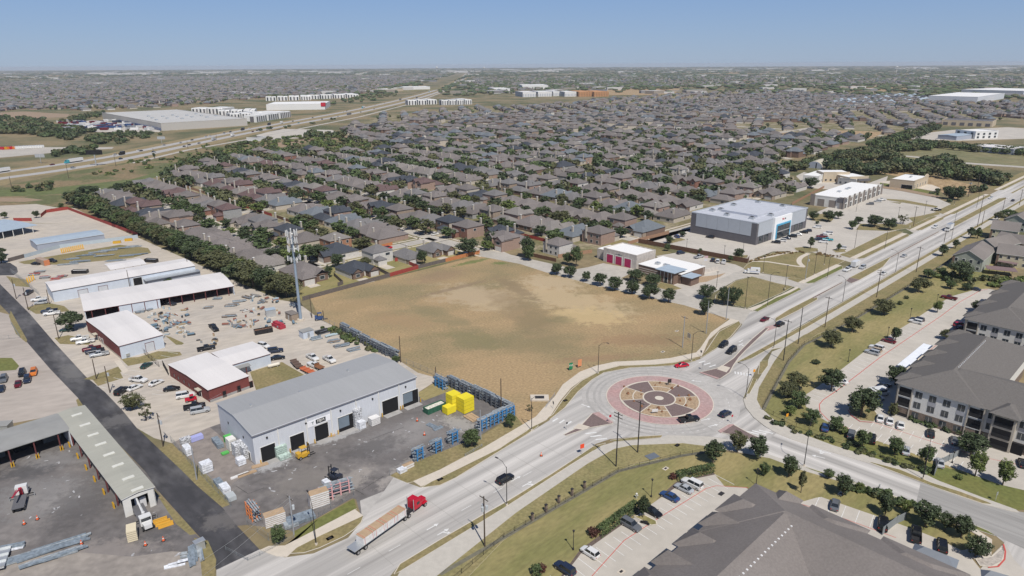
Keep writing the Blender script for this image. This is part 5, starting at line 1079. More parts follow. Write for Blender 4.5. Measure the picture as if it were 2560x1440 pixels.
# --- far large buildings: flat roofed boxes with window bands
def bigbox(name, label, A, Bp, Cc, h, roofm, wallm, wins=None, cat='building', base=None, Dmin=None, extra=None):
    a, an, W, D = frame(h, A, Bp, Cc)
    if D < 0: D = -D
    if Dmin: D = max(D, Dmin)
    b = B(name, label, cat, a, an, W, D); b.wall(h, wallm); b.part('flat_roof', [(.8, W-.8, .8, D-.8, h, h+.2, roofm)])
    b.part('parapet', [(0, W, -.1, .7, h, h+.9, wallm), (-.1, .7, .7, D, h, h+.9, wallm), (W-.7, W+.1, .7, D, h, h+.9, wallm)])
    if wins:
        n, nz, ww, wm = wins
        for z in range(nz):
            zz = 1+z*(h-1)/nz
            b.part('window', [(W*(i+.5)/n-ww*W/n/2, W*(i+.5)/n+ww*W/n/2, -.25, 0, zz, zz+(h-1)/nz*.62, wm) for i in range(n)])
        m2 = max(2, int(D/W*n))
        b.part('window', [(-.25, 0, D*(i+.5)/m2-ww*D/m2/2, D*(i+.5)/m2+ww*D/m2/2, 1.2, h-1, wm) for i in range(m2)])
    return b
M_DWR = mat('distribution_roof', (.47, .465, .45), var=.06, scale=.05); M_DWW = mat('distribution_wall', (.44, .42, .39), var=.03)
b = bigbox('distribution_centre', 'huge flat white roofed distribution warehouse beyond the highway', (402,309), (617,297), (236,283), 11, M_DWR, M_DWW)
b.part('dock_wall', [(-1, 0, 5, b.D*.7, 0, 4, PAINT['blue'])])
for i in range(14): b.part('roof_unit', [(b.W*(.1+.06*i), b.W*(.1+.06*i)+4, b.D*(.2+.35*((i*7) % 5)/5), b.D*(.2+.35*((i*7) % 5)/5)+6, 11.2, 13, M_ALU)])
M_AW = mat('white_render', (.66, .66, .65), var=.03)
q_ = 0
for (x0, y0), (x1, y1), n_, w_ in (((478,277),(560,277),2,24), ((545,283),(640,281),3,16), ((575,291),(660,287),3,16), ((640,296),(730,283),3,16), ((664,248),(780,246),4,18), ((770,244),(900,241),4,18), ((1020,257),(1095,255),3,18), ((1104,257),(1182,255),4,16)):
    for i in range(n_):
        q_ += 1; u0, u1 = i/n_, (i+.88)/n_; pa, pb = (x0+(x1-x0)*u0, y0+(y1-y0)*u0-5), (x0+(x1-x0)*u1, y0+(y1-y0)*u1-5)
        h_ = 10.5; w_ = w_*1.5; a, an, W, D = frame(h_, pa, pb, (pa[0], pa[1]-1)); b = B('apartment_block', 'white and black apartment block by the highway, %s of the far white rows' % ordn(q_), 'building', a, an, W, w_, 'white apartment blocks beside the highway')
        b.wall(h_, M_AW); b.part('roof', [(0, W*.55, 1, w_-1, h_, h_+1.6, M_AW), (W*.6, W, 2, w_-2, h_, h_+1, M_WR2)]); m_ = max(3, int(W/7))
        b.part('dark_bay', [(W*(k+.3)/m_, W*(k+.72)/m_, -.3, 0, .5, h_-.5, M_SG if k % 2 else M_WIN) for k in range(m_)]); b.part('dark_bay', [(-.3, 0, w_*.2, w_*.5, .5, h_-.5, M_SG)])
b = bigbox('superstore', 'long white superstore with a red corner beyond the highway', (665,262), (812,260), (672,255), 12, M_WR2, M_AW, Dmin=45); b.part('red_corner', [(b.W*.93, b.W+1, -1, 12, 7, 15, PR)])
bigbox('far_warehouse', 'long white warehouse left of the far highway', (1010,218), (1075,217), (1015,216), 10, M_WR2, M_AW, Dmin=60)
bigbox('far_warehouse', 'cream warehouse in front of the long white far one', (968,224), (1008,222), (970,221), 8, M_WR2, M_CRM, Dmin=40)
for i, (x0, x1, y, lb) in enumerate(((1235,1275,222,'white metal building on the far plain right of the highway'), (1307,1340,231,'pale apartment block leftmost in the far construction row'), (1345,1380,230,'pale apartment block second in the far construction row'), (1383,1410,229,'white apartment block third in the far construction row'), (1412,1441,230,'white apartment block fourth in the far construction row'), (1306,1370,214,'white store with a red stripe behind the far construction row'))):
    bb = bigbox('far_building', lb, (x0,y), (x1,y-.5), (x0+3,y-3), 14 if i else 10, M_WR2, M_AW, (8, 1, .4, M_BLUW) if 0 < i < 5 else None, Dmin=30)
for x0, x1, lb in ((1447,1484,'orange timber apartment frame under construction, left one'), (1485,1522,'orange timber apartment frame under construction, right one')):
    bigbox('timber_frame_block', lb, (x0,230), (x1,229.5), (x0+4,226), 14, C('timber_orange', (.50, .26, .12)), C('timber_orange', (.50, .26, .12)), (9, 3, .5, C('timber_dark', (.16, .09, .05))), Dmin=30)
M_WGR = mat('white_grey_panel', (.56, .58, .62), var=.04)
bigbox('warehouse', 'large white warehouse at the far right, nearer one', (2322,240), (2445,243), (2400,231), 14, M_WR2, M_WGR, Dmin=180); bigbox('warehouse', 'large white warehouse at the far right, farther one', (2404,224), (2560,228), (2450,219), 14, M_WR2, M_WGR, Dmin=200)
b = bigbox('retail_row', 'dark roofed retail row with cream fronts at the far right', (2355,300), (2482,305), (2360,295), 8, M_SG, M_CRM, (6, 1, .55, M_SG), Dmin=25)
b = bigbox('white_office', 'white two storey building with square windows at the far right', (2440,330), (2497,328), (2442,323), 9, M_WR2, M_AW, (4, 2, .35, M_WIN), Dmin=20)
b = shed('metal_showroom', 'low blue grey metal hall beside the white two storey building', (2392,341), (2442,336), (2400,332), 5, .8, M_BLUR, M_BLUW)
b = shed('green_roofed_hall', 'long pale metal hall behind the row of trees at the far right', (2437,365), (2535,373), (2442,358), 6, .6, M_WROOF, M_BLUW)
bigbox('car_wash', 'small building with dark canopies beside the highway', (640,346), (668,342), (645,341), 4, M_SG, M_AW, Dmin=14)
# water towers
def wtower(p, h, label, r=8):
    g = G(*p); o = empty('water_tower', g, 0, label, 'water tower'); mb = MB(); mb.tube((0, 0, 0), (0, 0, h-r*1.2), r*.22, M_AW, r*.16, n=12).tube((0, 0, 0), (0, 0, 4), r*.45, M_AW, r*.25, n=12); mb.build('stem', o)
    mb = MB(); pr = [(r*.2, -r*.8), (r*.75, -r*.45), (r, 0), (r*.85, r*.4), (r*.45, r*.62), (.1, r*.7)]
    for (r0, z0), (r1, z1) in zip(pr, pr[1:]): mb.tube((0, 0, h-r*.6+z0), (0, 0, h-r*.6+z1), r0, M_AW, r1, n=16, caps=False)
    smooth(mb.build('tank', o))
wtower((2241,181), 58, 'white water tower standing on the far plain at right', 11); wtower((1092,176), 62, 'water tower on the horizon left of the highway end', 22); wtower((1210,175), 55, 'small pale water tower on the horizon right of the highway end', 20)
# --- big apartment roofs
M_APR = mat('apartment_shingles', (.20, .18, .168), rough=.95, var=.10, scale=2.5, var2=.1, scale2=.1, spec=.1, detail=8); M_APR2 = mat('apartment_shingles_dark', (.15, .14, .132), rough=.95, var=.12, scale=2.5, spec=.1, detail=8)
M_LIME = C('pale_green_fascia', (.42, .46, .33)); M_STONE = mat('brown_stone', (.20, .155, .125), var=.25, scale=2)
def hiproof(b, x0, x1, y0, y1, z, rise, mt, ov=.6, name='roof', par=None):
    mb = MB(); mb.hip(x0, x1, y0, y1, z, rise, mt, ov, fascia=M_LIME); return mb.build(name, par or b.o)
# lower building: two wings meeting at a corner
hA = 10.5
def vents(b, pts, z, r=.16):
    for x, y in pts: b.part('roof_vent', [(x-r, x+r, y-r, y+r, z, z+.35, C('vent_white', (.7, .7, .7)))])
b = B('apartment_building', 'huge brown hip roofed apartment block at the lower right corner', 'building', G(1870, 1232, hA), A0, 1, 1)
b.part('wall', [(-75, 3, -21.5, -.7, 0, hA, M_BRK['cream']), (-17, 3.2, -75, -21.5, 0, hA, M_BRK['cream'])])
b.part('stone_base', [(-75, 3.1, -.7, -.6, 0, 3, M_STONE), (3.2, 3.3, -75, -.7, 0, 3, M_STONE)])
hiproof(b, -75, 3, -22, 0, hA, 5, M_APR); hiproof(b, -18, 3.6, -75, 0, hA+.02, 5.02, M_APR)
for x0, x1 in ((-9.5, -3), (-15.5, -11.5), (-24, -18.5), (-31, -28), (-40, -34)): hiproof(b, x0, x1, -7, 1.2, hA+.03, 2.6, M_APR, name='wing_roof'); b.part('bay_wall', [(x0+.3, x1-.3, -.6, .9, 0, hA, M_BRK['cream'])])
for y0, y1 in ((-8.6, -4.6), (-21.5, -11.5), (-38, -25), (-54, -42)): hiproof(b, -4, 5, y0, y1, hA+.04, 2.2, M_APR, name='wing_roof'); b.part('bay_wall', [(3.2, 4.6, y0+.3, y1-.3, 0, hA, M_BRK['cream'])])
vents(b, [(-9.5-i*1.25, -13.2) for i in range(16)]+[(-8.8, -13-i*1.6) for i in range(4)]+[(-8.8, -24.5-i*1.6) for i in range(3)]+[(-8.8, -31-i*2) for i in range(3)], 14.3)
for x in (-13, -27, -17): b.part('window', [(x-1, x+1, -.6, -.52, 1, 2.4, M_WIN)])
b.part('balcony_awning', [(-17.8, -15.8, .2, 1.4, 6.9, 7.1, PAINT['dark']), (-26.8, -25, .2, 1.4, 6.9, 7.1, PAINT['dark'])])
# right apartment block
def aptblock(name, label, org, wing1, wing2, h, rise, roofm, n1, n2, groupless=None):
    b = B(name, label, 'building', org, A0, 1, 1)
    (L1, D1), (L2, D2) = wing1, wing2      # wing1 runs +x, wing2 runs -y
    b.part('wall', [(0, L1, -D1+.6, -.6, 3, h, M_TRIM), (.7, D2-.6, -L2, -D1+.6, 3, h, M_TRIM)]); b.part('stone_base', [(-.05, L1, -D1+.6, -.55, 0, 3, M_STONE), (.65, D2-.6, -L2, -D1+.6, 0, 3, M_STONE)])
    hiproof(b, 0, L1, -D1, 0, h, rise, roofm); hiproof(b, .3, D2, -L2, 0, h+.02, rise+.02, roofm)
    k = 0
    for y in [-(i*3.4+2.2) for i in range(int((L2-4)/3.4))]:
        k += 1; xo = 0 if y > -D1+.6 else .7
        if k % 5 == 1:      # balcony bay, flat panel painted near-black for the shade of a recess, with railings
            for z in (.3, 3.4, 6.5):
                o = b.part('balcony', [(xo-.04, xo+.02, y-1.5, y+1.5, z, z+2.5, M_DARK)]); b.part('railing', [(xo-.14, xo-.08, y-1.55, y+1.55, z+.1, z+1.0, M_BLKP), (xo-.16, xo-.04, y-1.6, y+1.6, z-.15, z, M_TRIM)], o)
            b.part('balcony_pier', [(xo-.2, xo+.1, y-1.9, y-1.6, 0, h-.1, M_BRK['cream']), (xo-.2, xo+.1, y+1.6, y+1.9, 0, h-.1, M_BRK['cream'])])
        else:
            for z in (.9, 4.0, 7.1):
                o = b.part('window', [(xo-.06, xo, y-.85, y+.85, z, z+1.8, M_WIN)]); b.part('frame', [(xo-.09, xo-.062, y-.03, y+.03, z, z+1.6, M_TRIM)], o)
            if k % 2: b.part('grey_panel', [(xo-.03, xo, y-1.0, y+1.0, 5.7, 7.0, C('panel_grey', (.38, .38, .40)))])
    for x in [i*3.6+3 for i in range(int(L1/3.6)-1)]:
        for z in (.9, 4.0, 7.1): b.part('window', [(x-.6, x+.6, -.6, -.54, z, z+1.5, M_WIN)])
    for i in range(n1): x = 5+i*(L1-8)/max(1, n1-1); hiproof(b, x-2.2, x+2.2, -6, 1.1, h+.03, 2, roofm, name='wing_roof'); b.part('bay_wall', [(x-1.9, x+1.9, -.6, .8, 0, h, M_BRK['cream'])])
    for i in range(n2): y = -D1-5-i*13; hiproof(b, -1.2, 6, y-2.8, y+2.8, h+.03, 2, roofm, name='wing_roof'); b.part('bay_wall', [(-.9, .7, y-2.5, y+2.5, 0, h, M_BRK['cream'])]); b.part('balcony', [(-.96, -.9, y-2, y+2, z, z+2.5, M_DARK) for z in (.3, 3.4, 6.5)]); b.part('railing', [(-1.06, -1, y-2, y+2, z, z+.9, M_BLKP) for z in (.4, 3.5, 6.6)])  # balcony panels painted near-black for recess shade here too
    return b
b = aptblock('apartment_building', 'three storey apartment block with dark hip roof above the three white cars', G(2245,957,9.8), (55, 20.5), (80, 24), 9.8, 4.2, M_APR2, 5, 3)
vents(b, [(13+i*1.3, -10.8) for i in range(22)], 13.75, .11)
b.part('entrance', [(-.3, 0.6, -30.5, -26.5, 0, 3, M_DARK)])
b = aptblock('apartment_building', 'dark roofed apartment block at the right edge beyond the other one', G(2415,797,9.8), (60, 19), (70, 22), 9.8, 4.2, M_APR2, 4, 2)
# carports
def carport(name, label, A_, B_, C_, h, mt, rise=0):
    a, an, W, D = frame(h, A_, B_, C_); b = B(name, label, 'carport', a, an, W, D)
    if rise: mb = MB(); mb.hip(0, W, min(0, D), max(0, D), h, rise, mt, .1, gable=False); mb.build('roof', b.o)
    else: b.part('roof', [(0, W, min(0, D), max(0, D), h, h+.15, mt)])
    for i in range(4):
        x = W*(i+.5)/4; b.part('post', [(x-.07, x+.07, D/2-.07, D/2+.07, 0, h, M_BLKP)])
carport('carport', 'white flat carport roof beside the apartment block', (2267,920), (2332,865), (2250,907), 2.7, C('carport_white', (.72, .75, .8)))
M_SEAM = mat('grey_standing_seam', (.19, .21, .24), rough=.5, var=.05)
def seamroof(label, A_, B_, C_, h):
    a, an, W, D = frame(h, A_, B_, C_); b = B('carport', label, 'carport', a, an, W, D); D_ = abs(D)
    mb = MB(); mb.hip(0, W, min(0, D), max(0, D), h, 1.3, M_SEAM, .1); mb.build('roof', b.o)
    b.part('roof_seam', [(W*i/26, W*i/26+.06, min(0, D)+.02, min(0, D)+.5, h+.1, h+.26, M_BLKP) for i in range(1, 26)])
    b.part('post', [(x, x+.15, D/2-.1, D/2+.1, 0, h, M_BLKP) for x in (W*.2, W*.8)]); b.part('fascia', [(0, W, min(0, D)-.13, min(0, D)-.1, h-.1, h+.05, M_LIME)])
seamroof('grey standing seam hip roofed carport below the black vehicles', (2278,1382), (2388,1425), (2296,1362), 3); seamroof('grey carport roof cut by the bottom picture edge', (2455,1445), (2540,1470), (2465,1428), 3)
# townhouses at the right edge
def town(label, A_, B_, h, dep, rise, wallm, nw, roofm=M_APR, gab=True):
    a = Vector(G(*A_, h)[:2]); c = Vector(G(*B_, h)[:2]); an = math.atan2((c-a).y, (c-a).x); W = (c-a).length
    b = B('townhouse', label, 'house', a, an, W, dep); b.wall(h, wallm); b.gable(h, rise, roofm, ridge='y' if gab else 'x', wallmt=wallm, ov=.5, trim=M_TRIM)
    for z in (.9, 3.9):
        for i in range(nw): x = W*(i+.5)/nw; o = b.op('f', x-.6, x+.6, z, z+1.4, mt=M_WIN, name='window')
    for i in range(int(dep/4)): 
        y = 2+i*4; b.op('l', y, y+1.1, .9, 2.4, mt=M_WIN, name='window'); b.op('l', y, y+1.1, 3.9, 5.3, mt=M_WIN, name='window')
    b.part('brick_corner', [(-.06, .9, -.12, -.02, 0, h, M_BRK['brown'])])
    return b
M_SAGE = C('sage_siding', (.33, .35, .30)); M_YEL = C('pale_yellow_siding', (.50, .46, .33))
town('sage green townhouse with wide gable, nearest at the right edge', (2383,638), (2458,650), 6.2, 26, 3.4, M_SAGE, 4)
town('sage townhouse with a pale gable behind the nearest one', (2433,608), (2490,620), 6.2, 22, 3.4, M_SAGE, 3)
town('grey roofed townhouse with small brick dormers at the right edge', (2478,571), (2546,579), 6.2, 14, 3.6, M_YEL, 4, gab=False)
town('townhouse with long roof ending at the right picture edge', (2494,632), (2575,642), 6.2, 13, 3.4, M_YEL, 4, gab=False)
town('farthest sage townhouse gable by the round green tree', (2510,548), (2570,556), 6.2, 16, 3.4, M_SAGE, 3)
town('townhouse behind the pale gable at the right edge', (2490,596), (2575,612), 6.0, 10, 3.0, M_BRK['pink'], 4, gab=False)
carport('carport', 'brown flat carport upper of two by the townhouses', (2494,654), (2540,662), (2500,650), 2.6, C('rust_brown_sheet', (.20, .14, .14))); carport('carport', 'brown flat carport lower of two by the townhouses', (2468,673), (2545,681), (2480,665), 2.6, C('rust_brown_sheet', (.20, .14, .14)))
# ---------------------------------------------------------------- cell tower
g = G(752, 800); P = Proto()
mb = MB(); mb.tube((0, 0, 0), (0, 0, 34), .62, mat('galvanised_blue', (.25, .31, .38), rough=.5, var=.06), .36, n=14); P.add('mast', mb)
mb = MB(); mb.tube((0, 0, 0), (0, 0, .6), 1.4, M_WALK, n=14); P.add('foundation', mb)
random.seed(3)
for z, r_, n_, hh in ((35.2, 2.0, 9, 2.2), (32.2, 1.7, 9, 2.2), (29.3, 1.9, 6, 2.4), (25.2, 2.3, 7, 1.9)):
    mb = MB()
    for i in range(3):
        a0 = i*2*math.pi/3+.3; a1 = a0+2*math.pi/3
        for dz in (0, .9): mb.tube((r_*math.cos(a0), r_*math.sin(a0), z+dz-.8), (r_*math.cos(a1), r_*math.sin(a1), z+dz-.8), .06, M_ALU, n=5)
        mb.tube((0, 0, z-.5), (r_*math.cos(a0), r_*math.sin(a0), z-.5), .08, M_ALU, n=5)
    i0 = P.add('antenna_platform', mb)
    for i in range(n_):
        a = 2*math.pi*i/n_+random.uniform(-.1, .1); x, y = (r_+.1)*math.cos(a), (r_+.1)*math.sin(a); zz = z+random.uniform(-.4, .3)
        mb = MB(); mb.obox(x, y, .28, .42, a, zz-hh/2, zz+hh/2, C('antenna_white', (.58, .58, .57))); P.add('antenna', mb, i0)
        mb = MB(); mb.obox(x*.78, y*.78, .35, .4, a, zz-.5, zz+.3, M_ALU); P.add('radio_unit', mb, i0)
mb = MB(); mb.tube((.6, 0, 26), (.5, 0, 37), .1, M_BLKP, n=6); P.add('cable_run', mb)
place(P, 'cell_tower', (g[0], g[1], 0), 0, 'tall blue grey cell tower with white antennas at the field corner', 'cell tower')
# ---------------------------------------------------------------- poles and lamps
M_POLE = mat('dark_steel', (.035, .033, .035), rough=.6, var=0); M_WOODP = mat('old_timber', (.085, .065, .05), var=.15, scale=3); M_CONCP = mat('concrete_pole', (.30, .31, .33), var=.05)
def lampmast(p, t, arm=None, label='', mt=M_POLE, group='street lamps', dbl=False, name='street_lamp'):
    g = G(*p); h = hgt(p, t); o = empty(name, g, 0, label, 'street lamp', group)
    mb = MB(); mb.tube((0, 0, 0), (0, 0, h), .11, mt, .07, n=7); mb.build('post', o); mb = MB(); mb.tube((0, 0, 0), (0, 0, .5), .28, M_WALK, n=8); mb.build('footing', o)
    if arm is not None:
        for a in ([arm, arm+180] if dbl else [arm]):
            c, s_ = math.cos(R(a)), math.sin(R(a)); mb = MB(); mb.tube((0, 0, h-.3), (c*1.2, s_*1.2, h+.9), .05, mt, n=6).tube((c*1.2, s_*1.2, h+.9), (c*2.6, s_*2.6, h+1.2), .045, mt, n=6); i = mb.build('arm', o)
            mb = MB(); mb.obox(c*2.9, s_*2.9, .8, .3, R(a), h+1.12, h+1.26, mt); mb.build('lamp_head', i)
    else:
        mb = MB(); mb.obox(0, 0, .9, .5, 0, h, h+.15, mt); mb.build('lamp_head', o)
def upole(p, t, label, cross=1, trafo=0, mt=M_WOODP, ang=R(133), group='utility poles', r=.17):
    g = G(*p); h = hgt(p, t); o = empty('utility_pole', g, 0, label, 'utility pole', group)
    mb = MB(); mb.tube((0, 0, 0), (0, 0, h), r, mt, r*.7, n=8); mb.build('post', o)
    for i in range(cross):
        mb = MB(); mb.obox(0, .18, 2.6, .12, ang, h-.7-i*.9, h-.56-i*.9, M_WOODP)
        ca = mb.build('crossarm', o); mb = MB()
        for q in (-1.15, -.4, .4, 1.15): mb.tube((q*math.cos(ang), .18+q*math.sin(ang), h-.56-i*.9), (q*math.cos(ang), .18+q*math.sin(ang), h-.3-i*.9), .06, M_ALU, n=6)
        mb.build('insulator', ca)
    for i in range(trafo):
        a = i*2.1; mb = MB(); mb.tube((.55*math.cos(a), .55*math.sin(a), h-3.2), (.55*math.cos(a), .55*math.sin(a), h-2.2), .27, C('transformer_grey', (.45, .48, .5)), n=10); mb.build('transformer', o)
POLES = []
for p, t, arm, lb in (((1267,1264),(1266,1167),140,'street lamp beside the black suv below the roundabout'), ((1329,1077),(1329,995),-40,'street lamp left of the first crosswalk'), ((1495,934),(1497,862),-30,'street lamp at the top left of the roundabout'), ((1728,903),(1730,834),-20,'street lamp behind the red sedan'), ((1864,997),(1870,921),150,'street lamp on the inner kerb right of the roundabout'), ((1934,871),(1940,806),140,'street lamp beside the black suv past the roundabout'), ((2106,757),(2112,698),140,'street lamp opposite the pink median tip'), ((2238,683),(2244,632),140,'street lamp by the silver sedan'), ((2068,695),(2073,642),-40,'street lamp on the verge by the drainage basin'), ((1918,767),(1923,685),-40,'tall street lamp on the grass corner by the side street'), ((2212,622),(2216,566),-40,'street lamp on the grass beside the store lot'), ((2378,600),(2381,525),-40,'street lamp above the box truck'), ((2213,480),(2214,470),0,None), ((2010,1165),(2013,1070),60,'dark street lamp at the right exit road'), ((2307,1198),(2320,1108),60,'grey street lamp on the right exit road verge'), ((791,1363),(783,1258),120,'dark street lamp at the supply yard corner'), ((2441,520),(2446,470),-40,'far street lamp near the plaza exit')):
    if lb: lampmast(p, t, arm, lb, dbl=False)
for p, t, lb in (((1962,722),(1968,664),'thin light mast on the side street corner'), ((2136,622),(2140,570),'light mast at the edge of the store lot'), ((2060,662),(2066,610),'light mast above the drainage basin'), ((2035,687),(2038,627),'light mast in the drainage basin corner'), ((1862,772),(1867,693),'light mast left of the tall lamp on the grass corner'), ((1907,683),(1909,641),'light mast left of the drainage basin'), ((1716,625),(1717,598),'light mast by the brown fence, left one'), ((1810,642),(1811,615),'light mast by the brown fence, right one'), ((1858,625),(1858,607),'short light mast before the grey store wall'), ((1791,720),(1793,680),'light mast by the fire station drive'), ((2011,560),(2013,535),'light mast before the store entrance'), ((2385,512),(2388,470),'light mast by the green hedge of the plaza'), ((2140,530),(2141,500),'light mast beside the retail strip'), ((2245,545),(2246,518),'light mast in the plaza lot, left one'), ((2310,540),(2313,503),'light mast in the plaza lot, right one')):
    lampmast(p, t, None, lb, group='parking lot light masts')
for p, t, lb in (((1433,1375),(1434,1325),'lantern post above the white boxy car'), ((1628,1243),(1631,1197),'lantern post above the blue sedan'), ((2120,905),(2124,873),'lantern post by the lowest bays of the right lot'), ((2218,845),(2222,817),'lantern post by the maroon sedan'), ((2274,800),(2277,770),'lantern post by the white suv in the upper bays'), ((2341,760),(2343,735),'lantern post at the upper end of the right lot'), ((2380,1158),(2384,1127),'lantern post by the wooden enclosure'), ((1890,1213),(1892,1170),'lantern post at the corner of the brown roof')):
    g = G(*p); h = hgt(p, t); o = empty('lantern_post', g, 0, lb, 'lantern post', 'lantern posts of the apartments'); mb = MB(); mb.tube((0, 0, 0), (0, 0, h-.5), .09, M_POLE, .06, n=7).tube((0, 0, 0), (0, 0, .5), .2, M_POLE, n=8); mb.build('post', o)
    mb = MB(); mb.tube((0, 0, h-.5), (0, 0, h-.1), .16, M_POLE, .26, n=6).tube((0, 0, h-.1), (0, 0, h+.1), .3, M_POLE, .03, n=6); mb.build('lantern', o)
for p, t, c_, tr_, mt_, lb in (((1212,1367),(1210,1241),1,3,M_WOODP,'wooden pole with three transformers by the near sidewalk'), ((1540,1167),(1544,1030),2,0,M_POLE,'tall dark pole with double crossarms before the roundabout'), ((1594,1132),(1597,1002),1,0,M_POLE,'tall dark pole in front of the roundabout island'), ((1958,902),(1962,798),1,0,M_POLE,'dark pole on the verge right of the roundabout'), ((1995,860),(2012,769),0,0,M_POLE,'leaning dark pole beside the sidewalk'), ((2062,819),(2069,741),1,0,M_WOODP,'wooden pole before the fenced lawn, nearest of three'), ((2191,744),(2197,673),2,0,M_WOODP,'wooden pole with double crossarms by the white car'), ((2290,681),(2296,616),1,0,M_WOODP,'wooden pole with a wide crossarm up the road'), ((2013,700),(2017,636),0,1,M_CONCP,'thick grey pole at the basin corner'), ((1202,1100),(1201,1025),0,0,M_CONCP,'grey pole between the blue racks'), ((492,1199),(480,1116),0,0,M_CONCP,'grey pole on the grass by the black road'), ((408,1116),(399,1032),1,2,M_WOODP,'wooden pole with transformers left of the warehouse'), ((735,1336),(725,1240),1,1,M_CONCP,'grey pole with a transformer at the plasterboard stacks'), ((147,847),(141,786),0,0,M_WOODP,'wooden pole left of the yard tree'), ((241,947),(237,897),0,0,M_WOODP,'wooden pole below the silver pickup'), ((275,982),(264,915),0,1,M_WOODP,'wooden pole by the striped lot'), ((41,747),(35,697),0,2,M_WOODP,'wooden pole with transformers at the far left'), ((71,775),(64,717),1,1,M_WOODP,'wooden pole beside the parked white pickup'), ((124,760),(117,724),0,0,M_WOODP,'thin pole at the end of the long white shed'), ((326,725),(320,675),0,0,M_WOODP,'thin pole rising before the long white shed'), ((472,682),(469,647),0,0,M_WOODP,'thin pole at the right end of the long white shed'), ((780,795),(777,740),0,0,M_WOODP,'pole right of the cell tower'), ((1002,906),(999,840),0,0,M_WOODP,'pole at the field edge above the warehouse roof'), ((1090,950),(1086,917),0,0,M_WOODP,'short pole at the field fence'), ((1253,1030),(1251,946),0,0,M_WOODP,'tall pole behind the yard racks'), ((1706,869),(1710,790),1,0,M_CONCP,'grey pole with crossarm at the field corner'), ((1765,834),(1769,752),0,0,M_CONCP,'grey pole between the field and the junction'), ((1815,800),(1819,717),0,0,M_CONCP,'grey pole beside the side street trees'), ((2283,566),(2286,515),1,0,M_WOODP,'pole at the round hedge of the plaza'), ((2443,567),(2447,486),1,0,M_WOODP,'tall wooden pole above the two street trees'), ((2454,564),(2458,525),0,0,M_WOODP,'shorter pole beside the tall wooden one'), ((2360,606),(2362,575),0,0,M_WOODP,'pole beneath the white box truck'), ((2504,538),(2509,493),1,0,M_WOODP,'wooden pole by the round green tree up the road'), ((2548,513),(2556,473),1,0,M_WOODP,'wooden pole at the right picture edge'), ((2420,493),(2425,449),1,2,M_WOODP,'pole with transformers by the fenced yard'), ((2441,483),(2447,435),1,0,M_WOODP,'tall pole right of the pole with transformers'), ((2487,461),(2493,425),1,0,M_WOODP,'pole before the end of the woodland'), ((30,472),(24,441),0,0,M_WOODP,'roadside pole at the left edge below the highway'), ((172,446),(167,410),0,0,M_WOODP,'roadside pole below the turquoise lorry'), ((290,416),(287,385),0,0,M_WOODP,'roadside pole right of the billboard'), ((386,395),(385,370),0,0,M_WOODP,'roadside pole by the lone bush'), ((470,372),(468,352),0,0,M_WOODP,'roadside pole farther along the highway'), ((542,352),(541,334),0,0,M_WOODP,'roadside pole farthest along the highway')):
    upole(p, t, lb, c_, tr_, mt_, r=.22 if p[1] < 500 else .17)
# overhead wires
def wire(a, b, z0, z1, sag, label):
    A_, B_ = G(*a), G(*b); mb = MB(); prev = None
    for i in range(9):
        u = i/8; q = (A_[0]+(B_[0]-A_[0])*u, A_[1]+(B_[1]-A_[1])*u, z0+(z1-z0)*u-sag*4*u*(1-u))
        if prev: mb.tube(prev, q, .025, M_ALU, n=3, caps=False)
        prev = q
    tag(mb.build('overhead_wire'), label, 'wire', 'overhead wires')
wire((735,1336), (380,1600), 9.2, 9.2, .8, 'overhead wire crossing the lower left corner, upper one'); wire((735,1336), (390,1640), 8.2, 8.2, .8, 'overhead wire crossing the lower left corner, lower one')
wire((408,1116), (560,1030), 7.5, 6, .5, 'thin wire from the pole to the grey warehouse')
# signs
def sign(p, h, w_, hh, mt, label, face=-90, post=M_ALU, posts=2, name='sign', cat='sign', txt=None):
    g = G(*p); o = empty(name, g, R(face+90), label, cat)
    mb = MB(); mb.box(-w_/2, w_/2, -.04, .04, h-hh, h, mt); pn = mb.build('panel', o)
    if txt: text(txt, hh*.35, M_TRIM, pn, (0, -.06, h-hh*.4), (R(90), 0, 0))
    mb = MB()
    for x in ((-w_/2+.08, w_/2-.08) if posts == 2 else (0,)): mb.tube((x, .06, 0), (x, .06, h), .05, post, n=5)
    mb.build('post', o)
sign((1427,926), 2.7, 1.4, 2.3, C('sign_green', (.02, .20, .09)), 'green real estate sign on the brown field', -60, txt='FOR'); sign((1449,919), 2.9, 1.5, 2.4, C('sign_orange', (.62, .26, .13)), 'orange and grey sign on the brown field', -60)
sign((1455,1136), 3.0, 1.2, 1.2, C('roadwork_red', (.75, .08, .03)), 'red orange roadwork flag sign by the kerb', -60, posts=1); sign((1884,942), 2.6, .9, .9, C('warning_orange', (.8, .33, .02)), 'orange warning sign right of the crosswalk', -60, posts=1); sign((1966,1055), 2.6, .9, .9, C('warning_orange', (.8, .33, .02)), 'orange warning sign at the apartment fence corner', -60, posts=1)
sign((1722,850), 2.6, 2.0, 1.8, M_ALU, 'back of a grey board on the field corner', 20); sign((1673,965), 2.4, 1.2, 1.3, M_POLE, 'dark back of a sign on the roundabout island', -80); sign((1752,892), 2.4, .8, .8, M_POLE, 'small dark sign back on the sidewalk bend', 20, posts=1); sign((1958,735), 2.4, .8, .8, M_POLE, 'small dark sign back by the side street', 20, posts=1)
sign((1383,1022), 2.4, .8, .8, M_POLE, 'small sign on the sidewalk left of the roundabout', 20, posts=1); sign((1525,1058), 2.6, .7, .7, PAINT['red'], 'red and white sign on the left splitter island tip', -60, posts=1); sign((1756,925), 2.6, .6, 1.0, M_ALU, 'grey sign on the upper splitter island', -60, posts=1); sign((1829,1058), 2.6, .6, .6, PAINT['red'], 'small red sign on the right splitter island', -60, posts=1)
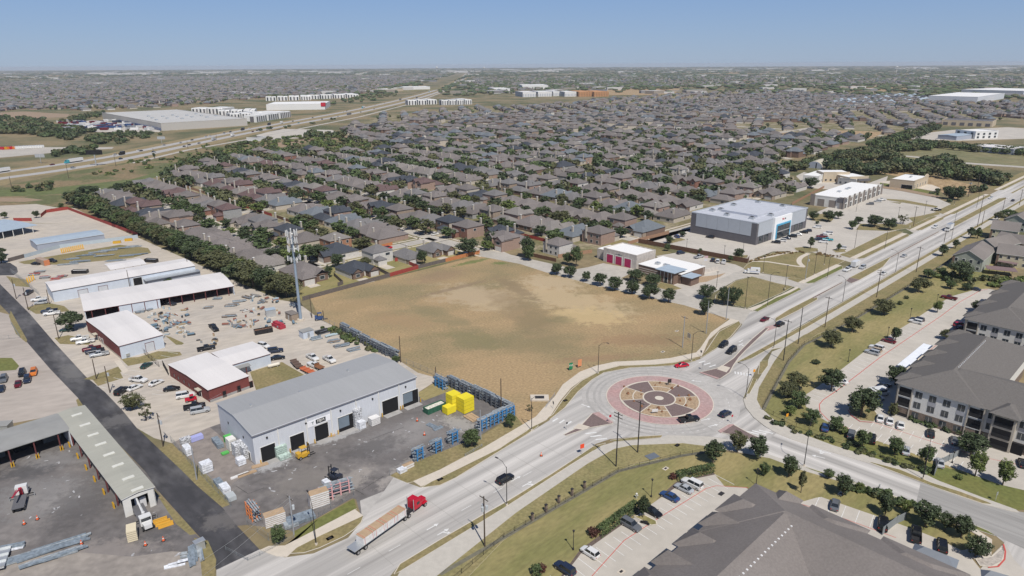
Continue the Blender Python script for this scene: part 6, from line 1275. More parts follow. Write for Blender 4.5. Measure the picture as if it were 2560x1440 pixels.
sign((1417,1075), 2.4, .5, .5, M_POLE, 'thin sign post on the near tip of the left splitter island', -60, posts=1); sign((1637,1035), 1.6, 1.8, .9, C('chevron_white', (.6, .6, .6)), 'black and white chevron board on the roundabout island', -80)
sign((2489,1253), 2.4, .6, .8, M_ALU, 'pale sign post on the lower right verge', -60, posts=1); sign((2195,1235), 2.6, .5, .8, M_ALU, 'thin sign post by the lower right sidewalk', -60, posts=1)
g = G(241, 414); o = empty('billboard', g, 0, 'black billboard on a grey post between the carriageways', 'billboard'); mb = MB(); mb.tube((0, 0, 0), (0, 0, 13), .6, M_ALU, n=10); mb.build('post', o); mb = MB(); mb.box(-8, 8, -.6, .6, 11, 15.5, M_DARK); mb.build('board', o)
for p, lb in (((103,408), 'grey highway sign gantry at the left'), ((405,360), 'grey highway sign on the far bank')):
    g = G(*p); o = empty('highway_sign', g, 0, lb, 'sign'); mb = MB(); mb.tube((0, 0, 0), (0, 0, 9), .25, M_ALU, n=6); mb.build('post', o); mb = MB(); mb.box(-5, 5, -.1, .1, 6, 9.5, C('sign_back_grey', (.36, .38, .40))); mb.build('panel', o)
# flag pole at the station
g = G(1757, 690); o = empty('flagpole', g, 0, 'white flagpole with two flags at the fire station', 'flagpole'); mb = MB(); mb.tube((0, 0, 0), (0, 0, 10), .08, M_TRIM, .04, n=6); mb.build('post', o); mb = MB(); mb.box(0, 1.7, -.03, .03, 8.8, 9.8, C('flag_pale', (.5, .35, .38))); mb.build('flag', o); mb = MB(); mb.box(0, 1.5, -.03, .03, 7.4, 8.3, C('flag_pale2', (.55, .55, .6))); mb.build('flag', o)
# ---------------------------------------------------------------- fences
def fence(s, h, mt, label, th=.08, posts=3.0, rail=None, name='wooden_fence', pts=None):
    P_ = pts or PX(s); o = empty(name, (*P_[0], 0), 0, label, 'fence'); ox, oy = P_[0]; mb = MB(); pm = MB()
    for (x0, y0), (x1, y1) in zip(P_, P_[1:]):
        L = math.hypot(x1-x0, y1-y0); a = math.atan2(y1-y0, x1-x0); cx, cy = (x0+x1)/2-ox, (y0+y1)/2-oy
        if rail:
            for z in rail: mb.obox(cx, cy, L, .03, a, z, z+.03, mt)
            n = int(L/.35)
            for i in range(n): u = (i+.5)/n-.5; mb.obox(cx+u*L*math.cos(a), cy+u*L*math.sin(a), .014, .014, a, .05, h, mt)
        else: mb.obox(cx, cy, L, th, a, .03, h, mt)
        n = max(1, int(L/posts))
        for i in range(n+1): u = i/n-.5; pm.obox(cx+u*L*math.cos(a), cy+u*L*math.sin(a), .06 if rail else .12, .06 if rail else .14, a, 0, h+.08, mt)
    for f_, i_ in zip(pm.f, pm.mi): mb.f.append(tuple(q+len(mb.v) for q in f_)); mb.mi.append(mb.m(mt))
    mb.v += pm.v; mb.build('fence_panel', o); return o
M_F1 = mat('weathered_fence_wood', (.135, .115, .105), var=.2, scale=2); M_F2 = mat('red_stained_fence', (.30, .055, .045), var=.12, scale=1.5); M_F3 = mat('orange_fence_wood', (.46, .185, .075), var=.12, scale=2); M_F4 = mat('brown_fence_wood', (.13, .07, .045), var=.15, scale=2); M_F5 = mat('tan_fence_wood', (.33, .20, .13), var=.15, scale=2)
M_CHAIN = C('galvanised_wire', (.22, .24, .25)); M_IRON = C('black_iron', (.02, .02, .022))
fence('757,752 975,692', 1.9, M_F1, 'weathered grey wooden fence between the field and the nearest gardens'); fence('975,692 1046,672', 1.95, M_F2, 'red stained wooden fence along the brown field'); fence('1046,672 1114,655', 1.9, M_F1, 'dark wooden fence piece between the red and the orange fence'); fence('1114,655 1199,634', 1.9, M_F3, 'bright orange wooden fence at the field corner')
fence('845,716 858,711 835,690', 1.8, M_F1, 'weathered fence between the two nearest gardens'); fence('975,692 944,675', 1.8, M_F1, 'grey fence right of the dark roofed house'); fence('1046,672 1000,652 988,654', 1.9, M_F2, 'red stained fence around the garden of the white house')
fence('1311,637 1390,655', 1.9, M_F4, 'dark brown fence by the two storey corner house'); fence('1596,607 1868,658 1872,651', 2.4, M_F4, 'long brown fence between the fire station and the store lot'); fence('1395,645 1480,632', 1.9, M_F5, 'tan fence left of the fire station'); fence('1570,612 1600,603 1672,585', 1.9, M_F5, 'tan fence behind the gardens beside the store lot'); fence('1980,512 2060,470', 1.9, M_F5, 'tan fence behind the gardens by the retail strip')
fence('170,524 116,532 103,543', 2.2, M_F2, 'red fence at the top of the storage lot, right piece'); fence('80,553 35,553', 2.2, M_F2, 'red fence at the top of the storage lot, left piece'); fence('170,524 345,590', 2.0, M_F2, 'red fence under the row of shelterbelt trees'); fence('865,452 495,498', 1.9, M_F3, 'orange fence among the gardens') if 0 else fence('496,497 530,492', 1.9, M_F3, 'orange garden fence piece among the upper left houses'); fence('955,620 981,613', 1.9, M_F3, 'orange fence behind the red pickup in the gardens')
fence('1790,660 1868,647', 1.7, M_IRON, 'black iron gate fence by the fire station drive', rail=(.2, 1.5), name='iron_fence'); fence('1717,692 1795,675', 2.0, M_PM, 'pale masonry wall around the fire station court', th=.3, name='masonry_wall')
fence('1095,1440 1260,1345 1545,1180 1700,1142 1790,1128', 1.3, M_IRON, 'thin black iron fence along the lower lawn', rail=(.2, 1.1), name='iron_fence'); fence('1905,1025 1918,1000 1970,905 2010,862 s262,88.4 s400,87.5', 1.4, M_IRON, 'thin black iron fence along the right lawn', rail=(.2, 1.2), name='iron_fence'); fence('1905,1025 1990,1068 2080,1102 2200,1140 2330,1190', 1.4, M_IRON, 'black iron fence behind the bushes of the right lot', rail=(.2, 1.2), name='iron_fence')
for i, p in enumerate(((1331,1302), (1365,1280), (1397,1258), (1430,1240), (1461,1222))):
    g = G(*p); mb = MB(); mb.obox(0, 0, .5, .5, A0, 0, 1.9, M_STONE).obox(0, 0, .62, .62, A0, 1.9, 2.0, M_POLE); o = mb.build('fence_pier'); o.location = (g[0], g[1], 0); tag(o, 'stone pier of the iron fence, %s from the left' % ordn(i+1), 'pier', 'stone piers of the iron fence')
fence('428,1105 490,1175 578,1268', 1.9, M_CHAIN, 'wire mesh fence between the black road and the supply yard', rail=(.1, 1.85), name='chain_link_fence'); fence('800,800 850,823 1000,903 1105,948 1288,1035', 1.9, M_CHAIN, 'wire mesh fence between the yards and the brown field', rail=(.1, 1.85), name='chain_link_fence'); fence('975,1190 1195,1088 1290,1038', 1.9, M_CHAIN, 'wire mesh fence behind the blue racks', rail=(.1, 1.85), name='chain_link_fence'); fence('618,1312 672,1352 735,1328 885,1240', 1.9, M_CHAIN, 'wire mesh fence around the plasterboard stacks', rail=(.1, 1.85), name='chain_link_fence')
fence('28,680 98,738', 1.9, M_CHAIN, 'mesh fence at the top of the asphalt road', rail=(.1, 1.85), name='chain_link_fence'); fence('62,645 150,620 345,595', 2.0, C('pale_sheet_fence', (.40, .46, .50)), 'pale metal sheet fence behind the storage lot', name='metal_fence'); fence('22,655 62,644', 2.0, M_F1, 'brown gate panels at the cul de sac', name='metal_fence')
fence('355,880 398,918', 2.0, M_IRON, 'black rolling gate in the small lot', rail=(.2, 1.8), name='rolling_gate'); fence('408,915 421,938', 2.0, M_IRON, 'short black gate panel by the dark red building', name='rolling_gate')
fence('0,856 50,845 28,810', 1.6, M_CHAIN, 'mesh fence in the left lot', rail=(.1, 1.5), name='chain_link_fence'); fence('2335,1190 2345,1165 2395,1140 2415,1105', 1.8, M_CHAIN, 'grey board fence between the parking bays', name='wooden_fence'); fence('2205,1338 2240,1310 2262,1300', 2.0, M_CHAIN, 'grey slatted dumpster enclosure', name='dumpster_enclosure'); fence('565,1375 620,1403 650,1390 735,1345', .9, M_CHAIN, 'metal guard rail at the sidewalk corner', rail=(.4, .8), name='guard_rail')
fence('1365,1020 1387,990', 1.1, M_BLUW, 'low metal railing beside the concrete culvert', rail=(.5, 1.0), name='guard_rail'); fence('1163,1143 1205,1118', 1.0, M_BLUW, 'low metal railing by the round shrub', rail=(.5, .95), name='guard_rail')
# drains, slabs, hydrants
def slab(name, p, l, w_, a, h, mt, label, cat):
    g = G(*p); mb = MB(); mb.obox(0, 0, l, w_, a, .02, h, mt); mb.obox(0, 0, l*.5, w_*.5, a, h, h+.03, M_POLE); o = mb.build(name); o.location = (g[0], g[1], .03); tag(o, label, cat)
slab('concrete_culvert', (1349,997), 5.5, 3.5, 0, .5, M_WALK, 'white concrete culvert slab at the field edge', 'culvert'); slab('drain_inlet', (1345,1352-352+50), 1, .6, A0, .2, M_WALK, 'x', 'drain') if 0 else None
for p, lb in (((1100,1199), 'drain slab in the verge by the yard entrance'), ((825,1346), 'double drain inlet by the kerb'), ((1413,1002), 'small drain slab in the roundabout verge'), ((1657,880), 'pale manhole slab on the brown field'), ((1692,828), 'pale manhole ring on the field near the junction'), ((1693,1114), 'small white slab on the near lawn'), ((1664,1172), 'pale utility slab on the lawn above the hedge'), ((2102,1275-40), 'small slab on the lawn above the car park'), ((1553,1430), 'drain grate in the lower lot'), ((1803,1235), 'dark drain grate near the roof corner')):
    slab('drain_cover', p, 1.6, 1.0, A0, .1, M_WALK if 'dark' not in lb else M_POLE, lb, 'drain cover')
g = G(1630,1142); mb = MB(); mb.obox(0, 0, 3.2, 2.2, R(30), .06, .16, C('steel_plate', (.13, .15, .18))); o = mb.build('steel_plate'); o.location = (g[0], g[1], .06); tag(o, 'grey steel plate on the near lawn', 'plate')
g = G(1591,1246); P = Proto(); mb = MB(); mb.tube((0, 0, 0), (0, 0, .8), .14, M_ALU, n=8).tube((0, 0, .8), (0, 0, .95), .18, M_TRIM, .05, n=8); P.add('barrel', mb); mb = MB(); mb.tube((-.25, 0, .5), (.25, 0, .5), .08, M_ALU, n=6); P.add('nozzle', mb); place(P, 'fire_hydrant', (g[0], g[1], .05), 0, 'silver fire hydrant on the lawn by the small tree', 'hydrant', scale=1.5)
# rocks on the island
random.seed(8); rocks = MB()
for i, (p, s_) in enumerate((((1570,985),.9), ((1560,967),.6), ((1602,978),.6), ((1603,987),.5), ((1650,958),.7), ((1680,972),.9), ((1695,966),.6), ((1638,964),.5), ((1700,1003),.7), ((1697,990),.6), ((1725,1000),.9), ((1722,990),.8), ((1715,1015),.8), ((1604,1017),.8), ((1622,1025),.6), ((1646,1022),1.0), ((1655,1030),.6), ((1585,1004),.6))):
    g = G(*p, .22); mb = MB(); mb.tube((0, 0, 0), (random.uniform(-.1, .1), .1, s_*.45), s_*.6, mat('rust_rock', (.22, .11, .06), var=.3, scale=2), s_*.45, n=6).tube((.05, .1, s_*.45), (.1, 0, s_*.75), s_*.45, mat('rust_rock', (.2, .1, .06)), s_*.15, n=6); o = mb.build('boulder'); o.location = g; tag(o, 'rusty brown boulder on the gravel of the roundabout island', 'rock', 'boulders on the roundabout island')
# ---------------------------------------------------------------- yard goods
def rack(p, ang, label, colr, load=True, L=5, h=3.4, n=3, name='storage_rack', group='storage racks'):
    g = G(*p); o = empty(name, (g[0], g[1], .03), ang, label, 'rack', group)
    for i in range(n):
        x = -L/2+L*(i+.5)/n; mb = MB(); mb.box(x-.09, x+.09, -.12, .12, 0, h, colr)
        for z in (.3, 1.2, 2.1, 3.0): mb.box(x-.06, x+.06, -.95, .95, z, z+.1, colr)
        mb.box(x-.16, x+.16, -1.12, -.95, 0, h+.1, colr)
        if i < n-1:
            for z in (.9, 2.0, 3.1): mb.box(x+.16, x+L/n-.16, -1.1, -1.0, z, z+.14, colr)
        mb.build('upright', o)
    if load:
        random.seed(int(p[0])); mb = MB()
        for z in (.4, 1.3, 2.2, 3.1):
            for k in range(3):
                y = -.7+k*.5; l_ = L*random.uniform(.8, 1.15)/2; off = random.uniform(-.5, .5); mb.box(-l_+off, l_+off, y, y+.3, z, z+random.uniform(.12, .4), random.choice((M_STEELB, M_STEELG)))
        mb.build('steel_bundle', o)
M_STEELB = mat('galvanised_studs', (.205, .245, .285), rough=.6, var=.3, scale=1.5); M_STEELG = mat('grey_studs', (.30, .33, .35), rough=.6, var=.3, scale=1.5); M_RBLUE = C('rack_blue', (.05, .22, .48)); M_RPINK = C('rack_pink', (.60, .33, .33)); M_RORG = C('rack_orange', (.65, .22, .08)); M_RGR = C('rack_grey', (.12, .13, .15))
for i, (p, c_) in enumerate((((1045,1147),M_RBLUE), ((1091,1128),M_RBLUE), ((1132,1105),M_RBLUE), ((1205,1072),M_RBLUE), ((1230,1060),M_RBLUE), ((1250,1050),M_RBLUE), ((1270,1042),M_RBLUE))): rack(p, A0, 'blue rack of metal studs along the kerb side yard fence, %s from the left' % ordn(i+1), c_, L=3.4 if i < 4 else 4.4, n=2 if i < 4 else 3)
for i, p in enumerate(((1104,968), (1135,968), (1165,981), (1195,993), (1222,1004), (1245,1018), (1265,1027))): rack(p, R(133.5+180), 'rack of grey studs along the field fence beyond the yellow crates, %s from the left' % ordn(i+1), M_RGR if i else M_RBLUE, L=5.5)
for i, p in enumerate(((865,832), (890,846), (915,860), (940,873), (962,884), (984,893))): rack(p, R(133.5+180), 'rack of grey studs on the tan yard fence, %s from the left' % ordn(i+1), M_RGR, L=6.2)
rack((850,1232), R(28), 'pink and grey cantilever rack at the yard corner', M_RPINK, L=6); rack((815,1248), R(28), 'smaller pink rack beside the white plasterboard stack', M_RPINK, L=4); rack((636,1292), R(-50), 'orange and blue rack at the asphalt entry', M_RORG, L=5)
def stack(p, l, w_, h, ang, mt, label, nz=3, top=None, name='pallet_stack', cat='stack of goods', z=.03, group='stacks of goods in the yard', gap=.12, nx=1):
    g = G(*p); o = empty(name, (g[0], g[1], z), ang, label, cat, group)
    for i in range(nz):
        mb = MB(); hz = h/nz
        for j in range(nx):
            x0 = -l/2+l*j/nx; mb.box(x0+.03, x0+l/nx-.03, -w_/2, w_/2, i*hz+gap, (i+1)*hz, mt, top or mt)
        mb.box(-l/2+.1, l/2-.1, -w_/2+.1, w_/2-.1, i*hz, i*hz+gap, M_F1 if gap > .1 else mt); mb.build('bundle', o)
M_YB = C('yellow_wrap', (.72, .60, .03)); M_WB = mat('white_wrap', (.66, .68, .72), rough=.5, var=.25, scale=1.6); M_GB = mat('green_white_wrap', (.42, .52, .47), rough=.5, var=.35, scale=2.2); M_INS = mat('black_white_wrap', (.45, .46, .48), var=.75, scale=2.6)
for a in [((1134,1021), 3.2, 3.0, 5.0, A0, M_YB, 'tallest yellow wrapped crate stack, left one', 4), ((1164,1026), 3.8, 3.4, 4.6, A0, M_YB, 'wide yellow wrapped crate stack, right one', 4), ((1123,1031), 3.2, 2.4, 2.2, A0, M_YB, 'low yellow wrapped crate stack in front', 1),
 ((598,1137), 2.6, 2.4, 3.6, A0, M_INS, 'white and grey bundle stack at the warehouse corner, left one', 6), ((618,1142), 2.4, 2.4, 3.4, A0, M_INS, 'white and grey bundle stack at the warehouse corner, right one', 6), ((603,1160), 2.0, 2.0, 1.7, A0, M_WB, 'low white bundle before the corner stacks', 3), ((580,1122), 2.0, 2.4, 3.2, A0, M_TRIM, 'pale bundle stack nearest the green boxes', 5),
 ((702,1138), 3.0, 2.0, 3.0, A0, M_GB, 'green and white bundle stack between the first two doors', 6), ((712,1146), 3.0, 1.5, 1.1, A0, M_GB, 'low green bundles before the taller green stack', 2), ((893,1064), 2.4, 2.4, 5.4, A0, M_INS, 'tall white bundle tower beside the fourth door', 7), ((903,1070), 2.0, 2.0, 2.2, A0, M_WB, 'white block before the tall bundle tower', 2), ((936,1060), 2.8, 2.0, 2.2, A0, M_BOARD, 'plasterboard stack with brown top by the fifth door', 5),
 ((517,1178), 2.6, 2.2, 2.6, A0, M_WB, 'white wrapped pallet block by the road fence', 4), ((470,1133), 3.6, 1.6, 1.9, R(-50), M_WB, 'white pallets lining the road fence', 3), ((465,1108), 2.6, 1.6, 1.6, A0, M_INS, 'grey and white pallets at the yard top corner', 3), ((492,1100), 3.2, 1.6, 1.3, A0, C('lilac_wrap', (.36, .38, .66)), 'lilac wrapped pallets at the yard top corner', 1), ((575,1105), 2.4, 2.2, 1.9, A0, C('green_wrap', (.10, .42, .10)), 'bright green wrapped pallet by the warehouse wall', 1), ((563,1135), 1.8, 1.2, .5, A0, C('green_wrap', (.10, .42, .10)), 'low bright green sheet pile', 1),
 ((548,1212), 3.6, 1.6, 1.0, R(-50), M_STEELB, 'blue studs along the road fence', 2), ((563,1227), 3.2, 1.8, 1.4, R(-50), M_WB, 'white bundles along the road fence', 2), ((578,1248), 2.4, 1.8, 1.2, R(-50), C('pale_block', (.42, .45, .46)), 'pale grey block at the end of the road fence', 1), ((545,1112), 5.0, 1.6, 1.3, R(-50), M_STEELB, 'blue grey stud stack along the warehouse end wall', 3),
 ((688,1308), 4.4, 2.2, 2.7, R(32), M_BOARD, 'large plasterboard stack by the orange rack', 6, M_CARD), ((798,1262), 4.4, 2.2, 3.6, R(32), M_BOARD, 'tall plasterboard stack with blue end beside the pink racks', 7, M_CARD), ((818,1212), 2.6, 1.4, 1.0, R(-45), M_WB, 'white covered pallet behind the pink racks', 1), ((752,1300), 6, 3.0, .9, R(32), M_STEELB, 'long blue stud bundles behind the corner fence', 3), ((728,1315), 3, 2, .8, R(32), M_STEELG, 'short grey stud bundles behind the corner fence', 2),
 ((333,1345), 3.0, 1.9, 2.7, R(-62), C('yellow_white_crate', (.66, .58, .42)), 'yellow and white crate stack beside the boom truck', 6), ((1005,1180), 2.2, 1.5, 1.1, A0, M_WB, 'white bundle at the yard gate corner', 2), ((1020,1170), 3.0, 1.3, 1.2, A0, M_BOARD, 'board bundle at the yard gate corner', 2, M_CARD),
 ((60,1275-120), 1, 1, .1, 0, M_DUST, 'pale sheet', 1)][:-1]: stack(*a[:7], nz=a[7], top=a[8] if len(a) > 8 else None)
for p, l, w_, a_, mt, lb in (((600,1190), 4.5, .8, R(40), M_BOARD, 'white plank bundle on the yard ground'), ((618,1186), 4.5, .9, R(40), M_CARD, 'brown plank bundle on the yard ground'), ((650,1165), 4.0, 1.2, R(30), M_CARD, 'brown boards beside the first loading door'), ((829,1090), 2.0, 1.0, R(20), M_CARD, 'small brown board pile before the third door'), ((1180,1045), 4.5, 3.0, R(-50), M_CARD, 'brown boards before the yellow crates'), ((1080,1066), 3.5, 1.4, R(-40), M_STEELB, 'blue stud bundle lying on the yard, right one'), ((1095,1072), 3.0, 1.2, A0, M_STEELB, 'blue stud bundle lying on the yard, left one')):
    g = G(*p); mb = MB()
    for k in range(4): mb.obox(0, (k-1.5)*w_/4, l*(1-.06*(k % 2)), w_/4.4, 0, .02, .28+.05*(k % 2), mt)
    o = mb.build('board_pile'); o.location = (g[0], g[1], .035); o.rotation_euler = (0, 0, a_); tag(o, lb, 'board pile')
# dumpsters and containers
def dumpster(p, ang, L, w_, h, mt, label, fill=None, top=None):
    g = G(*p); o = empty('dumpster', (g[0], g[1], .04), ang, label, 'dumpster'); mb = MB()
    mb.box(-L/2, L/2, -w_/2, w_/2, 0, .15, mt).box(-L/2, L/2, -w_/2, -w_/2+.1, .15, h, mt).box(-L/2, L/2, w_/2-.1, w_/2, .15, h, mt).box(-L/2, -L/2+.1, -w_/2+.1, w_/2-.1, .15, h, mt).box(L/2-.1, L/2, -w_/2+.1, w_/2-.1, .15, h, mt)
    for i in range(5): x = -L/2+L*(i+.5)/5; mb.box(x-.08, x+.08, -w_/2-.1, -w_/2, .15, h, mt)
    mb.build('hull', o); mb = MB(); mb.box(-L/2+.1, L/2-.1, -w_/2+.1, w_/2-.1, .15, h*.8, fill or M_DARK); mb.build('rubbish', o)
dumpster((1087,1025), A0, 6.5, 2.4, 1.7, C('dumpster_green', (.03, .11, .07)), 'dark green open dumpster filled with white rubbish', mat('rubbish_white', (.6, .58, .5), var=.4, scale=2)); dumpster((659,832), R(30), 6.5, 2.4, 1.7, PAINT['black'], 'black open dumpster in the tan yard', mat('rusty_junk', (.16, .09, .06), var=.6, scale=2))
dumpster((201,683), R(5), 7, 2.4, 1.7, PAINT['black'], 'black open dumpster above the long white shed', M_TRIM); dumpster((379,655), R(-12), 6.5, 2.4, 1.7, PAINT['black'], 'black open dumpster by the shelterbelt trees', M_ALU)
g = G(108, 660); mb = MB(); mb.box(-5, 4.6, -1.25, 1.25, .1, 2.7, mat('tan_container', (.36, .27, .21), var=.1)); o = mb.build('container'); mb = MB(); mb.box(4.6, 5, -1.25, 1.25, .1, 2.7, C('container_orange', (.55, .20, .09))); e = empty('container', (g[0], g[1], .03), R(-35), 'tan shipping container with orange end', 'container'); o.parent = e; mb.build('container_door', e)
g = G(697, 818); mb = MB(); mb.box(-3, 3, -1.2, 1.2, 0, 1.3, mat('red_tarp', (.36, .04, .06), var=.2)).box(-2.6, 2.6, -.8, .8, 1.3, 2.0, mat('red_tarp', (.36, .04, .06))); o = mb.build('covered_trailer'); o.location = (g[0], g[1], .03); o.rotation_euler = (0, 0, R(-40)); tag(o, 'red tarpaulin covered load by the black dumpster', 'trailer')
def hut(name, p, l, w_, h, ang, wm, rm, label):
    g = G(*p); o = empty(name, (g[0], g[1], .03), ang, label, 'shed'); mb = MB(); mb.box(-l/2, l/2, -w_/2, w_/2, 0, h, wm); mb.build('wall', o); mb = MB(); mb.box(-l/2-.15, l/2+.15, -w_/2-.15, w_/2+.15, h, h+.15, rm); mb.build('roof', o); mb = MB(); mb.box(-.45, .45, -w_/2-.05, -w_/2, .1, 2.1, M_ALU); mb.build('door', o)
hut('small_shed', (767,842), 4.2, 3.2, 2.6, A0, M_WWALL, M_GRYR, 'small white shed with red edged roof in the tan yard'); hut('equipment_shelter', (677,790), 3.6, 2.8, 2.9, R(30), M_ALU, M_BLUR, 'blue grey equipment shelter near the cell tower'); hut('equipment_shelter', (731,798), 5, 3, 2.7, R(-45), M_BRK['tan'], M_APR, 'brown roofed equipment hut at the foot of the cell tower'); hut('dock_office', (5,1085), 5, 3, 3, R(10), M_ALU, M_GRYR, 'grey metal cabin at the left picture edge')
g = G(685, 918); mb = MB(); mb.tube((-1.7, 0, .8), (1.7, 0, .8), .55, C('tank_cream', (.66, .62, .53)), n=12).tube((-2, 0, .8), (-1.7, 0, .8), .3, C('tank_cream', (.66, .62, .53)), .55, n=12).tube((1.7, 0, .8), (2, 0, .8), .55, C('tank_cream', (.66, .62, .53)), .3, n=12).box(-1.2, -1, -.4, .4, 0, .4, M_ALU).box(1, 1.2, -.4, .4, 0, .4, M_ALU); o = mb.build('gas_tank'); o.location = (g[0], g[1], .03); o.rotation_euler = (0, 0, R(35)); tag(o, 'cream gas tank on the small yard lawn', 'tank')
# flat trailers
for p, a_, mt, lb in (((742,915), R(-55), C('rusty_steel', (.13, .09, .075)), 'rusty flat trailer beside the small lawn'), ((772,932), R(-40), C('trailer_orange', (.45, .13, .06)), 'orange flat trailer by the warehouse roof'), ((5,1405), R(-65), M_ALU, 'silver box trailer front at the lower left corner')):
    P = Proto(); mb = MB(); mb.box(-3.4, 3.4, -1.1, 1.1, .7, .85, mt)
    for x in (-3.3, -1.1, 1.1, 3.3): mb.box(x-.05, x+.05, -1.15, 1.15, .85, 1.25, mt)
    P.add('deck', mb); mb = MB(); mb.box(3.4, 4.6, -.08, .08, .6, .7, mt); P.add('tongue', mb); wheels(P, (-.4, .5), .35, 1.2); g = G(*p); place(P, 'flat_trailer', (g[0], g[1], .04), a_, lb, 'trailer')
# jersey barriers
for i, (p, a_) in enumerate((((400,1305), R(35)), ((408,1311), R(35)), ((415,1316), R(35)))):
    g = G(*p); mb = MB()
    for z0, z1, w0 in ((0, .2, .6), (.2, .5, .4), (.5, .95, .22)): mb.box(-1.5, 1.5, -w0/2, w0/2, z0, z1, C('barrier_yellow', (.65, .36, .05)))
    o = mb.build('traffic_barrier'); o.location = (g[0], g[1], .03); o.rotation_euler = (0, 0, a_); tag(o, 'yellow plastic barrier beside the boom truck, %s from the dock' % ordn(i+1), 'barrier', 'yellow barriers at the dock')
def cone(p, label):
    g = G(*p); mb = MB(); mb.box(-.28, .28, -.28, .28, 0, .06, M_BLKP).tube((0, 0, .06), (0, 0, .85), .22, C('cone_orange', (.7, .12, .04)), .04, n=10).tube((0, 0, .4), (0, 0, .55), .15, M_TRIM, .12, n=10); o = mb.build('traffic_cone'); o.location = (g[0], g[1], .04); o.scale = (1.3,)*3; tag(o, label, 'cone')
for p, lb in (((61,1311), 'orange cone at the left rear of the crane truck'), ((94,1299), 'orange cone at the right rear of the crane truck'), ((364,1364), 'orange cone at the foot of the yellow crates'), ((409,1352), 'orange cone before the white boom truck'), ((1353,1370-230), 'orange cone by the roadwork flag'), ((204,1366-5), 'orange cone at the end of the stud pile'), ((1043,1053), 'red cone on the yard, upper one'), ((1061,1088), 'red cone on the yard, lower one')): cone(p, lb) if lb[:21] != 'orange cone by the roa' else cone((1352+105, 1146), lb)
# long stud piles lower left
def pile(p, L, w_, a_, label, n=14, seed=0, mats_=None, name='stud_pile'):
    random.seed(seed); g = G(*p); mb = MB()
    for i in range(n):
        y = random.uniform(-w_/2, w_/2); l_ = L*random.uniform(.3, .95); x = random.uniform(-(L-l_)/2, (L-l_)/2); z = random.uniform(.02, .5); mb.obox(x, y, l_, random.uniform(.2, .6), random.uniform(-.06, .06), z, z+random.uniform(.12, .4), random.choice(mats_ or (M_STEELB, M_STEELG, M_STEELB)))
    o = mb.build(name); o.location = (g[0], g[1], .03); o.rotation_euler = (0, 0, a_); tag(o, label, 'pile')
pile((115,1378), 17, 2.2, hdg((30,1400), (205,1345)), 'long pile of metal studs across the lower left yard, rear row', 22, 1); pile((135,1395), 12, 1.6, hdg((75,1405), (200,1365)), 'long pile of metal studs across the lower left yard, front row', 16, 2); pile((30,1370), 5, 2.4, R(20), 'heap of grey and white metal parts by the stud piles', 12, 3, (M_STEELG, M_WB, M_STEELB))
pile((489,1388), 8, 2.6, R(-62), 'blue grey stud rack pile by the asphalt road end', 20, 4); pile((446,1412), 5.5, .9, R(22), 'white sheet bundle on the ground near the asphalt road', 5, 5, (M_WB,)); pile((460,1392), 2.2, 1.6, R(10), 'grey block bundle near the asphalt road', 4, 6, (M_WB, M_STEELG))
hut('electric_cabinet', (501,1372), 1.8, 1.2, 1.9, A0, M_ALU, M_ALU, 'grey electric cabinet by the asphalt road end')
pile((810,830), 7, 3.5, A0, 'heap of black tyres and tubes beside the small shed', 40, 7, (M_TYRE, M_BLKP, M_RGR)); pile((830,838), 6, 3, R(35), 'pile of pale blue sheets right of the tyres', 14, 8, (C('pale_blue_sheet', (.42, .52, .55)), M_STEELG))
for i, (p, l_, a_) in enumerate((((790,848), 5, 35), ((835,855), 5, 25), ((855,866), 6, 35), ((885,875), 5, 35), ((735,765), 5, -40), ((620,745), 6, -30), ((600,755), 6, 20), ((640,740), 6, -30), ((655,755), 5, -40), ((580,765), 6, 10), ((575,792), 6, 10), ((590,815), 4, 10), ((520,770), 4, 10), ((365,775), 6, 15), ((350,782), 4, 15), ((545,747), 4, 5))):
    pile(p, l_, 2.2, R(a_), 'low heap of studs and frames on the tan yard, %s from the tyre heap' % ordn(i+1), 12, 20+i, (M_STEELG, M_STEELB, C('dull_timber', (.22, .18, .15))))
# grey stud piles in the storage grass
for i, p in enumerate(((215,640), (245,632), (270,628), (300,622), (330,618), (262,640), (320,640), (345,637), (180,648), (200,655), (290,652), (170,662))): pile(p, 10, 2.0, R(20), 'flat grey stud bundle lying in the storage grass, %s one from the left' % ordn(1+sorted([215,245,270,300,330,262,320,345,180,200,290,170]).index(p[0])), 8, 50+i)
# yellow frames
for k, (x0, x1, y0, y1, n) in enumerate(((155,208,633,622,12), (70,85,708,700,4))):
    for i in range(n):
        u = i/(n-1); g = G(x0+(x1-x0)*u, y0+(y1-y0)*u); mb = MB(); c_ = C('scaffold_yellow', (.78, .45, .04)); mb.box(-.12, .12, -.9, -.7, 0, 2.6, c_).box(-.12, .12, .7, .9, 0, 2.6, c_)
        for z in (.3, 1.1, 2.0): mb.box(-.06, .06, -.78, .78, z, z+.12, c_)
        o = mb.build('scaffold_frame'); o.location = (g[0], g[1], .03); o.rotation_euler = (0, 0, R(45)); tag(o, 'yellow frame in the long row behind the storage grass' if k == 0 else 'yellow frame in the small group by the asphalt road fence', 'frame', 'yellow frames in the row behind the storage grass' if k == 0 else 'yellow frames by the asphalt road fence')
for i, (p, c_) in enumerate((((293,608), 'yellow'), ((322,602), 'yellow'))): stack(p, 4, 2, 1.3, R(20), PAINT['yellow'], ('low' if i == 0 else 'taller')+' yellow skip behind the storage grass', nz=1, name='skip', cat='skip', group=None, gap=.05)
for i, p in enumerate(((85,688), (112,695), (140,698), (100,680), (155,692))): pile(p, 5, 3, R(20), 'heap of red and grey frames left of the long shed, %s from the left' % ordn(1+sorted([85,112,140,100,155]).index(p[0])), 14, 80+i, (C('dull_red', (.35, .07, .06)), M_STEELG, M_F1))
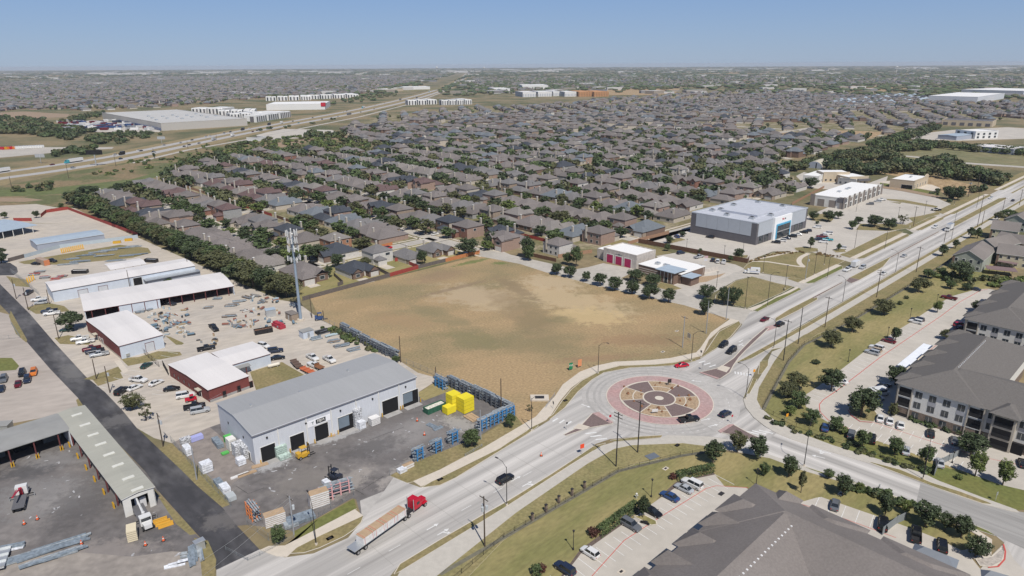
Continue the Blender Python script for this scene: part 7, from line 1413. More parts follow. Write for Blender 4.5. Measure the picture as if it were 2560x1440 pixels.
# junk: white bags, barrels etc in the tan yard: individual small heaps
random.seed(21)
jm = [C('junk_blue', (.15, .23, .30)), C('junk_white', (.55, .55, .53)), C('junk_grey', (.25, .26, .27)), C('junk_tan', (.36, .28, .18)), C('junk_red', (.27, .12, .09)), C('junk_black', (.05, .05, .055)), C('junk_pale_blue', (.34, .42, .47))]
nm_ = ['blue', 'white', 'grey', 'tan', 'red', 'black', 'pale blue']
for (zx0, zy0, zx1, zy1, n, zn) in ((370,785,470,830,46,'blue grey junk rows behind the red walled shed'), (395,805,480,850,22,'scrap field right of the red walled shed'), (560,800,740,822,34,'scrap row by the cell tower fence'), (480,835,540,865,8,'loose goods near the black flatbed'), (390,680,480,700,14,'goods behind the open sided shed'), (300,780,470,772,8,'goods under the open sided shed edge'), (600,745,700,800,26,'scrap field below the big dark trees')):
    for i in range(n):
        g = G(random.uniform(zx0, zx1), random.uniform(min(zy0, zy1), max(zy0, zy1))); k = random.randrange(7); mb = MB(); q = random.random()
        l_ = random.uniform(.9, 2.9)
        if q < .5: mb.box(-l_/2, l_/2, -.4, .4, 0, random.uniform(.2, .8), jm[k]).box(-l_/2+.1, l_/2-.3, -.5, .3, random.uniform(.3, .6), random.uniform(.8, 1.1), jm[(k+2) % 7])
        elif q < .75: mb.tube((0, 0, 0), (0, 0, .9), .35, jm[k], n=8).tube((.1, .1, .9), (.1, .1, 1.0), .3, jm[(k+1) % 7], n=8)
        else: mb.tube((-l_/2, 0, .25), (l_/2, .2, .3), .22, jm[k], n=6).obox(0, .4, l_*1.3, .25, .3, 0, .35, jm[(k+3) % 7])
        o = mb.build('scrap_bundle'); o.location = (g[0], g[1], .03); o.rotation_euler = (0, 0, random.uniform(0, 3)); tag(o, 'small scrap bundle in the '+zn, 'scrap', 'scrap in the '+zn)
# ---------------------------------------------------------------- trees
LEAF = [leafmat('leaf_dark', (.072, .096, .044), (.044, .062, .030)), leafmat('leaf_mid', (.095, .13, .05), (.058, .083, .034)), leafmat('leaf_light', (.15, .185, .055), (.095, .125, .04)), leafmat('leaf_olive', (.115, .118, .052), (.075, .082, .040)), leafmat('leaf_red', (.13, .05, .04), (.07, .035, .025))]
M_BARK = mat('bark', (.12, .095, .075), var=.25, scale=2)
def crown_mesh(seed, n, size, shape='round', name='crown', ncl=34):
    rd = random.Random(seed); v = []; f = []
    cl = []
    for i in range(ncl):
        while True:
            x, y, z = rd.uniform(-1, 1), rd.uniform(-1, 1), rd.uniform(-1, 1); r = math.sqrt(x*x+y*y+z*z)
            if .35 < r < .86: break
        if shape == 'conic': q = (z+1)/2; k = (1-q*.85); x *= k; y *= k; cr = .12+.12*(1-q)
        elif shape == 'sparse': cr = .13
        else: cr = rd.uniform(.17, .30)
        cl.append((x*.86, y*.86, z*.84, cr))
    lop = [rd.uniform(.82, 1.12) for _ in range(8)]
    for i in range(n):
        cx, cy, cz, cr = cl[rd.randrange(len(cl))]
        d = Vector((rd.gauss(0, 1), rd.gauss(0, 1), rd.gauss(0, 1))).normalized(); rr = cr*rd.uniform(.55, 1.1)
        p = Vector((cx, cy, cz))+d*rr
        a = math.atan2(p.y, p.x); k = lop[int((a+math.pi)/(2*math.pi)*7.99)]; p.x *= k; p.y *= k
        nn = (d+Vector((rd.gauss(0, .7), rd.gauss(0, .7), rd.gauss(0, .7)+.3))).normalized()
        t = nn.cross(Vector((0, 0, 1))); t = t.normalized() if t.length > .01 else Vector((1, 0, 0)); b = nn.cross(t)
        s1, s2 = size*rd.uniform(.6, 1.3), size*rd.uniform(.5, 1.1)
        for u, w_ in ((-1, -.6), (1, -.8), (.7, 1), (-.8, .8)):
            q = p+t*(u*s1)+b*(w_*s2); v.append((q.x*.56, q.y*.56, .56+q.z*.45))
        m = len(v); f.append((m-4, m-3, m-2, m-1))
    me = bpy.data.meshes.new(name); me.from_pydata(v, [], f); me.materials.append(LEAF[0]); me.update(); return me
def trunk_mesh(seed, name='trunk', low=.34):
    rd = random.Random(seed); mb = MB(); mb.tube((0, 0, 0), (0, 0, low), .035, M_BARK, .026, n=7)
    for i in range(5):
        a = i*1.3+rd.uniform(-.3, .3); mb.tube((0, 0, low-.04), (.22*math.cos(a), .22*math.sin(a), low+.28+rd.uniform(-.05, .1)), .018, M_BARK, .006, n=5)
    me = bpy.data.meshes.new(name); me.from_pydata(mb.v, [], mb.f); me.materials.append(M_BARK); me.update(); return me
CR = {}
for k in range(5): CR['round', k] = crown_mesh(100+k, 2600, .056, ncl=46)
for k in range(4): CR['mid', k] = crown_mesh(200+k, 800, .095)
for k in range(2): CR['conic', k] = crown_mesh(300+k, 1300, .06, 'conic'); CR['sparse', k] = crown_mesh(320+k, 620, .055, 'sparse', ncl=26)
for k in range(2): CR['bush', k] = crown_mesh(340+k, 700, .09)
TR = [trunk_mesh(i) for i in range(3)]
LC = {}
def leafed(me, li):
    if li == 0: return me
    if (me.name, li) not in LC: c = me.copy(); c.materials[0] = LEAF[li]; LC[me.name, li] = c
    return LC[me.name, li]
_rt = random.Random(77)
def tree(loc, h, wd, kind, li, label, group=None, name='tree', cat='tree'):
    ks = [k for (a, k) in CR if a == kind]; me = leafed(CR[kind, _rt.choice(ks)], li)
    o = empty(name, loc, _rt.uniform(0, 6.28), label, cat, group); o.scale = (wd, wd, h)
    c = bpy.data.objects.new('crown', me); COL.objects.link(c); c.parent = o
    if kind == 'bush': c.location = (0, 0, -.22); c.scale = (1, 1, 1.15); return o
    t = bpy.data.objects.new('trunk', _rt.choice(TR)); COL.objects.link(t); t.parent = o
    tw = max(.5, min(1.6, h/8*1.1))/wd*h/8 if False else 1
    t.scale = (1, 1, 1); return o
def tree_px(p, ytop, wpx, li, label, kind='round', name='tree', group=None, z=.1):
    g = G(*p); h = hgt(p, (p[0], ytop)); wd = wpx*mpp(p)
    if kind == 'bush': h = max(.8, h); return tree((g[0], g[1], z), h, wd, 'bush', li, label, group, name if name != 'tree' else 'bush', 'bush')
    h = max(2.2, h); return tree((g[0], g[1], z), h, wd, kind, li, label, group, name)
T = tree_px
for a in [
 ((180,826),776,66,0,'round dark tree in the industrial yard over a green car'), ((331,1024),980,54,3,'round olive tree at the corner of the striped lot'), ((366,1052),1003,44,3,'thin sparse tree on the pale rock bed by the black road','sparse'),
 ((1607,1295),1237,32,0,'small slim tree on the grass island by the black sedan'), ((1972,1193),1136,46,0,'dark tree on the near lawn right of the roundabout, above a yellowish one'), ((2002,1232),1165,32,3,'slender yellowish tree on the lawn above the brown roof','conic'), ((2070,1196),1172,30,1,'small green tree by the right exit road'), ((2106,1240),1183,50,0,'bushy dark tree on the lawn left of the small crepe tree'), ((2148,1230),1204,24,2,'thin light green tree behind the iron fence'), ((2212,1290),1232,44,0,'dark tree cluster above the dumpster enclosure'), ((2262,1285),1248,30,2,'light green tree left of the white sign post'), ((2312,1318),1248,66,0,'large dark tree right of the black pickup by the exit road'), ((2362,1325),1278,42,0,'dark tree middle one along the lower right sidewalk'), ((2402,1345),1284,56,0,'dark tree right one along the lower right sidewalk'), ((2437,1392),1337,66,0,'round dark tree on the planting island by the red kerb'),
 ((2155,1120),1070,42,1,'dark green tree in the lower bays right of a grey suv'), ((2236,1138),1090,46,1,'round green tree left of the silver blue sedan'), ((2312,1165),1106,42,1,'round green tree right of the silver blue sedan'), ((2425,1142),1078,82,0,'very dark wide tree before the apartment front'), ((2437,1192),1120,46,2,'light green conical tree at the upper green lawn'), ((2506,1214),1143,46,2,'light green spreading tree at the right green lawn'),
 ((2078,977),916,62,0,'large dark oak by the empty striped bays'), ((2152,1042),962,82,0,'largest dark tree, on the oval planting island'), ((2237,962),912,60,0,'dark tree at the left end of the apartment roof'), ((2238,852),815,30,0,'small tree by the maroon sedan'), ((2077,868),823,54,3,'spreading olive tree left of two in the middle of the right lawn'), ((2130,831),790,50,3,'spreading olive tree right of two in the middle of the right lawn'), ((2208,787),746,54,3,'spreading olive tree with red shrubs at its foot'), ((2296,731),691,50,3,'spreading olive tree at the top of the right lawn'), ((2320,695),672,36,1,'green tree at the wild edge by the townhouses'), ((2352,690),668,34,1,'loose green tree below the brown bank'), ((2396,702),648,62,0,'large dark tree before the nearest townhouse'), ((2375,722),700,30,1,'small tree beside the far bays'), ((2414,726),706,28,0,'small dark tree near the far end of the right lot'),
 ((1990,975),930,58,3,'dense olive tree at the roundabout side of the fenced lawn, upper one'), ((1966,995),952,50,3,'dense olive tree at the fence bend, middle one'), ((1996,1022),975,48,1,'green tree at the fence bend, lower one'), ((1975,1040),1012,32,2,'bright green bush tree inside the fence bend'), ((2027,1064),1018,46,1,'round green tree at the lower left corner of the right lot'), ((2088,1076),1040,46,1,'round green tree over the blue car'), ((2108,1085),1066,26,2,'small light green tree next to the blue car'), ((2440,778),750,30,0,'small tree between the two apartment roofs'), ((2366,850),822,34,3,'loose tree at the end of the white carport'), ((2343,782),748,24,2,'slim light green tree over the maroon pickup'),
 ((1782,1158),1099,54,0,'dark conical tree left of three below the roundabout'), ((1843,1130),1076,48,3,'thin loose tree middle of three below the roundabout'), ((1893,1148),1088,58,0,'dark tree right of three below the roundabout'), ((1910,1190),1155,30,1,'small green tree on the near lawn beside three large ones'),
 ((1392,687),656,37,0,'pruned tree leftmost in the row along the field'), ((1425,694),662,37,0,'pruned tree second from left in the row along the field'), ((1465,704),677,27,0,'small pruned tree third from left in the row along the field'), ((1500,714),682,38,0,'pruned tree fourth from left in the row along the field'), ((1537,727),690,40,0,'pruned tree fifth from left in the row along the field'), ((1580,735),697,42,0,'pruned tree sixth from left in the row along the field'), ((1623,748),708,48,0,'pruned tree seventh from left in the row along the field'), ((1671,757),718,38,0,'pruned tree rightmost in the row along the field'), ((1588,703),672,46,0,'tree before the fire station wing, left one'), ((1632,715),683,46,0,'tree before the fire station wing, right one'), ((1765,748),710,46,0,'tree at the fire station drive corner, upper one'), ((1762,788),742,38,0,'tree at the fire station drive corner, lower one'), ((1810,762),713,40,0,'left of twin trees on the grass corner'), ((1833,764),714,42,0,'right of twin trees on the grass corner'),
 ((1440,668),612,32,1,'tall green tree behind the row, by the tan fence'), ((1418,662),630,30,1,'green tree behind the first pruned tree'), ((1318,645),588,42,0,'large dark tree at the corner of the side street'), ((1323,652),612,34,1,'round tree in front of the corner house'), ((1673,609),589,24,0,'round tree at the left end of the store lot'), ((1706,592),578,20,0,'round tree at the grey store corner'), ((1847,648),618,28,0,'round tree on the island below the grey store'), ((1825,655),638,14,1,'tiny tree by the long brown fence, right one'), ((1750,635),620,12,1,'tiny tree by the long brown fence, left one'), ((1668,628),608,18,1,'small tree on the lawn behind the fire station'),
 ((2026,622),586,28,0,'pine tree in the middle of the store lot','conic'), ((2096,627),605,20,0,'small conical tree at the drive of the store lot','conic'), ((2131,573),548,24,1,'tree at the left end of the plaza planting'), ((2146,560),540,28,0,'tree second in the plaza planting'), ((2186,568),535,46,0,'large dark tree in the plaza planting'), ((2222,575),543,42,0,'dark tree right of the large one in the plaza planting'), ((2257,560),533,36,3,'pale loose tree at the end of the plaza planting','sparse'), ((2033,550),525,26,0,'round tree right of the grey store, left one'), ((2070,554),525,36,0,'round tree right of the grey store, middle one'), ((2095,547),525,24,0,'round tree right of the grey store, right one'), ((2372,498),460,34,0,'tall dark tree left of a pair by the cream store'), ((2394,500),468,34,0,'dark tree right of a pair by the cream store'), ((2342,494),472,14,0,'slim dark tree by the cream store','conic'),
 ((2425,597),562,34,0,'pair tree at the townhouse corner, left one','conic'), ((2443,597),565,30,1,'pair tree at the townhouse corner, right one','conic'), ((2355,641),605,40,0,'bushy dark pine by the lower sidewalk, left one','conic'), ((2388,622),594,28,0,'bushy dark pine by the lower sidewalk, right one','conic'), ((2519,545),522,42,1,'round green tree on the upper sidewalk'), ((2494,552),528,26,3,'loose tree left of the round green one up the road'), ((2027,470),440,38,0,'dark tree in front of the cream offices'),
 ((1172,640),590,58,0,'large dark tree at the orange fence by the street end'), ((1228,618),574,38,0,'dark tree left of the red brick gable'), ((1056,662),624,30,0,'dark tree behind the dark fence piece'), ((915,670),642,34,3,'olive tree between the dark roofed and the white house'), ((845,668),632,40,0,'dark tree left of the dark roofed house'), ((798,650),610,56,0,'dark tree cluster above the brown roofed house'), ((740,672),628,50,0,'round tree behind the cell tower'), ((692,655),615,50,0,'round dark tree left of the cell tower'), ((822,695),662,22,0,'narrow tree between the first two garden houses'),
 ((222,490),462,66,0,'wide dark tree at the upper end of the shelterbelt'), ((303,486),456,52,0,'dark tree behind the upper left houses'), ((155,523),505,14,1,'small tree at the top of the storage lot'), ((92,545),524,18,0,'small round tree above the blue shed'), ((12,546),528,18,1,'small tree at the left edge above the canopies'), ((5,640),618,26,0,'dark tree at the left edge by the cul de sac, upper'), ((4,658),630,34,0,'dark tree at the left edge by the cul de sac, lower'), ((386,396),380,8,0,'tiny lone tree by the service road'),
 ((1180,1118),1072,48,1,'round shrub tree by the blue racks'), ((1276,1070),1033,32,1,'tall shrub at the end of the blue racks'), ((1325,1030),1010,20,3,'small loose tree before the culvert','sparse'), ((697,1360),1312,44,1,'spiky green shrub at the sidewalk corner'), ((420,707),693,22,1,'green shrub between the two long sheds'), ((990,905),893,24,1,'green bush at the end of the tan yard racks'),
]: T(a[0], a[1], a[2], a[3], a[4], *(a[5:]))
for a in [((1681,1198),1178,20,4,'reddish shrub at the left end of the upper hedge'), ((1482,1340),1314,32,4,'reddish shrub at the lower end of the middle hedge'), ((1352,1430),1405,30,4,'reddish shrub at the bottom picture edge'), ((2040,910),897,22,0,'dark round bush in the mulch bed'), ((2250,762),750,14,0,'small dark bush left of two on the lawn'), ((2266,747),738,14,0,'small dark bush right of two on the lawn'), ((2335,1066),1042,22,1,'clipped round bush before the apartment, left one'), ((2396,1086),1062,24,1,'clipped round bush before the apartment, right one'), ((2231,1038),1000,30,3,'dark bush at the shaded apartment corner'), ((2277,1050),1034,16,1,'small round bush left of the clipped ones'), ((2397,1198),1183,20,2,'yellow green bush by the board fence'), ((2170,1030),1022,16,1,'low bush on the oval planting island'), ((2043,560),550,10,0,'tiny round bush above a white suv'), ((1975,995-5),985,18,1,'low bush at the roadside fence'), ((1694,1140),1130,6,1,'x')][:-1]: T(a[0], a[1], a[2], a[3], a[4], 'bush')
for (a, b_, n, hh, lb) in (((1690,1200), (1783,1178), 14, 2.0, 'clipped hedge along the upper bays of the lower lot'), ((1495,1342), (1590,1272), 16, 2.1, 'clipped hedge along the middle bays of the lower lot'), ((1330,1440), (1352,1436), 3, 2, 'clipped hedge end at the bottom picture edge')):
    A_, B_ = Vector(G(*a)[:2]), Vector(G(*b_)[:2]); L = (B_-A_).length; v = []; f = []; rd = random.Random(9)
    for i in range(int(L*150)):
        x = rd.uniform(0, L); s_ = rd.choice((0, 1, 2, 2)); y, z = ((-.8, rd.uniform(0, hh)), (.8, rd.uniform(0, hh)), (rd.uniform(-.8, .8), hh))[s_]
        p = Vector((x, y+rd.uniform(-.1, .1), z+rd.uniform(-.15, .1))); t = Vector((rd.gauss(0, 1), rd.gauss(0, 1), rd.gauss(0, 1))).normalized(); b2 = t.cross(Vector((rd.gauss(0, 1), rd.gauss(0, 1), 1))).normalized()
        for u, w_ in ((-1, -1), (1, -1), (1, 1), (-1, 1)): v.append(tuple(p+t*u*.13+b2*w_*.1))
        m = len(v); f.append((m-4, m-3, m-2, m-1))
    me = bpy.data.meshes.new('hedge'); me.from_pydata(v, [], f); me.materials.append(LEAF[1]); me.update(); single(me, 'hedge', (A_.x, A_.y, .05), math.atan2((B_-A_).y, (B_-A_).x), lb, 'hedge')
# shelterbelt
A_, B_ = Vector(G(178, 506)[:2]), Vector(G(714, 752)[:2])
n = 40
for i in range(n):
    u = (i+.5)/n; rd = _rt; p = A_+(B_-A_)*u; w_ = rd.uniform(11.5, 15); off = rd.uniform(-1, 3.5)
    tree((p.x+off*.7, p.y+off*.7, 0), rd.uniform(8.8, 11.2)*(1.1 if i > 34 else 1), w_, 'round' if i > 12 else 'mid', rd.choice((1, 3, 0, 3)), 'broad tree of the shelterbelt beside the industrial yard, %s from its upper end' % ordn(i+1), 'trees of the shelterbelt')
# ---------------------------------------------------------------- houses
def house_proto(kind, roof, brick, sid):
    P = Proto(); W = MB(); Rf = MB(); rm = M_SHING[roof]; bk = M_BRK[brick]; sd_ = M_BRK[sid]
    def wn(x0, x1, z0, z1, y, face=-1): 
        mb = MB(); mb.box(x0, x1, min(y, y+face*.06), max(y, y+face*.06), z0, z1, M_WIN).box(x0-.1, x1+.1, min(y, y+face*.04), max(y, y+face*.04), z0-.1, z1+.1, M_TRIM); P.add('window', mb)
    def sw(x, y0, y1, z0, z1, face=1):
        mb = MB(); mb.box(min(x, x+face*.06), max(x, x+face*.06), y0, y1, z0, z1, M_WIN).box(min(x, x+face*.04), max(x, x+face*.04), y0-.1, y1+.1, z0-.1, z1+.1, M_TRIM); P.add('window', mb)
    if kind == 0:     # one storey, hip roof, garage wing
        W.box(-6.6, 6.6, -8, 9, 0, 2.9, sd_).box(-6.4, -.6, -11, -8, 0, 2.9, bk).box(.5, 5.5, -9.2, -8, 0, 2.9, bk)
        Rf.hip(-6.6, 6.6, -8, 9, 2.9, 3.9, rm, fascia=M_TRIM).hip(-6.4, -.6, -11, -4, 2.92, 2.1, rm).hip(.5, 5.5, -9.2, -4, 2.93, 1.8, rm, gable=True, fascia=bk)
        mb = MB(); mb.box(-5.7, -1.3, -11.08, -11, .05, 2.3, M_BRK['white']); gd = mb
        wn(2, 4, .8, 2.2, -9.2); wn(-4, -2, .9, 2.2, 9, 1); wn(2, 4, .9, 2.2, 9, 1); sw(6.6, -2, -1, .9, 2.1); ch = (3.8, 5.5, 6.4); dr = (-.3, .4, -8.06)
    elif kind == 1:   # two storeys in front, one storey behind, twin gables
        W.box(-6, 6, -8, 2, 0, 5.7, bk).box(-6.3, 6.3, 2, 9.5, 0, 2.9, sd_).box(-6, -.8, -10, -8, 0, 5.2, bk).box(2.2, 5.8, -8.8, -8, 0, 5.5, bk)
        Rf.hip(-6, 6, -8, 2, 5.7, 3.0, rm, fascia=M_TRIM).hip(-6.3, 6.3, 1.5, 9.5, 2.9, 2.6, rm, fascia=M_TRIM)
        for x0, x1, y0, z in ((-6, -.8, -10, 5.2), (2.2, 5.8, -8.8, 5.5)):
            Rf.hip(x0, x1, y0, -3, z, 2.1, rm, gable=True); W.poly([(x0, y0-.01, z), (x1, y0-.01, z), ((x0+x1)/2, y0-.01, z+1.9)], bk)
        gd = MB(); gd.box(-5.4, -1.3, -10.08, -10, .05, 2.2, M_BRK['white']); wn(-4.6, -2.2, 3.4, 4.6, -10); wn(3.2, 4.8, 3.4, 4.7, -8.8); wn(3.2, 4.8, .7, 2.1, -8.8); sw(6, -3, -2, 3.4, 4.6); sw(6.3, 5, 6.5, .9, 2.1); wn(-3, -1, .9, 2.1, 9.5, 1); ch = (4.5, 3.5, 7.9); dr = (.2, 1.1, -8.06)
    elif kind == 2:   # two storey hip box with porch
        W.box(-5.8, 5.8, -5, 5.5, 0, 5.8, sd_).box(-5.8, 5.8, -5.1, -5, 0, 5.8, bk).box(-5.5, -.5, -9, -5.1, 0, 2.9, bk)
        Rf.hip(-5.8, 5.8, -5, 5.5, 5.8, 2.9, rm, fascia=M_TRIM).hip(-5.5, -.5, -9, -4, 2.9, 1.8, rm)
        gd = MB(); gd.box(-5.1, -1, -9.08, -9, .05, 2.2, M_BRK['white'])
        for x in (-3.5, 0, 3): wn(x-.6, x+.6, 3.6, 4.9, 5.5, 1); wn(x-.6, x+.6, .8, 2.2, 5.5, 1)
        wn(1.5, 4, 3.6, 4.9, -5.1); sw(5.8, -1, .5, 3.6, 4.8); ch = (3.2, 5.7, 7.9); dr = (.4, 1.3, -5.16)
    else:             # one storey long gable and hip mix
        W.box(-6.8, 6.8, -6, 8.5, 0, 2.9, sd_).box(1, 6.6, -9.5, -6, 0, 2.9, bk)
        Rf.hip(-6.8, 6.8, -6, 8.5, 2.9, 3.7, rm, fascia=M_TRIM).hip(1, 6.6, -9.5, -1, 2.92, 2.3, rm, gable=True).hip(-6.6, -1.5, -7.5, -1, 2.93, 2.0, rm, gable=True); W.poly([(1, -9.52, 2.9), (6.6, -9.52, 2.9), (3.8, -9.52, 5.0)], bk).poly([(-6.6, -7.52, 2.9), (-1.5, -7.52, 2.9), (-4.05, -7.52, 4.7)], bk).box(-6.6, -1.5, -7.5, -6, 0, 2.9, bk)
        gd = MB(); gd.box(1.7, 5.9, -9.58, -9.5, .05, 2.3, M_BRK['white']); wn(-5, -3, .8, 2.2, -7.5); wn(-4.5, -2.5, .9, 2.1, 8.5, 1); wn(2, 4.5, .9, 2.1, 8.5, 1); sw(6.8, 0, 1.4, .9, 2.1); ch = (-3.6, 5.3, 6.4); dr = (-.6, .3, -6.06)
    P.add('wall', W); r = P.add('roof', Rf)
    mb = MB(); mb.box(ch[0]-.45, ch[0]+.45, ch[1]-.35, ch[1]+.35, 2.5, ch[2]+.9, M_BRK['cream']).box(ch[0]-.52, ch[0]+.52, ch[1]-.42, ch[1]+.42, ch[2]+.9, ch[2]+1.05, M_TRIM); P.add('chimney', mb, r)
    P.add('garage_door', gd); mb = MB(); mb.box(dr[0], dr[1], dr[2], dr[2]+.06, .1, 2.2, M_BRK['brown']); P.add('front_door', mb)
    return P
HP = {}
def hp(kind, roof, brick, sid):
    k = (kind, roof, brick, sid)
    if k not in HP: HP[k] = house_proto(*k)
    return HP[k]
ROOFW = ['brown']*7+['taupe']*6+['grey']*5+['tan']*2+['slate', 'blue']
def pick(rd, s, t):
    roof = rd.choice(ROOFW)
    if s < 330 and t > 440 and rd.random() < .14: roof = 'red'
    if rd.random() < .07: roof = 'slate'
    return roof, rd.choice(['tan', 'pink', 'red', 'brown', 'pink', 'tan', 'cream']), rd.choice(['cream', 'white', 'cream', 'pink', 'grey', 'brown', 'tan'])
REG = PX('180,508 300,480 420,440 560,400 640,388 1000,372 860,346 850,326 960,289 1180,271 1400,262 1500,250 1700,236 1900,226 2100,236 2330,256 2700,256 2700,300 2480,300 2300,322 2140,356 2050,378 1960,400 1920,418 1985,440 1985,488 1880,505 1730,530 1665,592 1590,600 1480,625 1405,640 1310,628 1250,612 1200,630 1060,600 865,640 740,742 700,728')
PARK = PX('1925,330 2080,322 2220,328 2190,350 2050,356 1930,352'); PARK2 = PX('1290,272 1500,268 1500,262 1290,264')
HAND = [  # hand placed gardens near the field: pixel, type, roof, brick, siding, rotation, label, scale
 ((762,694), 0, 'brown', 'brown', 'cream', R(43.5), 'large brown roofed house behind the cell tower', 1.15), ((893,684), 3, 'slate', 'brown', 'white', R(43.5), 'low white house with a dark slate roof at the field fence', 1.0), ((945,652), 2, 'grey', 'white', 'white', R(43.5), 'tall white two storey house with the red fenced garden', 1.0), ((1018,648), 0, 'grey', 'tan', 'cream', R(43.5), 'grey roofed house right of the tall white one', .85), ((1088,633), 3, 'grey', 'brown', 'white', R(43.5), 'grey roofed house with a dark patio roof by the orange fence', .95),
 ((840,622), 2, 'tan', 'orange', 'orange', R(-136.5), 'two storey orange brick house above the street corner', 1.1), ((1262,596), 1, 'slate', 'red', 'red', R(-46.5), 'red brick house with steep dark gable beside the street end', 1.0), ((1395,632), 2, 'brown', 'brown', 'white', R(133.5), 'two storey corner house of brown brick and white porch', 1.0), ((965,600), 0, 'brown', 'pink', 'pink', R(133.5), 'brown roofed house behind the red pickup and orange fence', 1.0)]
GRP = 'suburban houses beyond the brown field'
occ = []
for p, k, rf, bk, sd_, rz, lb, sc in HAND:
    g = G(*p); occ.append((g[0], g[1], 13)); place(hp(k, rf, bk, sd_), 'house', (g[0], g[1], 0), rz, lb, 'house', GRP, scale=sc)
cand = []; streets = []; rd = random.Random(4242); ROWS = []
def gridhouses(poly, s_rng, t_rng, period, ang0, org, near):
    """houses along parallel streets; returns (x, y, rz, row, idx)"""
    out = []; c, n_ = math.cos(ang0), math.sin(ang0)
    k = 0; s = s_rng[0]
    while s < s_rng[1]:
        for side in (-1, 1):
            t = t_rng[0]+rd.uniform(0, 6); row = (k, side)
            while t < t_rng[1]:
                if int((t-t_rng[0])/236) != int((t+17-t_rng[0])/236): t += 15
                q = s+side*18.7+rd.uniform(-1, 1); x, y = org[0]+q*c-t*n_, org[1]+q*n_+t*c
                if inpoly(x, y, poly): out.append((x, y, ang0-math.pi/2 if side > 0 else ang0+math.pi/2, k*2+(side > 0), t))
                t += rd.uniform(15.6, 18)
        t = t_rng[0]
        while t < t_rng[1]:
            x, y = org[0]+s*c-(t+10)*n_, org[1]+s*n_+(t+10)*c
            if inpoly(x, y, poly): streets.append((x, y, ang0+math.pi/2, 20.5, 8.5))
            if int(t/236) != int((t+20)/236) and inpoly(x, y, poly):
                streets.append((org[0]+(s+period/2)*c-t*n_, org[1]+(s+period/2)*n_+t*c, ang0, period, 8))
            t += 20
        s += period; k += 1
    return out
near_h = [h for h in gridhouses(REG, (152, 1100), (-500, 900), 79, A0, (0, 0), True)]
def dist(h): return math.hypot(h[0], h[1])
def angx(h): return math.atan2(h[0], h[1])
near_h = [h for h in near_h if dist(h) < 1050 and not any(math.hypot(h[0]-o[0], h[1]-o[1]) < o[2] for o in occ)]
# frontage street of the hand placed row
streets += [(*ST(s, 308)[:2], A0, 20.5, 8.5) for s in range(160, 240, 20)]
vis = sorted([h for h in near_h if abs(angx(h)) < R(38)], key=dist)
ind = vis[:272]; rest = vis[272:]
rows = {}
for h in ind: rows.setdefault(h[3], []).append(h)
rowids = sorted(rows)
RC_ = {'brown': 'brown', 'taupe': 'taupe', 'grey': 'grey', 'tan': 'tan', 'slate': 'dark slate', 'red': 'dark red', 'blue': 'blue grey'}
parked = []; treespots = []
for ri, k in enumerate(rowids):
    hs = sorted(rows[k], key=angx)
    for i, (x, y, rz, _, t) in enumerate(hs):
        s_, t_ = st(x, y); rf, bk, sd_ = pick(rd, s_, t_); kd = rd.choice((0, 1, 2, 3, 0, 3))
        side = 'left' if angx((x, y)) < 0 else 'right'
        lb = '%s roofed %s house, %s from left in %s row from the field' % (RC_[rf], {0: 'hip', 1: 'twin gabled', 2: 'two storey', 3: 'low gabled'}[kd], ordn(i+1), ordn(ri+1))
        place(hp(kd, rf, bk, sd_), 'house', (x, y, 0), rz+rd.uniform(-.03, .03), lb, 'house', GRP, skip=() if dist((x, y)) < 640 else ('front_door',), scale=(rd.choice((-1, 1))*rd.uniform(1.12, 1.2), rd.uniform(1.1, 1.22), 1.12))
        fx, fy = math.sin(rz), -math.cos(rz)    # towards the street
        gx, gy = math.cos(rz), math.sin(rz)
        if rd.random() < .30: parked.append((x+fx*14.2+gx*3.2, y+fy*14.2+gy*3.2, rz+math.pi/2, ordn(i+1), ordn(ri+1)))
        for q in range(2):
            if rd.random() < (.9 if q == 0 else .75):
                if q == 0: tx, ty = x+fx*rd.uniform(13, 15)+gx*rd.uniform(-6, 0), y+fy*rd.uniform(13, 15)+gy*rd.uniform(-6, 0)
                else: tx, ty = x-fx*rd.uniform(12, 18)+gx*rd.uniform(-7, 7), y-fy*rd.uniform(12, 18)+gy*rd.uniform(-7, 7)
                treespots.append((tx, ty, 'before' if q == 0 else 'behind', ordn(i+1), ordn(ri+1)))
# driveways, gardens and back fences
dv = MB(); M_DRV = mat('driveway_concrete', (.50, .45, .38), var=.06, scale=.5)
for h in vis+[(o[0], o[1], R(43.5), 0, 0) for o in occ[:5]]:
    x, y, rz = h[:3]; fx, fy = math.sin(rz), -math.cos(rz); gx, gy = math.cos(rz), math.sin(rz); dv.obox(x+fx*12.5-gx*3.2, y+fy*12.5-gy*3.2, 8, 5, rz-math.pi/2, .0, .05, M_DRV)
tag(dv.build('driveways'), kind='structure')
sm2 = MB()
for (x, y, a, l_, w_) in streets:
    sm2.obox(x, y, l_, w_, a, 0, .03, M_STREET); sm2.obox(x-math.sin(a)*(w_/2+2.4), y+math.cos(a)*(w_/2+2.4), l_, 1.3, a, 0, .035, M_WALK); sm2.obox(x+math.sin(a)*(w_/2+2.4), y-math.cos(a)*(w_/2+2.4), l_, 1.3, a, 0, .035, M_WALK)
tag(sm2.build('residential_streets'), kind='structure')
area('gardens', REG[:], .008, mat('garden_ground', (.17, .155, .075), var=.3, scale=.4, col2=(.31, .26, .18), var2=.9, scale2=.05, contrast=(.45, .6)))
area('gardens', '757,752 975,692 1199,634 1195,625 1060,600 865,640 740,735', .012, M_LAWN)
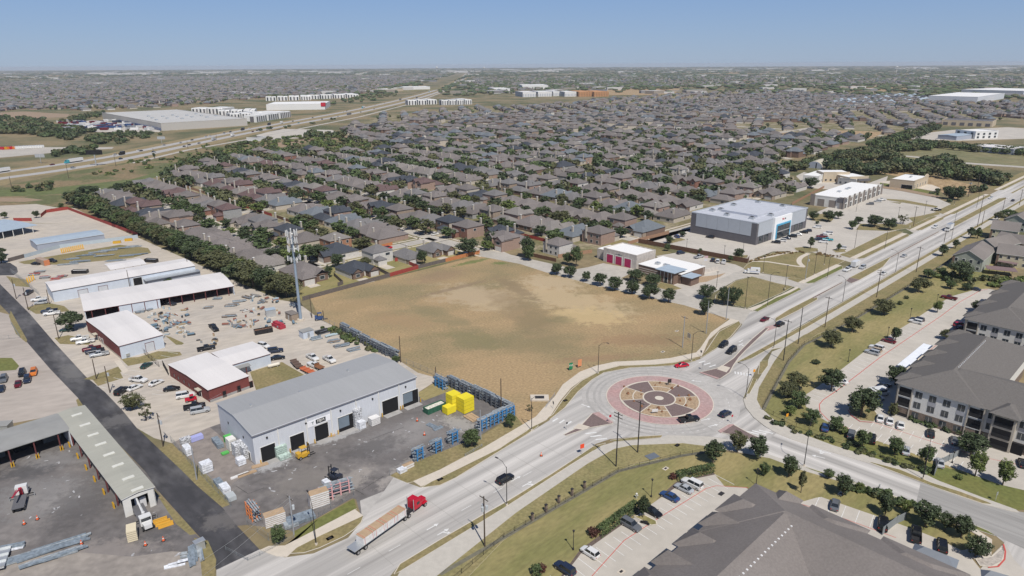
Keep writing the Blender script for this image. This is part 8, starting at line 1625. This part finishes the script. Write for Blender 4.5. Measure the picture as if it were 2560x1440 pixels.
# back fences: one run per back line
fm = [M_F1, M_F4, M_F2, M_F4, M_F5]
nf = 0
for kk in range(0, 7):
    s0 = 152+79*kk+39.5
    for t0 in range(-100, 620, 59):
        pts = [ST(s0, t0+2)[:2], ST(s0, t0+57)[:2]]
        if inpoly(*pts[0], REG) and inpoly(*pts[1], REG) and abs(angx(pts[0])) < R(37) and dist(pts[0]) < 640:
            nf += 1; m_ = fm[(kk*3+t0//59) % 5]
            xs = sorted(pts, key=lambda q: q[0]); fence('', 1.9, m_, 'garden fence on the %s back line beyond the field, %s piece' % (ordn(kk+1), ordn(nf)), pts=pts, posts=8)
# trees of the gardens
treespots.sort(key=lambda q: q[0]**2+q[1]**2)
NT = 128
extra_trees = []
for i, (x, y, bf, a, b_) in enumerate(treespots):
    if any(math.hypot(x-o[0], y-o[1]) < o[2]-3 for o in occ): continue
    h = rd.uniform(5.5, 10); wd = h*rd.uniform(1.1, 1.5)
    if i < NT: tree((x, y, 0), h, wd, 'mid', rd.choice((0, 0, 1, 0, 2, 1, 3)), 'garden tree %s the %s house from left in the %s row from the field' % (bf, a, b_), 'garden trees among the houses')
    else: extra_trees.append((x, y, wd, h))
for i, (x, y, a, n1, n2) in enumerate(parked[:44]):
    k = rd.choice(('car', 'suvf', 'car')); c_ = rd.choice(('white', 'white', 'silver', 'black', 'grey', 'maroon', 'navy'))
    single(variant(FAR[k], {'paint': PAINT[c_]}), 'parked_car', (x, y, .05), a, '%s car on the drive of the %s house from left in the %s row' % (c_, n1, n2), 'car', 'cars parked among the houses')
g = G(970, 622); single(variant(FAR['suvf'], {'paint': PAINT['red']}), 'parked_car', (g[0], g[1], .05), A0, 'red pickup behind the orange garden fence', 'car', 'cars parked among the houses')
# ---------------------------------------------------------------- the distant suburb as single masses
far_h = MB(); 
_hl = [M_SHING[k] for k in ('brown', 'taupe', 'grey', 'brown', 'tan', 'grey', 'slate', 'taupe', 'blue', 'brown')]; _wl = [M_BRK[k] for k in ('cream', 'tan', 'pink', 'white', 'brown', 'cream')]
def fhouse(mb, x, y, rz, sc=1., det=1):
    c, s_ = math.cos(rz), math.sin(rz); T2 = lambda a, b, z: (x+(a*c-b*s_)*sc, y+(a*s_+b*c)*sc, z*sc)
    rm = rd.choice(_hl); wm = rd.choice(_wl); two = rd.random() < .4; h = 5.6 if two else 2.9; w2 = rd.uniform(5.6, 7); d2 = rd.uniform(6, 9) if not two else 6
    def blk(x0, x1, y0, y1, h, r):
        k = len(mb.v); mb.v += [T2(x0, y0, 0), T2(x1, y0, 0), T2(x1, y1, 0), T2(x0, y1, 0), T2(x0, y0, h), T2(x1, y0, h), T2(x1, y1, h), T2(x0, y1, h)]
        i = mb.m(wm)
        for a in range(4): b = (a+1) % 4; mb.f.append((k+a, k+b, k+4+b, k+4+a)); mb.mi.append(i)
        X0, X1, Y0, Y1 = x0-.5, x1+.5, y0-.5, y1+.5; lx, ly = X1-X0, Y1-Y0; k = len(mb.v)
        if lx >= ly: A_, B_ = (X0+ly/2, (Y0+Y1)/2), (X1-ly/2, (Y0+Y1)/2)
        else: A_, B_ = ((X0+X1)/2, Y0+lx/2), ((X0+X1)/2, Y1-lx/2)
        mb.v += [T2(X0, Y0, h), T2(X1, Y0, h), T2(X1, Y1, h), T2(X0, Y1, h), T2(*A_, h+r), T2(*B_, h+r)]; i = mb.m(rm)
        fs = ((0, 1, 5, 4), (2, 3, 4, 5), (1, 2, 5), (3, 0, 4)) if lx >= ly else ((1, 2, 5, 4), (3, 0, 4, 5), (0, 1, 4), (2, 3, 5))
        for f in fs: mb.f.append(tuple(k+q for q in f)); mb.mi.append(i)
    blk(-w2, w2, -d2, d2 if not two else 3, h, min(w2, d2)*.55)
    if det: blk(-w2+rd.uniform(0, 3), -w2+rd.uniform(5.5, 8), -d2-3, -d2+3, h if two else 2.9, 2.0); 
    if two: blk(-w2, w2, 3, 10, 2.9, 2.4)
for (x, y, rz, *_k) in rest:
    fhouse(far_h, x, y, rz, 1.16)
    for q, pr_ in ((14, .8), (-14, .65)):
        if rd.random() < pr_: extra_trees.append((x+math.sin(rz)*q+rd.uniform(-6, 6), y-math.cos(rz)*q+rd.uniform(-6, 6), rd.uniform(7, 12.5), rd.uniform(6, 9.5)))
def blocks(poly, cell, dens, box, hmax=None, excl=(), sc=1., det=1, skipd=0, treed=.35, rotfield=None, mb=None):
    x0, x1, y0, y1 = box; n = 0
    cx = x0
    while cx < x1:
        cy = y0
        while cy < y1:
            rot = (int(cx/cell)*7+int(cy/cell)*13) % 4; ang = R((43.5, 10, -20, 75)[rot]) if rotfield is None else rotfield
            # rows inside this cell
            c, s_ = math.cos(ang), math.sin(ang); L = cell*.72
            s = -L
            while s < L:
                t = -L
                while t < L:
                    x, y = cx+cell/2+s*c-t*s_, cy+cell/2+s*s_+t*c
                    if cx < x < cx+cell and cy < y < cy+cell and abs(math.atan2(x, y)) < R(39) and math.hypot(x, y) > skipd and inpoly(x, y, poly) and not any(inpoly(x, y, e) for e in excl):
                        if rd.random() < dens: fhouse(mb, x+rd.uniform(-1.5, 1.5), y+rd.uniform(-1.5, 1.5), ang+(0 if rd.random() < .5 else math.pi), sc, det); n += 1
                        if rd.random() < treed: extra_trees.append((x+rd.uniform(-16, 16), y+rd.uniform(-16, 16), rd.uniform(5, 9)*sc, rd.uniform(5, 8)*sc))
                    t += 17.5*sc
                s += 38*sc if int(s/38) % 2 else 42*sc
            cy += cell
        cx += cell
    return n
print('far A', blocks(REG, 260, .97, (-700, 2000, 900, 2700), skipd=1050, excl=(PARK,), treed=.42, sc=1.07, mb=far_h, rotfield=None))
REGL = PX('-100,292 60,275 240,277 480,265 640,246 900,236 1000,213 1120,190 1128,186 -100,186')
print('far L', blocks(REGL, 300, .9, (-3400, -250, 1200, 6500), excl=(), treed=.8, mb=far_h, det=0, sc=1.25))
REGR = PX('1180,250 1300,238 1500,222 1700,220 1900,216 2300,213 2700,208 2700,192 2300,196 1900,192 1500,190 1200,192 1180,200')
print('far R', blocks(REGR, 400, .30, (-400, 4200, 2400, 5200), treed=.9, mb=far_h, det=0, sc=1.4))
print('verts', len(far_h.v))
tag(far_h.build('distant_houses'), kind='stuff')
# pale grey new estate at the right
ne = MB(); NE = PX('2060,262 2130,246 2230,236 2320,243 2320,252 2240,258 2150,266'); _hl2 = _hl; _hl = [M_BLUR, M_SHING['slate'], M_SHING['grey']]; _wl = [M_BRK['white']]
blocks(NE, 200, .95, (800, 2600, 1500, 2900), treed=.0, mb=ne, det=0); tag(ne.build('distant_white_estate'), kind='stuff'); _hl = _hl2; _wl = [M_BRK[k] for k in ('cream', 'tan', 'pink', 'white', 'brown', 'cream')]
# ---------------------------------------------------------------- distant tree masses
ICO = None
def ico():
    t = (1+5**.5)/2; v = [(-1, t, 0), (1, t, 0), (-1, -t, 0), (1, -t, 0), (0, -1, t), (0, 1, t), (0, -1, -t), (0, 1, -t), (t, 0, -1), (t, 0, 1), (-t, 0, -1), (-t, 0, 1)]
    f = [(0, 11, 5), (0, 5, 1), (0, 1, 7), (0, 7, 10), (0, 10, 11), (1, 5, 9), (5, 11, 4), (11, 10, 2), (10, 7, 6), (7, 1, 8), (3, 9, 4), (3, 4, 2), (3, 2, 6), (3, 6, 8), (3, 8, 9), (4, 9, 5), (2, 4, 11), (6, 2, 10), (8, 6, 7), (9, 8, 1)]
    L = math.sqrt(1+t*t); return [(a/L, b/L, c/L) for a, b, c in v], f
IV, IF = ico()
def lump(mb, x, y, w_, h, mt, d=None):
    d = d or w_; k = len(mb.v); i = mb.m(mt)
    for a, b, c in IV:
        q = rd.uniform(.72, 1.15); mb.v.append((x+a*w_*.5*q, y+b*d*.5*q, max(.0, h*.52+c*h*.5*q)))
    for f in IF: mb.f.append(tuple(k+q for q in f)); mb.mi.append(i)
def leafy(mb, x, y, w_, h, mt, n=46, sz=.13):
    i = mb.m(mt)
    for _ in range(n):
        d = Vector((rd.gauss(0, 1), rd.gauss(0, 1), rd.gauss(0, 1))).normalized(); q = rd.uniform(.55, 1.02); p = Vector((x+d.x*w_*.5*q, y+d.y*w_*.5*q, h*.58+d.z*h*.42*q)); nn = (d+Vector((rd.gauss(0, .6), rd.gauss(0, .6), rd.gauss(0, .6)+.3))).normalized(); t = nn.cross(Vector((.3, .2, 1))).normalized(); b = nn.cross(t); k = len(mb.v)
        for u, v_ in ((-1, -.7), (1, -.9), (.8, 1), (-.9, .8)): mb.v.append(tuple(p+t*u*w_*sz+b*v_*w_*sz))
        mb.f.append((k, k+1, k+2, k+3)); mb.mi.append(i)
ft = MB(); nl = 0
for (x, y, wd, h) in extra_trees:
    d = math.hypot(x, y); mt = LEAF[rd.choice((0, 0, 1, 3))]
    if abs(math.atan2(x, y)) > R(39): continue
    if d < 750: leafy(ft, x, y, wd, h, mt, 110, .085)
    elif d < 1300: leafy(ft, x, y, wd, h, mt)
    else: lump(ft, x, y, wd, h, mt)
tag(ft.build('distant_garden_trees'), kind='stuff')
def scatter(poly, n, wr, hr, mats_, mode='leafy', nn=46, sz=.13, mb=None, flat=1.):
    P_ = PX(poly) if isinstance(poly, str) else poly; xs = [p[0] for p in P_]; ys = [p[1] for p in P_]; k = 0; tries = 0
    while k < n and tries < n*30:
        tries += 1; x, y = rd.uniform(min(xs), max(xs)), rd.uniform(min(ys), max(ys))
        if not inpoly(x, y, P_): continue
        w_, h = rd.uniform(*wr), rd.uniform(*hr); k += 1
        if mode == 'leafy': leafy(mb, x, y, w_, h, rd.choice(mats_), nn, sz)
        else: lump(mb, x, y, w_, h, rd.choice(mats_))
G3 = [LEAF[0], LEAF[3], LEAF[1]]; G2 = [LEAF[3], LEAF[1], LEAF[2]]
wd_ = MB(); GW = [LEAF[3], LEAF[0], LEAF[3], LEAF[1]]
scatter('1950,430 2020,405 2100,392 2180,385 2240,396 2250,404 2180,402 2100,406 2040,414 1990,432', 75, (8, 13), (6, 10), GW, nn=150, sz=.075, mb=wd_)
scatter('2050,426 2080,416 2180,420 2290,420 2330,402 2380,405 2410,430 2500,460 2500,466 2400,452 2290,440 2180,438 2080,430', 150, (8, 14), (6, 11), GW, nn=150, sz=.075, mb=wd_)
scatter('2140,390 2190,362 2230,350 2290,334 2350,316 2358,320 2300,343 2230,366 2180,388', 75, (9, 14), (7, 11), G3, nn=120, sz=.08, mb=wd_)
scatter('2220,372 2320,368 2322,376 2225,382', 50, (9, 13), (7, 10), G3, nn=120, sz=.08, mb=wd_); scatter('2320,362 2440,372 2560,388 2560,394 2430,380 2320,370', 75, (8, 11), (6, 8), G3, nn=100, sz=.08, mb=wd_)
scatter('1870,470 1900,440 1930,428 1960,440 1920,470 1880,492', 26, (9, 14), (8, 11), G3, nn=200, sz=.07, mb=wd_); scatter('1780,440 1860,420 1900,430 1870,455 1800,462', 30, (9, 14), (8, 11), G3, nn=200, sz=.07, mb=wd_)
scatter('2010,350 2055,348 2050,362 2015,362', 6, (10, 14), (8, 11), G2, nn=150, sz=.08, mb=wd_)
tag(wd_.build('woodland'), kind='stuff')
sc_ = MB()
scatter('0,328 60,325 200,345 260,352 262,362 170,350 60,336 0,334', 90, (8, 15), (5, 9), G3, nn=90, mb=sc_); scatter('0,318 120,312 240,330 300,345 250,350 120,330 0,325', 60, (7, 13), (4, 8), G3, nn=80, mb=sc_); scatter('0,300 30,296 160,304 160,312 60,320 0,312', 50, (9, 14), (6, 9), G3, nn=60, mb=sc_); scatter('170,300 235,288 270,282 240,296 180,306', 30, (9, 15), (6, 10), G3, nn=60, mb=sc_)
scatter('230,340 350,330 420,335 300,362 230,362', 40, (5, 11), (3, 7), G3, nn=60, mb=sc_); scatter('130,385 240,375 240,385 140,395', 12, (8, 13), (5, 8), G3, nn=80, mb=sc_)
scatter('440,410 480,395 560,372 640,350 700,345 760,338 860,345 900,360 760,375 640,388 560,402 470,420', 200, (3.5, 9), (1.5, 5), G2, nn=60, mb=sc_); scatter('200,440 330,400 420,385 520,360 530,375 440,415 300,440', 60, (2.5, 6), (1, 2.6), G2, nn=50, mb=sc_); scatter('30,470 130,460 130,475 40,490', 14, (3, 8), (1.5, 4), G3, nn=70, mb=sc_)
scatter('690,372 860,352 1010,362 1000,378 900,382 760,384 660,388', 90, (5, 10), (3, 6), G2, nn=60, mb=sc_); scatter('770,336 860,338 860,345 760,345', 30, (7, 11), (5, 8), G3, nn=60, mb=sc_); scatter('420,435 500,400 560,392 560,402 470,425 430,440', 26, (6, 11), (5, 9), G3, nn=80, mb=sc_)
scatter('640,330 760,318 850,300 840,296 720,318 640,326', 10, (5, 8), (3, 5), G3, nn=40, mb=sc_)
scatter('800,822 860,825 960,878 950,888 850,850 795,810', 34, (1.5, 3.2), (.8, 2.2), G2, nn=70, mb=sc_); scatter('1915,1040 1990,1075 2110,1105 2200,1135 2330,1180 2325,1190 2190,1150 2090,1117 1980,1082 1910,1050', 52, (1.0, 2.0), (.6, 1.2), [LEAF[0], LEAF[1], LEAF[3]], nn=70, mb=sc_)
scatter('2140,1215 2220,1240 2300,1270 2290,1280 2200,1250 2130,1225', 26, (1.4, 2.6), (1, 1.8), G3, nn=70, mb=sc_); scatter('1873,655 1932,633 2010,630 2010,634 1935,638 1880,658', 40, (.9, 1.6), (.7, 1.2), [C('dry_bush', (.22, .15, .07), var=.3)], nn=40, mb=sc_); scatter('2040,632 2110,646 2108,650 2040,638', 20, (.9, 1.6), (.7, 1.2), [C('dry_bush', (.22, .15, .07))], nn=40, mb=sc_)
scatter('2400,1010 2240,1030 2300,1062 2400,1090 2470,1120 2480,1112 2380,1075 2300,1050 2250,1038', 40, (1.2, 2.4), (.8, 1.5), [LEAF[1], LEAF[0]], nn=60, mb=sc_); scatter('2230,345 2330,355 2300,362', 10, (4, 8), (3, 5), G3, nn=60, mb=sc_)
scatter('2395,470 2470,465 2520,440 2530,436 2540,446 2440,485', 18, (3, 7), (2, 4), G3, nn=70, mb=sc_); scatter('2330,470 2440,470 2420,495 2390,510 2330,498', 12, (3, 6), (1.5, 3), G3, nn=70, mb=sc_)
scatter('2330,700 2560,735 2560,705 2440,695 2340,690', 50, (2.5, 5), (1.5, 3), G2, nn=80, mb=sc_); scatter('480,290 640,308 640,316 500,316 420,330', 20, (4, 8), (2, 4), G2, nn=40, mb=sc_); scatter('820,262 900,262 1000,238 1010,232 930,240 820,256', 40, (10, 20), (5, 9), G3, 'lump', mb=sc_); scatter('1180,222 1300,215 1320,232 1180,240 1140,244', 60, (12, 24), (6, 10), G3, 'lump', mb=sc_)
tag(sc_.build('scrub_and_bushes'), kind='stuff')
# far plain: tree belts and pale buildings out to the horizon
fp = MB(); bp = MB(); BW = [C('far_pale_wall', (.50, .49, .48), var=0), C('far_grey_wall', (.22, .22, .23), var=0), C('far_tan_wall', (.28, .25, .21), var=0)]
for i in range(14000):
    d = 2300*(9.0**(rd.random()**.9)); a = R(rd.uniform(-39, 39)); x, y = d*math.sin(a), d*math.cos(a)
    if d < 5200 and (inpoly(x, y, REGL) or inpoly(x, y, REG)) and rd.random() < .6: continue
    band = math.sin(y/420+x/900)+math.sin(x/310-y/700)+math.sin(y/230)
    if band < rd.uniform(-2.2, 1.0): continue
    if abs(x+330+(y-2300)*.035) < 70 and y < 9000: continue
    w_ = (8+d/260)*rd.uniform(.7, 2.2); lump(fp, x, y, w_, 7+rd.uniform(0, 5), rd.choice(G3), d=w_*rd.uniform(.5, 1.2))
for i in range(620):
    d = 2400*(7.0**rd.random()); a = R(rd.uniform(-39, 39)); x, y = d*math.sin(a), d*math.cos(a)
    if abs(x+330+(y-2300)*.035) < 80: continue
    l_ = rd.uniform(15, 50)*(1+d/5000); bp.obox(x, y, l_, rd.uniform(12, 40), R(rd.choice((0, 10, 43))), 0, rd.uniform(5, 11), rd.choice(BW), BW[0] if rd.random() < .35 else None)
for i in range(60):  # long pale sheds near the horizon
    x = rd.choice((rd.uniform(-6500, -2200), rd.uniform(-1000, 800), rd.uniform(3000, 8000))); y = rd.uniform(8500, 12500); bp.obox(x, y, rd.uniform(120, 420), 100, 0, 0, rd.uniform(9, 16), BW[0])
tag(fp.build('distant_tree_belts'), kind='stuff'); tag(bp.build('distant_town'), kind='stuff')
# dark truck yard clutter beside the distribution warehouse
ty = MB()
for i in range(150):
    g = G(rd.uniform(150, 400), rd.uniform(303, 326)); c_ = rd.choice((PW, PW, PAINT['blue'], M_ALU, PAINT['maroon'], PAINT['navy'])); ty.obox(g[0], g[1], rd.uniform(8, 15), 2.6, rd.choice((R(0), R(80))), .6, 4, c_)
for i in range(16): g = G(5+i*6.5, 374-i*.3); ty.obox(g[0], g[1], 3, 8, R(70), .3, 3.4, PW if i > 4 else rd.choice((PAINT['orange'], PAINT['yellow'], PAINT['red'])))
tag(ty.build('parked_lorries_mass'), kind='stuff')
# ---------------------------------------------------------------- haze
hz = MB(); hz.box(-27000, 27000, -600, 22500, -1, 98.5, M_DARK); ho = hz.build('haze'); ho['kind'] = 'stuff'
hm = bpy.data.materials.new('haze_air'); hm.use_nodes = True; n_ = hm.node_tree; n_.nodes.clear()
out = n_.nodes.new('ShaderNodeOutputMaterial'); pv = n_.nodes.new('ShaderNodeVolumePrincipled'); pv.inputs['Density'].default_value = 5.2e-5; pv.inputs['Color'].default_value = (.86, .92, 1, 1); pv.inputs['Anisotropy'].default_value = 0
n_.links.new(pv.outputs[0], out.inputs['Volume']); ho.data.materials.clear(); ho.data.materials.append(hm)
